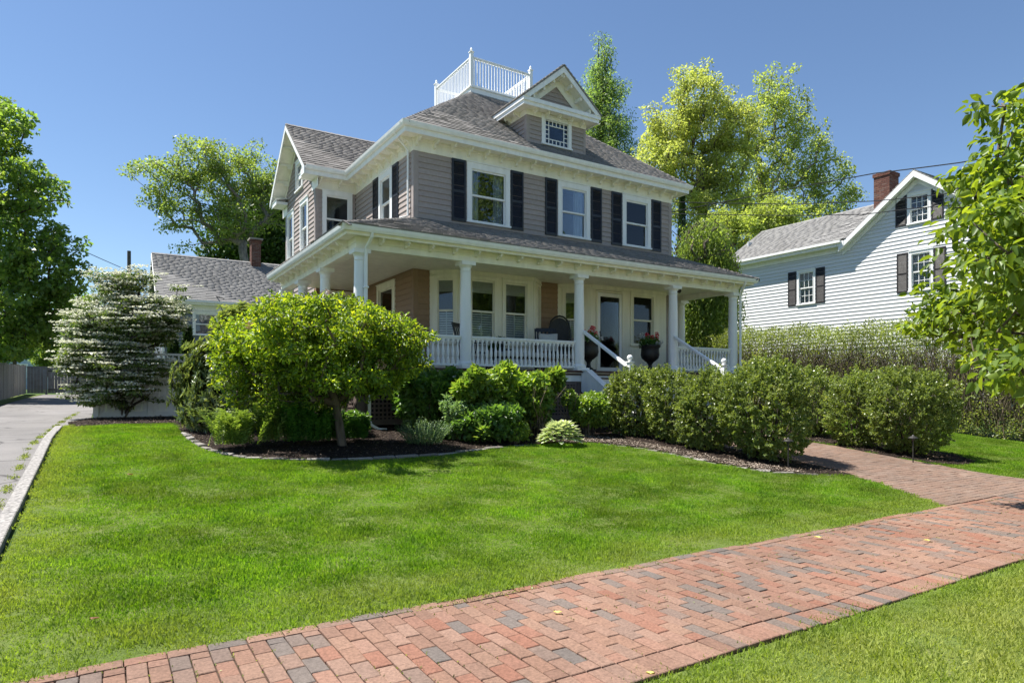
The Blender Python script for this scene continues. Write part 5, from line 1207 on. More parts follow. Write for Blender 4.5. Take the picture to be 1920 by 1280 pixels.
b = MB(); b.box(NX-.33, NX-.02, yg0+.1, 8.4, 7.42, 7.46); b.box(NX-.36, NX-.33, yg0+.1, 8.42, 7.4, 7.6); b.box(NX-.46, NX-.361, yg0+.2, 8.42, 7.53, 7.63); b.box(NX-.05, NX-.031, yg0, 8.1, 7.2, 7.42); put('eave_trim', b, M['white'], HN)
for (ya, za), (yb, zb) in (((yg0+.33, ez-.16), (ym, pk-.04)), ((yg1-.38, ez-.16), (ym, pk-.04))):
    b = MB(); b.prism([(xo-.01, ya, za), (xo-.01, yb, zb), (xo-.01, yb, zb-.22), (xo-.01, ya, za-.2)], (.03, 0, 0)); b.prism([(xo+.021, ya, za-.12), (xo+.021, yb, zb-.14), (xo+.021, yb, zb-.16), (xo+.021, ya, za-.14)], (.3, 0, 0))
    b.prism([(NX-.045, ya, za-.14), (NX-.045, yb, zb-.2), (NX-.045, yb, zb-.42), (NX-.045, ya, za-.34)], (.02, 0, 0)); put('barge_board', b, M['white'], HN)
def chimney(parent, x0, x1, y0, y1, z0, z1, capz=.16):
    b = MB(); b.box(x0+.012, x1-.012, y0+.012, y1-.012, z0, z1-.02); ch = put('chimney', b, M['mortar'], parent)
    z = z1-.075; row = 0; r = MB()
    while z > z0:
        ex = .035 if z > z1-capz else 0
        for face in range(4):
            L_ = (x1-x0) if face in (0, 2) else (y1-y0); n = max(2, int(round((L_+2*ex)/.22))); off = (row+face) % 2*.5
            for i in range(-1, n+1):
                a = max(0, (i+off)/n); c = min(1, (i+1+off)/n)
                if c-a < .04: continue
                a = a*(L_+2*ex)-ex+.005; c = c*(L_+2*ex)-ex-.005
                if face == 0: bx = (x0+a, x0+c, y0-ex, y0-ex+.06)
                elif face == 2: bx = (x0+a, x0+c, y1+ex-.06, y1+ex)
                elif face == 1: bx = (x0-ex+.001, x0-ex+.06, y0+a, y0+c)
                else: bx = (x1+ex-.06, x1+ex-.001, y0+a, y0+c)
                t = MB(); r.box(*bx, z, z+.065, random.random()+.001)
        z -= .078; row += 1
    o = put('bricks', r, M['chimbrick'], ch); tag(o, kind='stuff'); return ch
chimney(HN, 20.1, 20.8, 1.2, 1.85, 8.2, 10.42)
# ------------------------------------------------------------------ blue-grey house behind, on the left
HB = empty('blue_grey_house', (-1, 22, 1), 'blue-grey clapboard house with grey shingled roof behind the white fence', 'house')
by = 20.75; bx0, bx1 = -4.75, 6.0; bm_ = wallM(bx0, by, 0)
bw = board('front_wall', bx0, bx1, by+.11, by+.15, .9, 5.3, 'clapblue', HB)
wb = [(1.25, 2.35, 4.05, 5.18), (3.6, 4.7, 4.05, 5.18)]
clapboards(bw, bm_, 2.4, 5.22, lambda z: (.08, bx1-bx0), wb, M['clapblue'], .14)
board('lower_front_wall', bx0, bx1, by, by+.1, .9, 2.4, 'clapblue', HB)
for a, c, d, e in wb: window(HB, bm_ @ Matrix.Translation((a, 0, d)), c-a, e-d, .1, .1, shade=.3, curtain=[(0, 1)])
b = MB(); b.box(bx0-.02, bx0+.09, by-.025, by+.1, .9, 5.22); put('corner_board', b, M['white'], HB)
b = MB(); b.box(bx0-.3, bx1, by-.33, by-.0, 5.5, 5.54); b.box(bx0-.3, bx1, by-.36, by-.331, 5.46, 5.66); b.box(bx0-.3, bx1, by-.46, by-.361, 5.56, 5.66); b.box(bx0, bx1, by-.03, by-.0, 5.22, 5.5); put('eave_trim', b, M['white'], HB)
RB = Roof(HB, 'roof', 'shinglegrey'); ry, rzz = 23.7, 8.28
RB.plane([(bx0-.28, by-.42, 5.66), (bx1, by-.42, 5.66), (bx1, ry, rzz), (bx0-.28, ry, rzz)], expo=.15, width=.34)
RB.plane([(bx1, 2*ry-by+.42, 5.66), (bx0-.28, 2*ry-by+.42, 5.66), (bx0-.28, ry, rzz), (bx1, ry, rzz)], expo=.3, width=1)
RB.cap((bx0-.26, ry, rzz), (bx1, ry, rzz)); RB.done(120)
b = MB(); b.prism([(bx0-.3, by-.44, 5.62), (bx0-.3, ry, rzz-.03), (bx0-.3, 2*ry-by+.44, 5.62), (bx0-.3, 2*ry-by+.44, 5.45), (bx0-.3, ry, rzz-.24), (bx0-.3, by-.44, 5.45)], (.03, 0, 0)); put('barge_board', b, M['white'], HB)
b = MB(); b.prism([(bx0, by, .9), (bx0, by, 5.6), (bx0, ry, rzz-.1), (bx0, 2*ry-by, 5.6), (bx0, 2*ry-by, .9)], (.1, 0, 0)); put('gable_wall', b, M['clapblue'], HB)
chimney(HB, -.42, .05, 23.3, 23.8, 7.6, 9.42)
b = MB(); b.box(-.52, .15, 23.2, 23.9, 9.425, 9.5); put('chimney_cap', b, M['mortar'], HB)
# pale house far left beyond the gate
c = at(70, 690, 62); b0 = empty('pale_blue_house', (c.x, c.y, 1.4), 'small pale blue house glimpsed between trees beyond the grey gate', 'house')
b = MB(); b.prism([(c.x-3.2, c.y, 1.4), (c.x+.8, c.y, 1.4), (c.x+.8, c.y, 4.2), (c.x-1.2, c.y, 6.0), (c.x-3.2, c.y, 4.2)], (0, 7, 0)); put('wall', b, M['paleblue'], b0)
b = MB(); b.prism([(c.x-3.5, c.y-.2, 4.0), (c.x-1.2, c.y-.2, 6.1), (c.x+1.1, c.y-.2, 4.0), (c.x+1.1, c.y-.2, 4.12), (c.x-1.2, c.y-.2, 6.25), (c.x-3.5, c.y-.2, 4.12)], (0, 7.4, 0)); put('roof', b, M['shinglegrey'], b0)
window(b0, wallM(c.x-1.6, c.y-.03, 0, 2.6), .9, 1.3, .1, .1)
# ------------------------------------------------------------------ fences
bf = empty('board_fence', (-10.5, 18, 1.05), 'weathered grey board fence along the far side of the driveway', 'fence')
y = 11.5
while y < 28.7:
    wd = random.uniform(.13, .2); x = -10.47+random.uniform(-.012, .012); zt = gz(0, y)+random.uniform(1.43, 1.5); zb = gz(0, y)+.04
    b = MB(); b.add([(x, y, zb), (x+.022, y, zb), (x+.022, y+wd-.012, zb), (x, y+wd-.012, zb), (x, y+.0, zt), (x+.022, y, zt), (x+.022, y+wd-.012, zt+random.uniform(-.01, .01)), (x, y+wd-.012, zt)], [(0, 3, 2, 1), (4, 5, 6, 7), (0, 1, 5, 4), (1, 2, 6, 5), (2, 3, 7, 6), (3, 0, 4, 7)])
    put('fence_board', b, M['fencewood'], bf); y += wd
y = 11.6
while y < 28.7:
    b = MB(); b.box(-10.6, -10.5, y, y+.1, gz(0, y)-.1, gz(0, y)+1.52); put('fence_post', b, M['fencewood'], bf); y += 2.4
for h in (.3, 1.2):
    b = MB(); b.prism([(-10.52, 11.5, gz(0, 11.5)+h), (-10.52, 28.7, gz(0, 28.7)+h), (-10.52, 28.7, gz(0, 28.7)+h+.09), (-10.52, 11.5, gz(0, 11.5)+h+.09)], (.03, 0, 0)); put('fence_rail', b, M['fencewood'], bf)
gf = empty('grey_gate_fence', (-9.7, 28.9, 1.28), 'short run of grey vertical boards between the board fence and driveway gate', 'fence')
gt = empty('driveway_gate', (-8.4, 28.9, 1.28), 'grey double driveway gate with black strap hinges at the far end', 'gate')
zb_, zt_ = 1.3, 2.68
def boards(x0, x1, parent, nm='gate_board'):
    x = x0
    while x < x1-.03:
        w_ = min(.14, x1-x); b = MB(); b.box(x+.004, x+w_-.004, 28.86, 28.89, zb_, zt_-.02); put(nm, b, M['gategrey'], parent); x += .14
boards(-10.42, -9.66, gf, 'fence_board')
b = MB(); b.box(-10.44, -9.6, 28.84, 28.92, zt_-.019, zt_+.03); b.box(-9.65, -9.55, 28.82, 28.94, 1.2, zt_+.02); put('frame', b, M['gategrey'], gf)
for xa, xb in ((-9.53, -8.42), (-8.39, -7.28)):
    boards(xa, xb, gt); b = MB(); b.box(xa, xb, 28.895, 28.93, zb_+.15, zb_+.25); b.box(xa, xb, 28.895, 28.93, zt_-.3, zt_-.2); put('gate_rail', b, M['gategrey'], gt)
    b = MB(); b.box(xa, xb, 28.85, 28.9, zt_-.019, zt_+.02); put('top_rail', b, M['gategrey'], gt)
for x, s_ in ((-9.52, 1), (-7.29, -1)):
    for z in (zb_+.2, zt_-.2):
        b = MB(); b.prism([(x, 28.845, z-.03), (x+s_*.38, 28.845, z-.012), (x+s_*.38, 28.845, z+.012), (x, 28.845, z+.03)], (0, .012, 0)); put('strap_hinge', b, M['metal'], gt)
b = MB(); b.box(-8.5, -8.36, 28.83, 28.855, 1.95, 2.01); b.box(-8.47, -8.44, 28.8, 28.83, 1.9, 2.04); put('latch', b, M['metal'], gt)
# white fence with a balustered top
vf = empty('white_fence', (-6.2, 5.95, .78), 'white panelled fence with open baluster top between driveway and house', 'fence')
fy = 5.95; fb = .8
posts = [-7.2, -6.02, -4.7, -3.4, -2.1]
for x in posts:
    b = MB(); b.box(x-.06, x+.06, fy-.06, fy+.06, .6, 2.5); b.box(x-.075, x+.075, fy-.075, fy+.075, 2.5, 2.53); b.prism([(x-.06, fy-.06, 2.53), (x+.06, fy-.06, 2.53), (x+.06, fy+.06, 2.53), (x-.06, fy+.06, 2.53)], (0, 0, .04)); put('fence_post', b, M['fencewhite'], vf, bevel=.004)
for k, (a, c) in enumerate(zip(posts, posts[1:])):
    a += .061; c -= .061
    if k == 0:   # solid first panel, a little lower
        pass
    x = a
    while x < c-.02:
        w_ = min(.155, c-x); b = MB(); b.box(x+.002, x+w_-.002, fy-.012, fy+.012, fb+.12, 2.0); put('fence_board', b, M['fencewhite'], vf); x += .155
    b = MB(); b.box(a, c, fy-.03, fy+.03, fb, fb+.15); b.box(a, c, fy-.03, fy+.03, 1.98, 2.1); b.box(a, c, fy-.03, fy+.03, 2.38, 2.44); b.box(a, a+.09, fy-.022, fy+.022, fb+.151, 1.979); b.box(c-.09, c, fy-.022, fy+.022, fb+.151, 1.979); put('fence_rail', b, M['fencewhite'], vf, bevel=.004)
    n = int((c-a)/.125)
    for i in range(n):
        xx = a+(i+.5)*(c-a)/n; b = MB(); b.box(xx-.02, xx+.02, fy-.02, fy+.02, 2.101, 2.379); put('baluster', b, M['fencewhite'], vf)
# ------------------------------------------------------------------ pole and wires
p = at(242, 600, 62); up_ = empty('utility_pole', (p.x, p.y, 1.5), 'weathered wooden utility pole rising behind the white-flowered shrub', 'utility pole')
b = MB(); b.tube([(p.x, p.y, 1.3), (p.x, p.y, 14.6)], [.2, .16], 10); put('pole', b, M['pole'], up_)
b = MB(); b.box(p.x-.12, p.x+.24, p.y-.24, p.y-.2, 12.75, 12.83); put('bracket', b, M['metal'], up_)
def wire(label, P, sag=.0, r=.012, n=14):
    pts = []
    for a, c in zip(P, P[1:]):
        A, B = at(*a), at(*c)
        for i in range(n): f = i/n; q = A+(B-A)*f; q.z -= sag*4*f*(1-f)*(B-A).length/10; pts.append(q)
    pts.append(at(*P[-1])); b = MB(); b.tube(pts, r, 5); o = put('overhead_wire', b, M['wire']); tag(o, label, 'wire', 'overhead wires on the right' if P[0][0] > 900 else 'overhead wires on the left')
wire('highest black wire rising past the brick chimney to the right', [(1235, 402, 30), (1500, 350, 26), (1640, 325, 24), (1800, 305, 21), (1990, 270, 18)], .02, .02)
wire('middle black wire crossing in front of the white house attic window', [(1235, 378, 30), (1480, 383, 26), (1640, 377, 23), (1750, 366, 21), (1990, 335, 18)], .02, .016)
wire('lowest black wire over the pale roof of the white house', [(1235, 400, 30), (1480, 404, 26), (1620, 402, 23), (1700, 392, 21.5), (1990, 365, 18)], .02, .016)
wire('black wire sloping from the dark trees past the pole to the grey roof', [(20, 405, 36), (160, 472, 50), (242, 508, 61.8), (298, 517, 45), (420, 560, 30.0)], .01, .028)
wire('thin wire drooping left of the pole through the dark tree', [(0, 415, 38), (100, 480, 48), (180, 530, 55), (242, 558, 61.8)], .01, .02)
# ------------------------------------------------------------------ trees
def ground_at(px, D): 
    p = at(px, 730, D); return (p.x, p.y, gz(p.x, p.y))
b = ground_at(-60, 27)
tree('maple_tree', 'tall dark green maple at the left edge above the board fence', 'tree', b, at(-40, 330, 27),
     pxblobs([(-10, 250, 75, 85, 27), (-60, 200, 75, 60, 28), (-20, 350, 120, 80, 26.5), (30, 440, 90, 60, 26), (80, 500, 80, 55, 26), (20, 560, 120, 70, 26), (95, 560, 55, 60, 26.5), (-60, 500, 90, 160, 28), (50, 610, 70, 45, 27), (-40, 640, 80, 40, 25)]),
     620, 60, .42, .17, M['maple'], M['barkdark'], .42, twig=.014, flat=.55, w=.8, drp=.15)
b = ground_at(505, 46)
tree('silver_maple_tree', 'open mid-green tree with leaning limbs above the blue-grey house', 'tree', b, at(455, 470, 46),
     pxblobs([(370, 300, 50, 50, 45), (300, 330, 55, 35, 45), (290, 380, 30, 25, 45), (400, 360, 60, 60, 46), (340, 400, 45, 40, 45), (440, 330, 60, 50, 47), (490, 330, 45, 55, 47), (520, 380, 45, 60, 47), (440, 420, 60, 40, 46), (335, 460, 16, 12, 45)]),
     420, 52, .6, .2, M['elmleaf'], M['barkgrey'], .3, twig=.014, flat=.6, w=.6, power=.52)
b = ground_at(478, 52)
tree('dense_green_tree', 'dense dark green tree behind the blue-grey house chimney', 'tree', b, at(478, 520, 52),
     pxblobs([(480, 440, 70, 60, 52), (520, 400, 50, 50, 52), (430, 460, 50, 40, 52), (520, 470, 45, 40, 52)]), 170, 100, .95, .3, M['darkleaf'], M['barkdark'], .4, w=.8)
b = ground_at(1128, 44)
def cone(px, top, bot, w0, D, n):
    out = []
    for i in range(n):
        f = (i+.5)/n; y = top+(bot-top)*f; wdt = w0*(math.sin(min(1, f*1.25)*math.pi/2))*(.85+.3*random.random()); out.append((px+random.uniform(-6, 6)+f*6, y, max(10, wdt*1.15), (bot-top)/n*.8, D))
    return out
tree('larch_tree', 'tall narrow feathery green tree rising behind the house dormer', 'tree', b, at(1122, 75, 44), pxblobs(cone(1127, 70, 335, 60, 44, 9)), 640, 44, .5, .2, M['larchleaf'], M['barkdark'], .22, shell=.1, flat=.9, droop=.7, w=.32, twig=.01)
b = ground_at(1345, 40)
tree('yellow_green_tree', 'broad yellow-green tree just right of the house roof', 'tree', b, at(1310, 300, 40),
     pxblobs([(1310, 175, 60, 48, 40), (1265, 240, 60, 45, 40), (1330, 240, 70, 50, 40), (1240, 300, 45, 45, 39), (1300, 320, 60, 50, 40), (1360, 310, 50, 60, 40), (1350, 390, 70, 50, 40), (1300, 400, 50, 45, 39), (1225, 270, 34, 40, 40), (1385, 240, 40, 60, 40)]),
     760, 52, .46, .17, M['yellowleaf'], M['bark'], .34, twig=.013, flat=.7, w=.6)
b = ground_at(1430, 45)
tree('poplar_tree', 'tall airy green tree with bare limbs showing behind the yellow-green one', 'tree', b, at(1425, 300, 45),
     pxblobs([(1450, 160, 38, 42, 45), (1420, 215, 45, 45, 45), (1490, 215, 35, 50, 45), (1520, 280, 40, 50, 45), (1440, 300, 60, 60, 45), (1560, 330, 40, 35, 45), (1480, 370, 75, 55, 45), (1590, 375, 32, 25, 45), (1410, 400, 60, 45, 44), (1540, 410, 50, 30, 44), (1500, 300, 60, 70, 45), (1400, 330, 50, 70, 45), (1450, 230, 60, 60, 45), (1570, 350, 45, 40, 45), (1500, 420, 80, 40, 44)]),
     700, 34, .5, .19, M['airyleaf'], M['barkgrey'], .26, twig=.012, flat=.7, w=.6, bow=.2)
b = ground_at(1400, 36)
tree('young_birch_tree', 'smaller yellow-green tree filling the gap above the weeping tree', 'tree', b, at(1400, 430, 36),
     pxblobs([(1400, 440, 55, 40, 36), (1350, 430, 45, 35, 36), (1450, 410, 45, 35, 36), (1490, 430, 30, 20, 36)]), 170, 80, .5, .18, M['airyleaf'], M['bark'], .2, twig=.012)
# dark column conifer between house and trees
def conifer(name, label, px, top, bot, hw, D, n, m=M['conifer'], group=None, leaf=.13):
    p = at(px, bot, D); z0 = gz(p.x, p.y); t = at(px, top, D).z; R_ = hw*D/FPX; r = empty(name, (p.x, p.y, z0), label, 'tree', group)
    b = MB(); b.tube([(p.x, p.y, z0-.1), (p.x, p.y, t-.2)], [.12, .02], 7); put('trunk', b, M['barkdark'], r)
    f = RNG.random(n)**.8; a = RNG.random(n)*6.283; rr = R_*np.minimum(1, (1-f)*1.6+.08)*(.75+.3*np.sin(a*5+f*20)*.3+.25*RNG.random(n)); Z = z0+.15+(t-z0)*f
    P = np.stack([p.x+np.cos(a)*rr, p.y+np.sin(a)*rr, Z], 1); D_ = np.stack([np.cos(a)*.5, np.sin(a)*.5, .9+RNG.normal(size=n)*.3], 1)+RNG.normal(size=(n, 3))*.3; Nn = RNG.normal(size=(n, 3))
    foliage('crown', P, D_, Nn, leaf*(.6+.7*RNG.random(n)), m, r, .3)
    return r
conifer('arborvitae', 'dark narrow evergreen against the right rear corner of the house', 1279, 355, 470, 15, 30, 7000)
conifer('arborvitae', 'dark evergreen column behind the white fence beside the house', 352, 625, 700, 16, 19.5, 5000)
conifer('arborvitae', 'dark evergreen column half hidden behind the white-flowered shrub', 326, 640, 700, 14, 20.5, 5000)
# weeping tree
def weeping(name, label, base, blobs, strands, L_, leaf):
    base = Vector(base); r = empty(name, base, label, 'tree'); T = blob_points(blobs, strands, .5)
    tp = [base+Vector((0, 0, h)) for h in (0, 1, 2, 3.2, 4.2)]; V, F = skeleton(tp, T[::4], .012, .5, .25, 6, .35); link('trunk', fastmesh('trunk', V, F, smooth=True), M['bark'], r)
    zs = np.linspace(0, 1, 26); P = []; 
    for t in T:
        l = L_*(.5+.7*random.random()); l = min(l, t[2]-base.z-.3); dx, dy = RNG.normal(size=2)*.25
        P.append(np.stack([t[0]+dx*zs*.8, t[1]+dy*zs*.8, t[2]-l*zs], 1)+RNG.normal(size=(26, 3))*.05)
    P = np.concatenate(P); n = len(P); D = RNG.normal(size=(n, 3))*.45; D[:, 2] -= 1; Nn = RNG.normal(size=(n, 3)); foliage('crown', P, D, Nn, leaf*(.6+.7*RNG.random(n)), M['weepleaf'], r, .42)
weeping('weeping_tree', 'weeping green tree with hanging strands behind the right end of the porch', ground_at(1322, 26.5), pxblobs([(1320, 440, 55, 30, 26.5), (1290, 470, 35, 40, 26), (1350, 480, 30, 45, 26), (1325, 500, 62, 50, 26.5), (1300, 540, 50, 40, 26), (1365, 500, 26, 40, 26.5), (1330, 425, 40, 18, 26.5)]), 1500, 3.2, .13)
# small trees and shrubs beyond the gate
b = ground_at(28, 40)
tree('garden_tree', 'rounded dark green tree left of the pale blue house', 'tree', b, at(28, 640, 40), pxblobs([(20, 640, 50, 30, 40), (0, 655, 40, 25, 40)]), 80, 100, .5, .2, M['maple'], M['bark'], .12)
b = ground_at(92, 44)
tree('garden_tree', 'upright green tree right of the pale blue house', 'tree', b, at(92, 640, 44), pxblobs([(92, 655, 16, 30, 44), (80, 670, 12, 22, 44)]), 50, 100, .4, .17, M['elmleaf'], M['bark'], .12)
b = ground_at(140, 46)
tree('garden_tree', 'wide green tree above the driveway gate', 'tree', b, at(140, 620, 46), pxblobs([(130, 640, 32, 38, 46), (170, 600, 40, 50, 46), (150, 580, 40, 30, 46), (210, 650, 50, 40, 46)]), 130, 100, .6, .2, M['maple'], M['bark'], .15)
wood = []
for i in range(46):
    px = -500+i*64; D = 95+random.random()*25; wood.append((px, 640+random.random()*25, 60, 55, D))
T = blob_points(pxblobs(wood), 2400, .5); P, D, Nn = scatter(T, 12, 1.6, .8); n = len(P)
V, F, k = leafgeo(P, D, Nn, .8*(.6+.8*RNG.random(n)), .8, .1); o = link('distant_woods', fastmesh('distant_woods', V, F, np.repeat(RNG.random(n), k)), M['maple']); tag(o, 'far-off green belt of trees closing the view behind the gardens', 'woods', kind='stuff')

# ------------------------------------------------------------------ shrubs beside the house
def shell_pts(c, R, n, lumps=7, amp=.16, zcut=None, seed=0, depth=.3):
    """points near the lumpy surface of an egg-shaped bush"""
    rg = np.random.default_rng(seed); d = unit(rg.normal(size=(n, 3))); h = np.zeros(n)
    for i in range(lumps*3):
        q = unit(rg.normal(size=(1, 3)))[0]; h += np.exp(-((1-d @ q)*9.))*rg.uniform(.3, 1)
    h = h/h.max(); s = (1-amp+amp*h*1.3)*(1-depth*rg.random(n)**2.2)
    P = d*s[:, None]*np.array(R); return P+np.array(c), d
def bush(name, label, c, R, n, leaf, m, group=None, seed=1, amp=.2, lumps=8, w=.6, sprays=True, cat='shrub', zmin=None, stems=26, up=.4, depth=.3, crown='foliage', shape='rhomb', drp=0., fold=.12):
    """a leafy shrub standing on the ground: branching stems and a lumpy mass of single leaves"""
    cx, cy, cz = c; g0 = gz(cx, cy)+.01; r = empty(name, (cx, cy, g0), label, cat, group)
    P, d = shell_pts(c, R, n, lumps, amp, None, seed, depth); ok = P[:, 2] > (g0+.03 if zmin is None else zmin); P, d = P[ok], d[ok]; k = len(P)
    if sprays:      # leaves gather in upright sprays
        m_ = n//34; Q, dq = shell_pts(c, R, m_, lumps, amp, None, seed, depth); ok = Q[:, 2] > g0+.05; Q, dq = Q[ok], dq[ok]; m_ = len(Q); g_r = np.random.default_rng(seed+50)
        ax = unit(dq*1.0+g_r.normal(size=(m_, 3))*.38+np.array([0, 0, .55])); Ls = (.07+.12*g_r.random(m_)**1.5)*(1+.5*(dq[:, 2] > .2))
        t_ = g_r.random((m_, 34)); P = Q[:, None]+ax[:, None]*(t_*Ls[:, None])[..., None]+g_r.normal(size=(m_, 34, 3))*.018*(1.25-t_)[..., None]; P = P.reshape(-1, 3); k = len(P)
        D = (ax[:, None]*.7+g_r.normal(size=(m_, 34, 3))*.75).reshape(-1, 3); dd = np.repeat(dq, 34, 0); d = dd
        tint_ = np.clip(np.repeat(g_r.random(m_)*.5, 34)+g_r.random(k)*.45, 0, 1)
    elif False:
        q = (np.floor(P/.11).astype(int) @ np.array([73, 179, 283])) % 997; j = np.random.default_rng(5).normal(size=(997, 3)); off = j[q]*.022; P = P+off; dd = unit(d+j[q]*.55+np.array([0, 0, up]))
        P += dd*(((q % 7)/7.)[:, None]*.06)
        D = unit(dd+RNG.normal(size=(k, 3))*.55)
    else: D = unit(d+RNG.normal(size=(k, 3))*.7+np.array([0, 0, up-.5])); tint_ = RNG.random(k)*.8
    Nn = RNG.normal(size=(k, 3))*.8+d*.5; Nn[:, 2] += .7
    foliage(crown, P, D, Nn, leaf*(.6+.75*RNG.random(k)), m, r, w, fold, shape, drp, tint_)
    b = MB()
    for i in range(stems):
        a = random.random()*6.283; e = random.random()**.5; p0 = Vector((cx+math.cos(a)*.07, cy+math.sin(a)*.07, g0-.02)); p2 = Vector((cx+math.cos(a)*R[0]*e*.85, cy+math.sin(a)*R[1]*e*.85, cz+R[2]*(.15+.6*random.random())*(1-e*.4)))
        p1 = p0.lerp(p2, .45)+Vector((math.cos(a)*.05, math.sin(a)*.05, -.1*e)); b.tube([p0, p1, p2], [.016, .011, .004], 4)
    put('stems', b, M['barkdark'], r); return r
GB = 'clipped boxwoods flanking the front walk'
def box_at(px, w_px, top, D, label, n, seed, lean=0, bot=None):
    p = at(px, 730, D); x, y = p.x, p.y; g0 = gz(x, y); zt = at(px, top, D).z; Rr = w_px/2*D/FPX; h = zt-g0
    return bush('boxwood_shrub', label, (x, y, g0+h*.44), (Rr*.95, Rr*.9, h*.5), n, .042, M['box'], GB, seed, .26, 11, .62)
box_at(1190, 112, 680, 14.5, 'slender boxwood at the foot of the porch steps, nearest the hostas', 34000, 3)
box_at(1262, 112, 682, 13.6, 'upright boxwood second from the porch steps on the lawn side', 28000, 4)
box_at(1330, 128, 690, 12.7, 'rounded boxwood just left of the largest one', 30000, 5)
box_at(1432, 188, 662, 11.9, 'largest boxwood with a few bronze sprays, beside the near path light', 52000, 6)
box_at(1528, 100, 688, 15.8, 'boxwood glimpsed between the two rows, across the walk', 20000, 7)
box_at(1604, 116, 690, 14.2, 'middle boxwood on the hedge side of the walk', 26000, 8)
box_at(1706, 168, 680, 13.3, 'broad round boxwood above the right-hand path light', 42000, 9)
# hydrangea grown as a small tree
hb = (-3.52, -2.1, gz(-3.52, -2.1))
tb_ = pxblobs([(600, 600, 130, 42, 11.4), (500, 620, 85, 50, 11.3), (700, 620, 80, 45, 11.4), (760, 645, 52, 40, 11.3), (640, 655, 140, 40, 11.3), (470, 650, 60, 42, 11.4), (560, 690, 80, 32, 11.3), (640, 590, 60, 36, 11.6), (590, 640, 150, 45, 10.8), (650, 700, 120, 34, 11.0), (500, 725, 80, 42, 11.3), (590, 735, 60, 28, 11.4), (440, 690, 50, 40, 11.3), (690, 715, 70, 30, 11.6), (560, 750, 50, 22, 11.8), (760, 690, 40, 24, 11.6), (620, 600, 150, 35, 10.5)])
r = empty('hydrangea_tree', hb, 'bright green hydrangea tree with a leaning trunk and a few dried flower heads', 'tree')
T = blob_points(tb_, 760, .5); V, F = skeleton([hb, (-3.58, -2.1, .9), (-3.62, -2.05, 1.25)], T, .006, .52, .075, 6, .25); link('trunk', fastmesh('trunk', V, F, smooth=True), M['bark'], r)
P, D, Nn = scatter(T, 62, .165, .8, .9, .8, .1); foliage('crown', P, D, Nn, .072*(.6+.7*RNG.random(len(P))), M['hydleaf'], r, .52, .12, 'leaf', .18)
tops = T[np.argsort(-T[:, 2])]
for px, py in ((470, 612), (537, 596), (560, 562), (575, 566), (610, 552), (515, 570), (690, 606), (715, 684), (585, 690)):
    c = at(px, py, 10.75 if py > 590 else 11.2); nP = 110; dd = unit(RNG.normal(size=(nP, 3))); P = np.array(c)+dd*.075*np.cbrt(RNG.random((nP, 1)))
    foliage('dried_flower_head', P, dd, RNG.normal(size=(nP, 3)), .03*(.7+.6*RNG.random(nP)), M['driedhead'], r, .8)
# rhododendron
def whorls(name, label, blobs, n, per, leaf, m, base, stems=20, w=.3, group=None):
    base = Vector(base); r = empty(name, base, label, 'shrub', group); T = blob_points(blobs, n, .6); T = T[T[:, 2] > base.z+.08]; n = len(T)
    cen = np.mean([b_[0] for b_ in blobs], axis=0); ax = unit(T-cen+np.array([0, 0, .3])+RNG.normal(size=(n, 3))*.2)
    a = np.cross(ax, [0.2, .1, 1.]); a = unit(a); c = np.cross(ax, a); th = RNG.random((n, 1))*6.28+np.arange(per)[None]*6.283/per+RNG.normal(size=(n, per))*.15
    rad_ = np.cos(th)[..., None]*a[:, None]+np.sin(th)[..., None]*c[:, None]; D = rad_*.9+ax[:, None]*(.25+.5*RNG.random((n, per, 1)))-np.array([0, 0, .25]); P = np.repeat(T[:, None], per, 1)
    Nn = ax[:, None]*1.+rad_*-.3; Nn = np.broadcast_to(Nn, D.shape); D, P, Nn = D.reshape(-1, 3), P.reshape(-1, 3), Nn.reshape(-1, 3)
    foliage('foliage', P, D, Nn, leaf*(.7+.5*RNG.random(len(P))), m, r, w, .06, 'leaf', .15)
    V, F = skeleton([base, base+Vector((0, 0, .25)), base+Vector((0, 0, .45))], T[::3], .006, .5, .06, 5, .1); link('stems', fastmesh('stems', V, F), M['barkdark'], r); return r
p = at(430, 730, 13.4)
whorls('rhododendron', 'large dark rhododendron with long leathery leaves left of the hydrangea tree', pxblobs([(472, 610, 65, 42, 13.6), (418, 700, 72, 72, 13.2), (480, 680, 90, 85, 13.6), (372, 735, 48, 62, 12.9), (440, 740, 80, 55, 12.9), (560, 700, 80, 50, 13.4), (500, 740, 60, 50, 13.0), (610, 740, 46, 40, 13.2), (395, 775, 50, 40, 12.4)]), 4600, 9, .125, M['rhodo'], (p.x, p.y, gz(p.x, p.y)))
# white-flowered tiered shrub
p = at(232, 730, 16.6); r = empty('viburnum', (p.x, p.y, gz(p.x, p.y)), 'white-flowered tiered viburnum shrub in front of the white fence', 'shrub')
vb = pxblobs([(222, 612, 84, 66, 16.8), (222, 538, 44, 28, 16.8), (270, 600, 70, 55, 16.6), (312, 605, 28, 36, 16.6), (180, 660, 62, 60, 16.4), (235, 690, 80, 60, 16.3), (160, 625, 34, 50, 16.6), (195, 740, 58, 25, 16.2), (345, 585, 14, 10, 16.6), (330, 545, 14, 14, 16.6), (135, 690, 26, 18, 16.2), (262, 520, 24, 14, 16.6)])
T = blob_points(vb, 900, .35); lay = .2; T[:, 2] = np.round((T[:, 2]+.25*np.sin(T[:, 0]*2.3)*.4+.1*T[:, 1])/lay)*lay-.25*np.sin(T[:, 0]*2.3)*.4-.1*T[:, 1]+RNG.normal(size=len(T))*.065
base = Vector((p.x, p.y, gz(p.x, p.y))); V, F = skeleton([base, base+Vector((.08, 0, .35)), base+Vector((.15, 0, .7))], T[::2], .0075, .5, .06, 6, .1); link('trunk', fastmesh('trunk', V, F, smooth=True), M['barkdark'], r)
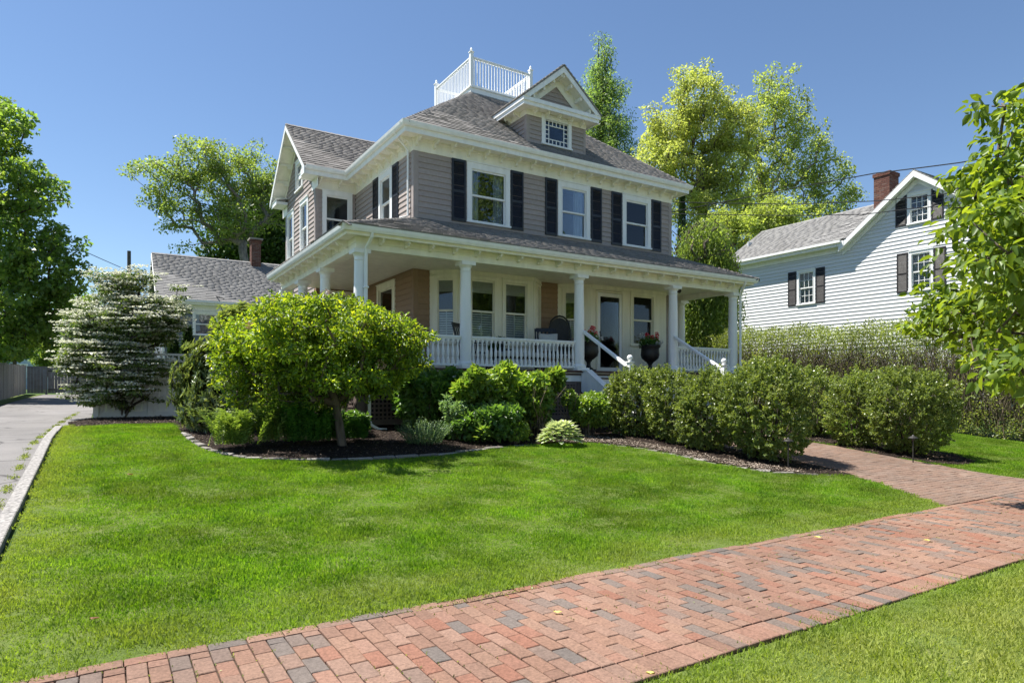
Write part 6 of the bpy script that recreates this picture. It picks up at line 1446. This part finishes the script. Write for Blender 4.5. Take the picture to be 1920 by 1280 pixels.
P, D, Nn = scatter(T, 52, .2, .14, 1.6, .7, .35); foliage('foliage', P, D, Nn, .075*(.6+.7*RNG.random(len(P))), M['vibleaf'], r, .55, .06, 'rhomb', .1)
fc = T[RNG.random(len(T)) < .92]; k = 9; Fp = np.repeat(fc, k, 0)+np.concatenate([RNG.normal(size=(len(fc)*k, 2))*.15, (.05+.03*RNG.random((len(fc)*k, 1)))], 1)
q = 10; P = np.repeat(Fp, q, 0); n = len(P); a = RNG.random(n)*6.283; rr = RNG.random(n)**.5*.06; P = P+np.stack([np.cos(a)*rr, np.sin(a)*rr, .03-rr*.5+RNG.random(n)*.012], 1); D = np.stack([np.cos(a), np.sin(a), np.zeros(n)], 1)
foliage('flowers', P, D, np.tile([0, 0, .8], (n, 1))+RNG.normal(size=(n, 3))*.8, .036+.022*RNG.random(n), M['vibflower'], r, .85, .0)
for a_ in range(5):
    b_ = MB(); an = a_*1.3; q0 = base+Vector((math.cos(an)*.06, math.sin(an)*.06, 0)); b_.tube([q0, q0+Vector((math.cos(an)*.12+.1, math.sin(an)*.12, .4)), q0+Vector((math.cos(an)*.3+.35, math.sin(an)*.25, 1.0)), q0+Vector((math.cos(an)*.4+.55, math.sin(an)*.3, 1.5))], [.032, .026, .02, .01], 6); put('stem', b_, M['bark'], r)
# mophead hydrangea shrubs under the porch
GH = 'leafy hydrangeas below the porch railing'
def mounds(name, label, c, R, n, leaf, m, group, cat, w, seed):
    cx, cy, cz = c; g0 = gz(cx, cy)+.01; r = empty(name, (cx, cy, g0), label, cat, group); rg = random.Random(seed); P = []; Dd = []
    subs = [(c, (R[0]*.8, R[1]*.8, R[2]*.82))]
    for i in range(7):
        a = rg.random()*6.283; e = .45+.3*rg.random(); subs.append(((cx+math.cos(a)*R[0]*e, cy+math.sin(a)*R[1]*e, cz+R[2]*rg.uniform(-.45, .6)), tuple(q*rg.uniform(.3, .48) for q in R)))
    for k_, (cc, rr) in enumerate(subs):
        q, d = shell_pts(cc, rr, int(n*(.45 if k_ == 0 else .085)), 6, .35, None, seed+k_, .45); P.append(q); Dd.append(d)
    P, d = np.concatenate(P), np.concatenate(Dd); ok = P[:, 2] > g0+.04; P, d = P[ok], d[ok]; k = len(P)
    D = unit(d*.8+RNG.normal(size=(k, 3))*.55+np.array([0, 0, .1])); Nn = RNG.normal(size=(k, 3))*.6+d*.7; Nn[:, 2] += .8
    foliage('foliage', P, D, Nn, leaf*(.45+.8*RNG.random(k)), m, r, w, .1, 'leaf', .22, RNG.random(k)*.85)
    b = MB()
    for i in range(16):
        a = rg.random()*6.283; e = rg.random(); b.tube([(cx+math.cos(a)*.08, cy+math.sin(a)*.08, g0-.02), (cx+math.cos(a)*R[0]*e*.4, cy+math.sin(a)*R[1]*e*.4, (g0+cz)/2), (cx+math.cos(a)*R[0]*e*.8, cy+math.sin(a)*R[1]*e*.8, cz+R[2]*.4)], [.014, .01, .004], 4)
    put('stems', b, M['bark'], r); return r
def leafy(px, top, bot, w_px, D, label, n, leaf, m, seed, name='hydrangea_shrub', group=None, cat='shrub', w=.68, dep=.45, zmin=None, rr=.9):
    p = at(px, 730, D); g0 = gz(p.x, p.y); zt = at(px, top, D).z; zb = max(g0, at(px, bot, D).z); Rr = w_px/2*D/FPX; h = zt-zb
    return mounds(name, label, (p.x, p.y, zb+h*.5), (Rr, Rr*rr, h*.55), int(n*1.25), leaf, m, group, cat, w, seed)
leafy(798, 684, 822, 150, 13.5, 'dark green hydrangea shaded beside the lattice, left of the bright one', 5600, .13, M['shrubleaf'], 21, group=GH)
leafy(900, 682, 822, 142, 13.2, 'bright green hydrangea directly below the second porch column', 5600, .125, M['shrubbright'], 22, group=GH)
leafy(905, 755, 838, 170, 12.6, 'low dark hydrangea skirt at the front of the bed, below the bright one', 3200, .12, M['shrubleaf'], 26, group=GH)
leafy(1000, 684, 800, 116, 13.8, 'green hydrangea with bare canes left of the porch steps', 4200, .125, M['shrubbright'], 23, group=GH)
leafy(1000, 745, 800, 100, 13.9, 'dark low hydrangea growth under the cane stems', 1800, .12, M['shrubleaf'], 27, group=GH)
leafy(862, 745, 820, 66, 12.6, 'pale pointed-leaf shrub in front of the dark hydrangea', 1500, .1, M['catmint'], 24, 'leafy_shrub', w=.32)
leafy(1105, 728, 808, 105, 14.0, 'light green shrub between the hostas and the boxwoods', 3600, .085, M['shrubbright'], 25, 'leafy_shrub')
leafy(965, 784, 838, 76, 12.5, 'small green mounded plant left of the pale hosta', 1100, .07, M['shrubbright'], 28, 'mounded_plant', cat='plant')
# bare canes of the hydrangea
b = MB(); c0 = at(1010, 780, 13.5)
for i in range(26):
    a = RNG.normal(size=2)*.35; b.tube([c0+Vector((RNG.normal()*.08, RNG.normal()*.08, -.25)), c0+Vector((a[0]*.6, a[1]*.5, .25)), c0+Vector((a[0]+.15, a[1]*.8, .62))], [.007, .006, .004], 4)
tag(put('bare_canes', b, M['twig']), 'tangle of tan leafless canes beneath the hydrangea near the steps', 'canes')
b = MB(); c0 = at(1068, 770, 14.0)
for i in range(22):
    a = RNG.normal(size=2)*.3; b.tube([c0+Vector((RNG.normal()*.07, RNG.normal()*.07, -.35)), c0+Vector((a[0]*.5, a[1]*.5, .1)), c0+Vector((a[0], a[1]*.8, .38))], [.006, .005, .003], 4)
tag(put('bare_canes', b, M['twig']), 'dry upright canes against the lattice by the light green shrub', 'canes')
leafy(660, 768, 822, 90, 12.6, 'low dark leafy plant in the shade behind the hydrangea trunk', 1500, .085, M['shrubleaf'], 41, 'shade_plant', cat='plant')
# catmint, ferns
def sprigs(name, label, px, D, w_, h, n, m, cat='plant', leaf=.03, group=None):
    p = at(px, 730, D); g0 = gz(p.x, p.y)+.01; r = empty(name, (p.x, p.y, g0), label, cat, group); P = []; Dd = []; st = MB()
    for i in range(n):
        a = random.random()*6.283; rr = math.sqrt(random.random())*w_; x, y = p.x+math.cos(a)*rr*.6, p.y+math.sin(a)*rr*.5; lx, ly = math.cos(a)*rr*.5+random.gauss(0, .03), math.sin(a)*rr*.4; hh = h*(.55+.5*random.random())*(1-.3*rr/w_)
        st.tube([(x, y, g0-.02), (x+lx*.5, y+ly*.5, g0+hh*.6), (x+lx, y+ly, g0+hh)], [.003, .0025, .0015], 3)
        k = 26; f = np.linspace(.05, 1, k); q = np.stack([x+lx*f**1.3, y+ly*f**1.3, g0+hh*f], 1); P.append(q); th = RNG.random(k)*6.28; Dd.append(np.stack([np.cos(th), np.sin(th), .35+.3*RNG.random(k)], 1))
    P = np.concatenate(P); Dd = np.concatenate(Dd); foliage('foliage', P, Dd, RNG.normal(size=P.shape)*.5+np.array([0, 0, 1.]), leaf*(.6+.7*RNG.random(len(P))), m, r, .5); put('stems', st, M['catmint'], r); return r
sprigs('catmint', 'loose grey-green catmint clump at the bed edge before the dark hydrangea', 795, 12.0, .55, .5, 190, M['catmint'])
def fern(label, px, D, R_, h, n, m, grp='ferns below the hydrangea tree'):
    p = at(px, 730, D); g0 = gz(p.x, p.y)+.01; r = empty('fern', (p.x, p.y, g0), label, 'fern', grp); P = []; Dd = []; S = []; Nn = []
    for i in range(n):
        a = random.random()*6.283; L_ = R_*(.5+.6*random.random()); ex, ey = math.cos(a), math.sin(a); hh = h*(.75+.35*random.random()); k = 30; f = np.linspace(.1, 1, k)
        x = p.x+RNG.normal()*R_*.3+ex*L_*f**1.4; y = p.y+RNG.normal()*R_*.3+ey*L_*f**1.4; z = g0+hh*np.sin(f*1.75)
        for s_ in (-1, 1):
            P.append(np.stack([x, y, z], 1)+RNG.normal(size=(k, 3))*.004); tz = 1.5*np.cos(f*1.75); Dd.append(np.stack([-ey*s_+ex*.5+0*f, ex*s_+ey*.5+0*f, tz*.55-.1], 1)+RNG.normal(size=(k, 3))*.16); S.append((.075+.03*random.random())*np.sin(np.minimum(1, f*1.15+.12)*math.pi*.93)+.012); Nn.append(np.tile([-ex*.8, -ey*.8, 1.], (k, 1))+RNG.normal(size=(k, 3))*.25)
    P, Dd, S, Nn = map(np.concatenate, (P, Dd, S, Nn)); foliage('fronds', P, Dd, Nn, S, m, r, .3, .03); return r
fern('sunlit yellow-green fern at the left end of the bed', 438, 10.5, .46, .62, 90, M['fern'])
fern('tall fern just right of the sunlit one', 505, 10.9, .34, .74, 60, M['fern'])
fern('dark shaded fern in the middle of the fern row', 552, 11.0, .36, .7, 56, M['ferndark'])
fern('shaded fern left of the hydrangea trunk', 592, 11.2, .34, .66, 54, M['ferndark'])
fern('short dark fern right of the hydrangea trunk', 672, 11.9, .3, .42, 34, M['ferndark'])
fern('low dark fern against the hydrangea trunk', 618, 11.6, .34, .52, 40, M['ferndark'])
# hostas
def hosta(label, px, py, D, R_, n, green, edge, L_=.2):
    p = at(px, py, D); g0 = gz(p.x, p.y)+.01; r = empty('hosta', (p.x, p.y, g0), label, 'hosta'); P = []; Dd = []; Nn = []; S = []
    for i in range(n):
        f = i/n; a = i*2.39996; e = .15+.85*f; el = 1.25*(1-f)+.12; rr = R_*(.1+.75*e)*.8
        P.append((p.x+math.cos(a)*rr*.75, p.y+math.sin(a)*rr*.7, g0+.06+.24*math.sin((1-f)*1.5)+.06*random.random())); Dd.append((math.cos(a)*math.cos(el), math.sin(a)*math.cos(el), math.sin(el)*.7)); Nn.append((-math.cos(a)*.3, -math.sin(a)*.3, 1)); S.append(L_*(.7+.4*random.random()))
    P, Dd, Nn, S = map(np.array, (P, Dd, Nn, S)); 
    me_ = green if not edge else edge
    foliage('leaf_blades', P, Dd, Nn, S, me_, r, .66, .04, 'leaf', .28)
    if edge:
        up_ = unit(np.cross(np.cross(unit(Dd), Nn), unit(Dd))); foliage('leaf_centres', P+up_*.004+unit(Dd)*.012, Dd, Nn, S*.8, green, r, .36, .02, 'leaf', .2)
    return r
hosta('pale cream-edged hosta glowing at the lawn edge in front of the steps', 1050, 830, 12.5, .62, 190, M['hosta'], M['hostaedge'], .19)
hosta('small green plant at the dark bed behind the catmint, by the mulch', 905, 846, 12.0, .2, 30, M['shrubbright'], None, .11)
# ------------------------------------------------------------------ hedge on the right
HX0, HX1 = 12.45, 13.9
hd = empty('privet_hedge', (13.2, 0, .5), 'long tall privet hedge with bare brown middle and green top before the white house', 'hedge')
def hz_(y): return 3.55+.1*np.sin(y*.9)+.06*np.sin(y*2.7+1)-.25*np.clip((-y-4)/6, 0, 1)
n = 230000; Y = RNG.uniform(-9.5, 10, n); X = HX0+(HX1-HX0)*RNG.random(n)**1.6; f = RNG.random(n); H_ = hz_(Y)+.12*np.sin(X*5+Y*7); g_ = gzn(Y)
# leaf density: thick on top, thin across the shaded middle
z = g_+(H_-g_)*f; dt = H_-z; keep = RNG.random(n) < np.where(dt < .5, 1.0, np.where(dt < 1.0, .75, np.where(dt < 2.3, .5, .7)))
X, Y, z, dt = X[keep], Y[keep], z[keep], dt[keep]; bump_ = .1*np.sin(Y*6+z*5)+.08*np.sin(Y*13-z*9); P = np.stack([X+bump_, Y, z+RNG.normal(size=len(z))*.04], 1); k = len(P)
D = RNG.normal(size=(k, 3)); D[:, 2] += .5; D[:, 0] -= .3; Nn = RNG.normal(size=(k, 3)); Nn[:, 2] += .5
foliage('foliage', P, D, Nn, .055*(.6+.8*RNG.random(k)), M['hedge'], hd, .55)
n = 11000; Y = RNG.uniform(-9.5, 9.5, n); X = HX0+.1+1.1*RNG.random(n)**1.3; base_ = gzn(Y)+RNG.random(n)*1.5; top_ = hz_(Y)-.15-RNG.random(n)*.8; A = np.stack([X, Y, base_], 1); L_ = np.minimum(top_-base_, .5+1.1*RNG.random(n)); L_ = np.maximum(L_, .3)
d1 = unit(np.stack([-.12+RNG.normal(size=n)*.16, RNG.normal(size=n)*.28, np.ones(n)], 1)); B = A+d1*L_[:, None]; rr = .009
Vs = []; 
a1 = unit(np.cross(d1, [1., .3, 0])); a2 = np.cross(d1, a1)
ring = [a1, -.5*a1+.87*a2, -.5*a1-.87*a2]
V = np.stack([A+ring[0]*rr, A+ring[1]*rr, A+ring[2]*rr, B+ring[0]*rr*.5, B+ring[1]*rr*.5, B+ring[2]*rr*.5], 1).reshape(-1, 3); b0_ = np.arange(n)[:, None]*6
F = np.concatenate([b0_+np.array([[0, 1, 4, 3]]), b0_+np.array([[1, 2, 5, 4]]), b0_+np.array([[2, 0, 3, 5]])]); link('twigs', fastmesh('twigs', V, F), M['twig'], hd)
# ------------------------------------------------------------------ dogwood reaching in from the right
b = (2.65, -11.3, 0.0)
dw_ = pxblobs([(1925, 250, 70, 95, 6.8), (1860, 360, 75, 70, 7.4), (1930, 400, 130, 90, 6.6), (1860, 430, 95, 45, 6.2), (1960, 500, 150, 70, 6.2), (1840, 480, 70, 30, 6.0), (1890, 560, 110, 60, 7.8), (1820, 590, 90, 55, 8.4), (1780, 560, 55, 30, 8.6), (1900, 650, 110, 45, 7.0), (1930, 690, 60, 45, 4.9), (1870, 690, 55, 26, 5.0), (2060, 300, 140, 200, 7.0), (2120, 560, 160, 160, 6.6), (1755, 610, 40, 22, 8.6)])
r = tree('dogwood_tree', 'broad-leaved bright green dogwood tree reaching in from the right edge', 'tree', b, (2.6, -11.2, 2.8), dw_, 430, 30, .27, .105, M['dogleaf'], M['bark'], .13, twig=.007, w=.62, flat=.55, shape='leaf', drp=.22, up=1.3, droop=.55, bow=.2, outward=.8)
tree('street_tree', 'tall spreading street tree by the kerb to the right of the camera', 'tree', (14.5, -18, -.1), (14.5, -18, 9), [((14, -17.6, 11.5), (3.6, 3.6, 4.2)), ((12.6, -17.6, 8), (2.6, 2.6, 2.4)), ((16, -18.5, 9), (3, 3, 3))], 240, 60, .8, .3, M['elmleaf'], M['bark'], .28)
# trees across the street, behind the camera (they stand in the window reflections)
for x, y, h, m_, lb in ((-4, -34, 11, 'elmleaf', 'round green street tree across the road, behind the camera'), (9, -31, 12, 'airyleaf', 'yellowish street tree across the road, behind the camera'), (22, -33, 11, 'elmleaf', 'green street tree further along the road, behind the camera')):
    tree('street_tree', lb, 'tree', (x, y, -.1), (x, y, 6), [((x, y, h*.62), (4.2, 4.2, h*.36)), ((x+1.5, y, h*.8), (2.6, 2.6, 2.4))], 140, 60, .9, .45, M[m_], M['bark'], .25)
# ------------------------------------------------------------------ things on the porch
def urn(x, y, label, wsc=1.):
    r = empty('flower_urn', (x, y, PF), label, 'flower urn', 'black urns flanking the front door')
    b = MB(); b.box(-.15, .15, -.15, .15, 0, .06); put('plinth', b, M['iron'], r, Matrix.Translation((x, y, PF)), bevel=.006)
    b = MB(); b.lathe([(.12, .06), (.13, .08), (.07, .12), (.05, .2), (.06, .26), (.09, .28), (.09, .3), (.15, .34), (.24, .42), (.27, .52), (.26, .62), (.255, .7), (.3, .76), (.31, .79), (.3, .8), (.26, .79), (.23, .72), (.01, .72)], 22, (0, 0, 0)); o = put('bowl', b, M['iron'], r, Matrix.Translation((x, y, PF)), smooth=True)
    n = 700; d = unit(RNG.normal(size=(n, 3))); d[:, 2] = np.abs(d[:, 2]); P = np.array([x, y, PF+.76])+d*np.array([.3, .3, .3])*(.5+.5*RNG.random((n, 1))); foliage('leaves', P, d+RNG.normal(size=(n, 3))*.5, RNG.normal(size=(n, 3))*.5+np.array([0, 0, 1.]), .055*(.7+.6*RNG.random(n)), M['geranium'], r, .9)
    for k in range(13):
        a = random.random()*6.28; rr = .05+.22*random.random(); c = np.array([x+math.cos(a)*rr, y+math.sin(a)*rr, PF+1.0+.2*random.random()*(1-rr*1.5)]); n = 60; d = unit(RNG.normal(size=(n, 3)))
        foliage('flower_head', c+d*.035, d, RNG.normal(size=(n, 3)), .03*(.7+.6*RNG.random(n)), M['redpetal'] if k % 4 != 3 else M['whitepetal'], r, .9)
    for k in range(6):
        a = -1.6+random.random()*2.6; rr = .24+.09*random.random(); c = np.array([x+math.cos(a)*rr, y+math.sin(a)*rr, PF+.78+.12*random.random()]); n = 30; d = unit(RNG.normal(size=(n, 3)))
        foliage('flower_head', c+d*.03, d, RNG.normal(size=(n, 3)), .045*(.7+.5*RNG.random(n)), M['whitepetal'], r, .6)
urn(3.98, .5, 'tall black urn of red and white flowers left of the storm door')
urn(6.42, .72, 'tall black urn of red and white flowers beneath the window right of the door')
def rocker(x, y, rz, label):
    T = Matrix.Translation((x, y, PF)) @ Matrix.Rotation(rz, 4, 'Z'); r = link('rocking_chair', None, None, None, T); tag(r, label, 'rocking chair', 'black rocking chairs on the porch')
    w_ = .27
    for s_ in (-1, 1):
        b = MB(); b.tube([(s_*w_, -.42, .07), (s_*w_, -.2, .025), (s_*w_, .1, .02), (s_*w_, .35, .06), (s_*w_, .48, .11)], .018, 5); put('rocker_runner', b, M['black'], r, T)
        b = MB(); b.box(s_*w_-.02, s_*w_+.02, -.27, -.23, .03, .66); put('leg', b, M['black'], r, T)
        b = MB(); b.prism([(s_*w_-.02, .2, .03), (s_*w_-.02, .24, .03), (s_*w_-.02, .24, .45), (s_*w_-.02, .44, 1.14), (s_*w_-.02, .4, 1.14), (s_*w_-.02, .2, .47)], (.04, 0, 0)); put('rear_post', b, M['black'], r, T)
        b = MB(); b.box(s_*w_-.045, s_*w_+.045, -.3, .27, .661, .69); put('armrest', b, M['black'], r, T)
    b = MB(); b.box(-w_-.02, w_+.02, -.28, .24, .4, .435); put('seat', b, M['black'], r, T, bevel=.005)
    b = MB(); b.prism([(-w_+.021, .4, 1.06), (-w_+.021, .43, 1.06), (-w_+.021, .455, 1.16), (-w_+.021, .425, 1.16)], (2*w_-.042, 0, 0)); put('top_rail', b, M['black'], r, T)
    for i in range(5):
        xx = -.2+i*.1; b = MB(); b.prism([(xx-.025, .225, .44), (xx-.025, .24, .44), (xx-.025, .42, 1.06), (xx-.025, .405, 1.06)], (.05, 0, 0)); put('back_slat', b, M['black'], r, T)
    return r
rocker(.62, .8, rad(35), 'black slatted rocking chair half hidden behind the second porch column')
rocker(2.78, .72, rad(-28), 'black slatted rocking chair with a pale pillow near the front door')
def pillow(x, y, z, rx, rz, label, s=.22):
    b = MB(); n = 10; vs = []; fs = []
    for sd in (1, -1):
        for j in range(n+1):
            for i in range(n+1):
                u_, v_ = i/n*2-1, j/n*2-1; t = (1-u_**4)*(1-v_**4); pin_ = 1-.07*(1-abs(u_*v_)); vs.append((u_*s*pin_, sd*.075*max(0, t)**.5, v_*s*pin_))
    k = (n+1)**2
    for sd in (0, 1):
        for j in range(n):
            for i in range(n): a = sd*k+j*(n+1)+i; fs.append((a, a+1, a+n+2, a+n+1))
    b.add(vs, fs); o = put('pillow', b, M['cushion'], None, Matrix.Translation((x, y, z)) @ Matrix.Rotation(rz, 4, 'Z') @ Matrix.Rotation(rx, 4, 'X'), smooth=True); tag(o, label, 'pillow', 'pale pillows on the porch seats')
pillow(2.7, .55, PF+.435+.3, rad(-20), rad(-28), 'pale square pillow propped on the rocking chair near the door', .25)
pillow(.58, .92, PF+.435+.2, rad(-20), rad(35), 'pale pillow on the rocking chair behind the second column')
# low bench with cushion against the railing
r = empty('porch_bench', (1.9, .62, PF), 'low dark porch bench with long pale cushion behind the railing', 'bench')
b = MB(); b.box(1.2, 2.55, .4, .85, .3, .34); put('seat', b, M['black'], r, Matrix.Translation((0, 0, PF)))
for x in (1.22, 2.48):
    for y in (.42, .78):
        b = MB(); b.box(x, x+.05, y, y+.05, 0, .3); put('leg', b, M['black'], r, Matrix.Translation((0, 0, PF)))
b = MB(); b.chamfer(1.22, 2.53, .41, .84, .341, .45, .03); put('cushion', b, M['cushion'], r, Matrix.Translation((0, 0, PF)), bevel=.02)
# arched-back chair in the corner by the entry
T = Matrix.Translation((3.72, 1.35, PF)) @ Matrix.Rotation(rad(-25), 4, 'Z'); r = link('arched_chair', None, None, None, T); tag(r, 'tall black armchair with rounded arched back by the brown corner wall', 'armchair')
pts = [(-.3, .25, .0), (-.3, .28, .7), (-.3, .32, 1.2), (-.24, .34, 1.45), (-.12, .35, 1.56), (0, .35, 1.59), (.12, .35, 1.56), (.24, .34, 1.45), (.3, .32, 1.2), (.3, .28, .7), (.3, .25, 0)]
b = MB(); b.tube(pts, .028, 6); put('arched_frame', b, M['black'], r, T, smooth=True)
b = MB(); prof = [(-.26, .3, .5), (.26, .3, .5), (.27, .33, 1.2), (.21, .345, 1.43), (.1, .355, 1.52), (0, .355, 1.545), (-.1, .355, 1.52), (-.21, .345, 1.43), (-.27, .33, 1.2)]; b.prism(prof, (0, .02, 0)); put('backrest', b, M['iron'], r, T)
b = MB(); b.box(-.3, .3, -.25, .3, .4, .45); put('seat', b, M['black'], r, T, bevel=.01)
for s_ in (-1, 1):
    b = MB(); b.box(s_*.29-.02, s_*.29+.02, -.27, -.23, 0, .66); put('leg', b, M['black'], r, T)
    b = MB(); b.box(s_*.3-.03, s_*.3+.03, -.28, .28, .661, .69); put('armrest', b, M['black'], r, T)
# small table with potted plants
r = empty('side_table', (1.62, 1.05, PF), 'small dark round table between the porch chairs', 'table')
b = MB(); b.lathe([(.2, .0), (.2, .02), (.03, .04), (.03, .5), (.24, .52), (.24, .55)], 16, (1.62, 1.05, PF)); put('pedestal', b, M['black'], r)
for x, y, lb in ((1.56, 1.02, 'bushy green potted plant on the small porch table'), (1.05, .55, 'dark leafy potted plant behind the railing by the second column')):
    z = PF+.55 if x > 1.3 else PF; hp = .14 if x > 1.3 else .5; r = empty('potted_plant', (x, y, z), lb, 'potted plant', 'potted plants on the porch')
    b = MB(); b.lathe([(.06, 0), (.09, hp*.9), (.1, hp), (.08, hp), (.07, hp*.8), (.005, hp*.8)], 12, (x, y, z)); put('pot', b, M['iron'], r)
    n = 260; d = unit(RNG.normal(size=(n, 3))); d[:, 2] = np.abs(d[:, 2]); P = np.array([x, y, z+hp])+d*.16*(.3+.7*RNG.random((n, 1))); foliage('leaves', P, d+RNG.normal(size=(n, 3))*.4, RNG.normal(size=(n, 3))*.5+np.array([0, 0, 1.]), .07*(.7+.6*RNG.random(n)), M['darkleaf'], r, .5)
# ------------------------------------------------------------------ path lights
def path_light(px, py, D, label):
    p = at(px, py, D); z = gz(p.x, p.y); T = Matrix.Translation((p.x, p.y, z)); r = link('path_light', None, None, None, T); tag(r, label, 'path light', 'dark metal path lights')
    b = MB(); b.tube([(0, 0, -.05), (0, 0, .42)], .012, 8); put('stem', b, M['metal'], r, T)
    b = MB(); b.lathe([(.018, .41), (.03, .43), (.03, .455), (.02, .46)], 10); put('lamp_body', b, M['metal'], r, T)
    b = MB(); b.lathe([(.085, .455), (.082, .465), (.05, .485), (.02, .5), (.006, .52)], 14); put('hat', b, M['metal'], r, T)
path_light(1478, 878, 11.0, 'dark path light close against the largest boxwood')
path_light(1712, 866, 12.2, 'path light with flat hat standing right of the walk')
# fallen leaves
def fallen(px, py, m, s, label):
    t = ray(px, py); L_ = .5
    while L_ < 40:
        p = Vector((CX+L_*t[0], CY+L_*t[1], EYE+L_*t[2]))
        if p.z <= gz(p.x, p.y)+.03: break
        L_ += .01
    P = np.array([tuple(p)]*2); D = np.array([[1, .3, .1], [-.2, 1, .2]]); V, F, k = leafgeo(P, D, np.array([[0, 0, 1.], [.1, 0, 1]]), np.array([s, s*.8]), .6, .12, 'leaf', .2)
    tag(link('fallen_leaf', fastmesh('fallen_leaf', V, F, RNG.random(len(V))), m), label, 'leaf', 'fallen leaves on lawn and pavement')
fallen(172, 1160, M['deadleaf'], .05, 'reddish brown dead leaf on the lawn near the bottom left')
fallen(240, 889, M['deadleaf'], .07, 'tan dead leaf on the lawn near the driveway kerb')
fallen(1045, 1148, M['yellowfallen'], .05, 'tiny pale leaf on the red bricks in the middle of the pavement')
fallen(1742, 1013, M['yellowfallen'], .07, 'yellow-green leaf on the pavement at the right')
fallen(1536, 1007, M['yellowfallen'], .07, 'yellow-green leaf by the lawn side of the pavement')
fallen(1220, 1262, M['yellowfallen'], .04, 'pale leaf on the border bricks at the bottom of the pavement')
for o in list(C.objects):
    if o.type == 'EMPTY': o.empty_display_size = .2
# ------------------------------------------------------------------ the street and the houses across it, behind the camera
sheet('street', [(-60, -24.5), (60, -24.5), (60, -15.2), (-60, -15.2)], .0, M['asphalt'])
M['farwhite'] = simple('white_house_siding', (.78, .78, .76), .6, .03, 2, coord='P')
def facing_house(x0, x1, y, h, label, m):
    r = empty('facing_house', ((x0+x1)/2, y, -.1), label, 'house'); xm_ = (x0+x1)/2
    b = MB(); b.box(x0, x1, y-8, y, -.2, h); b.prism([(x0, y, h), (x1, y, h), (xm_, y, h+3.2)], (0, -8, 0)); put('wall', b, M[m], r)
    for s_ in (-1, 1):
        b = MB(); xe = x0-.4 if s_ < 0 else x1+.4; b.prism([(xe, y+.4, h-.25), (xm_, y+.4, h+3.35), (xm_, y+.4, h+3.2), (xe, y+.4, h-.4)], (0, -8.8, 0)); put('roof', b, M['shinglegrey'], r)
    n = int((x1-x0)/2.6)
    for i in range(n):
        for z in (1.2, 4.0):
            xx = x0+(i+.5)*(x1-x0)/n; b = MB(); b.box(xx-.5, xx+.5, y+.002, y+.03, z, z+1.6); put('window', b, M['shutter'], r)
facing_house(-16, -6, -40, 6.2, 'white gabled house across the street, behind the camera on the left', 'farwhite')
facing_house(-1, 9.5, -41, 6.4, 'white gabled house across the street, straight behind the camera', 'farwhite')
facing_house(15, 25, -40, 6.2, 'cream gabled house across the street, behind the camera on the right', 'cream')
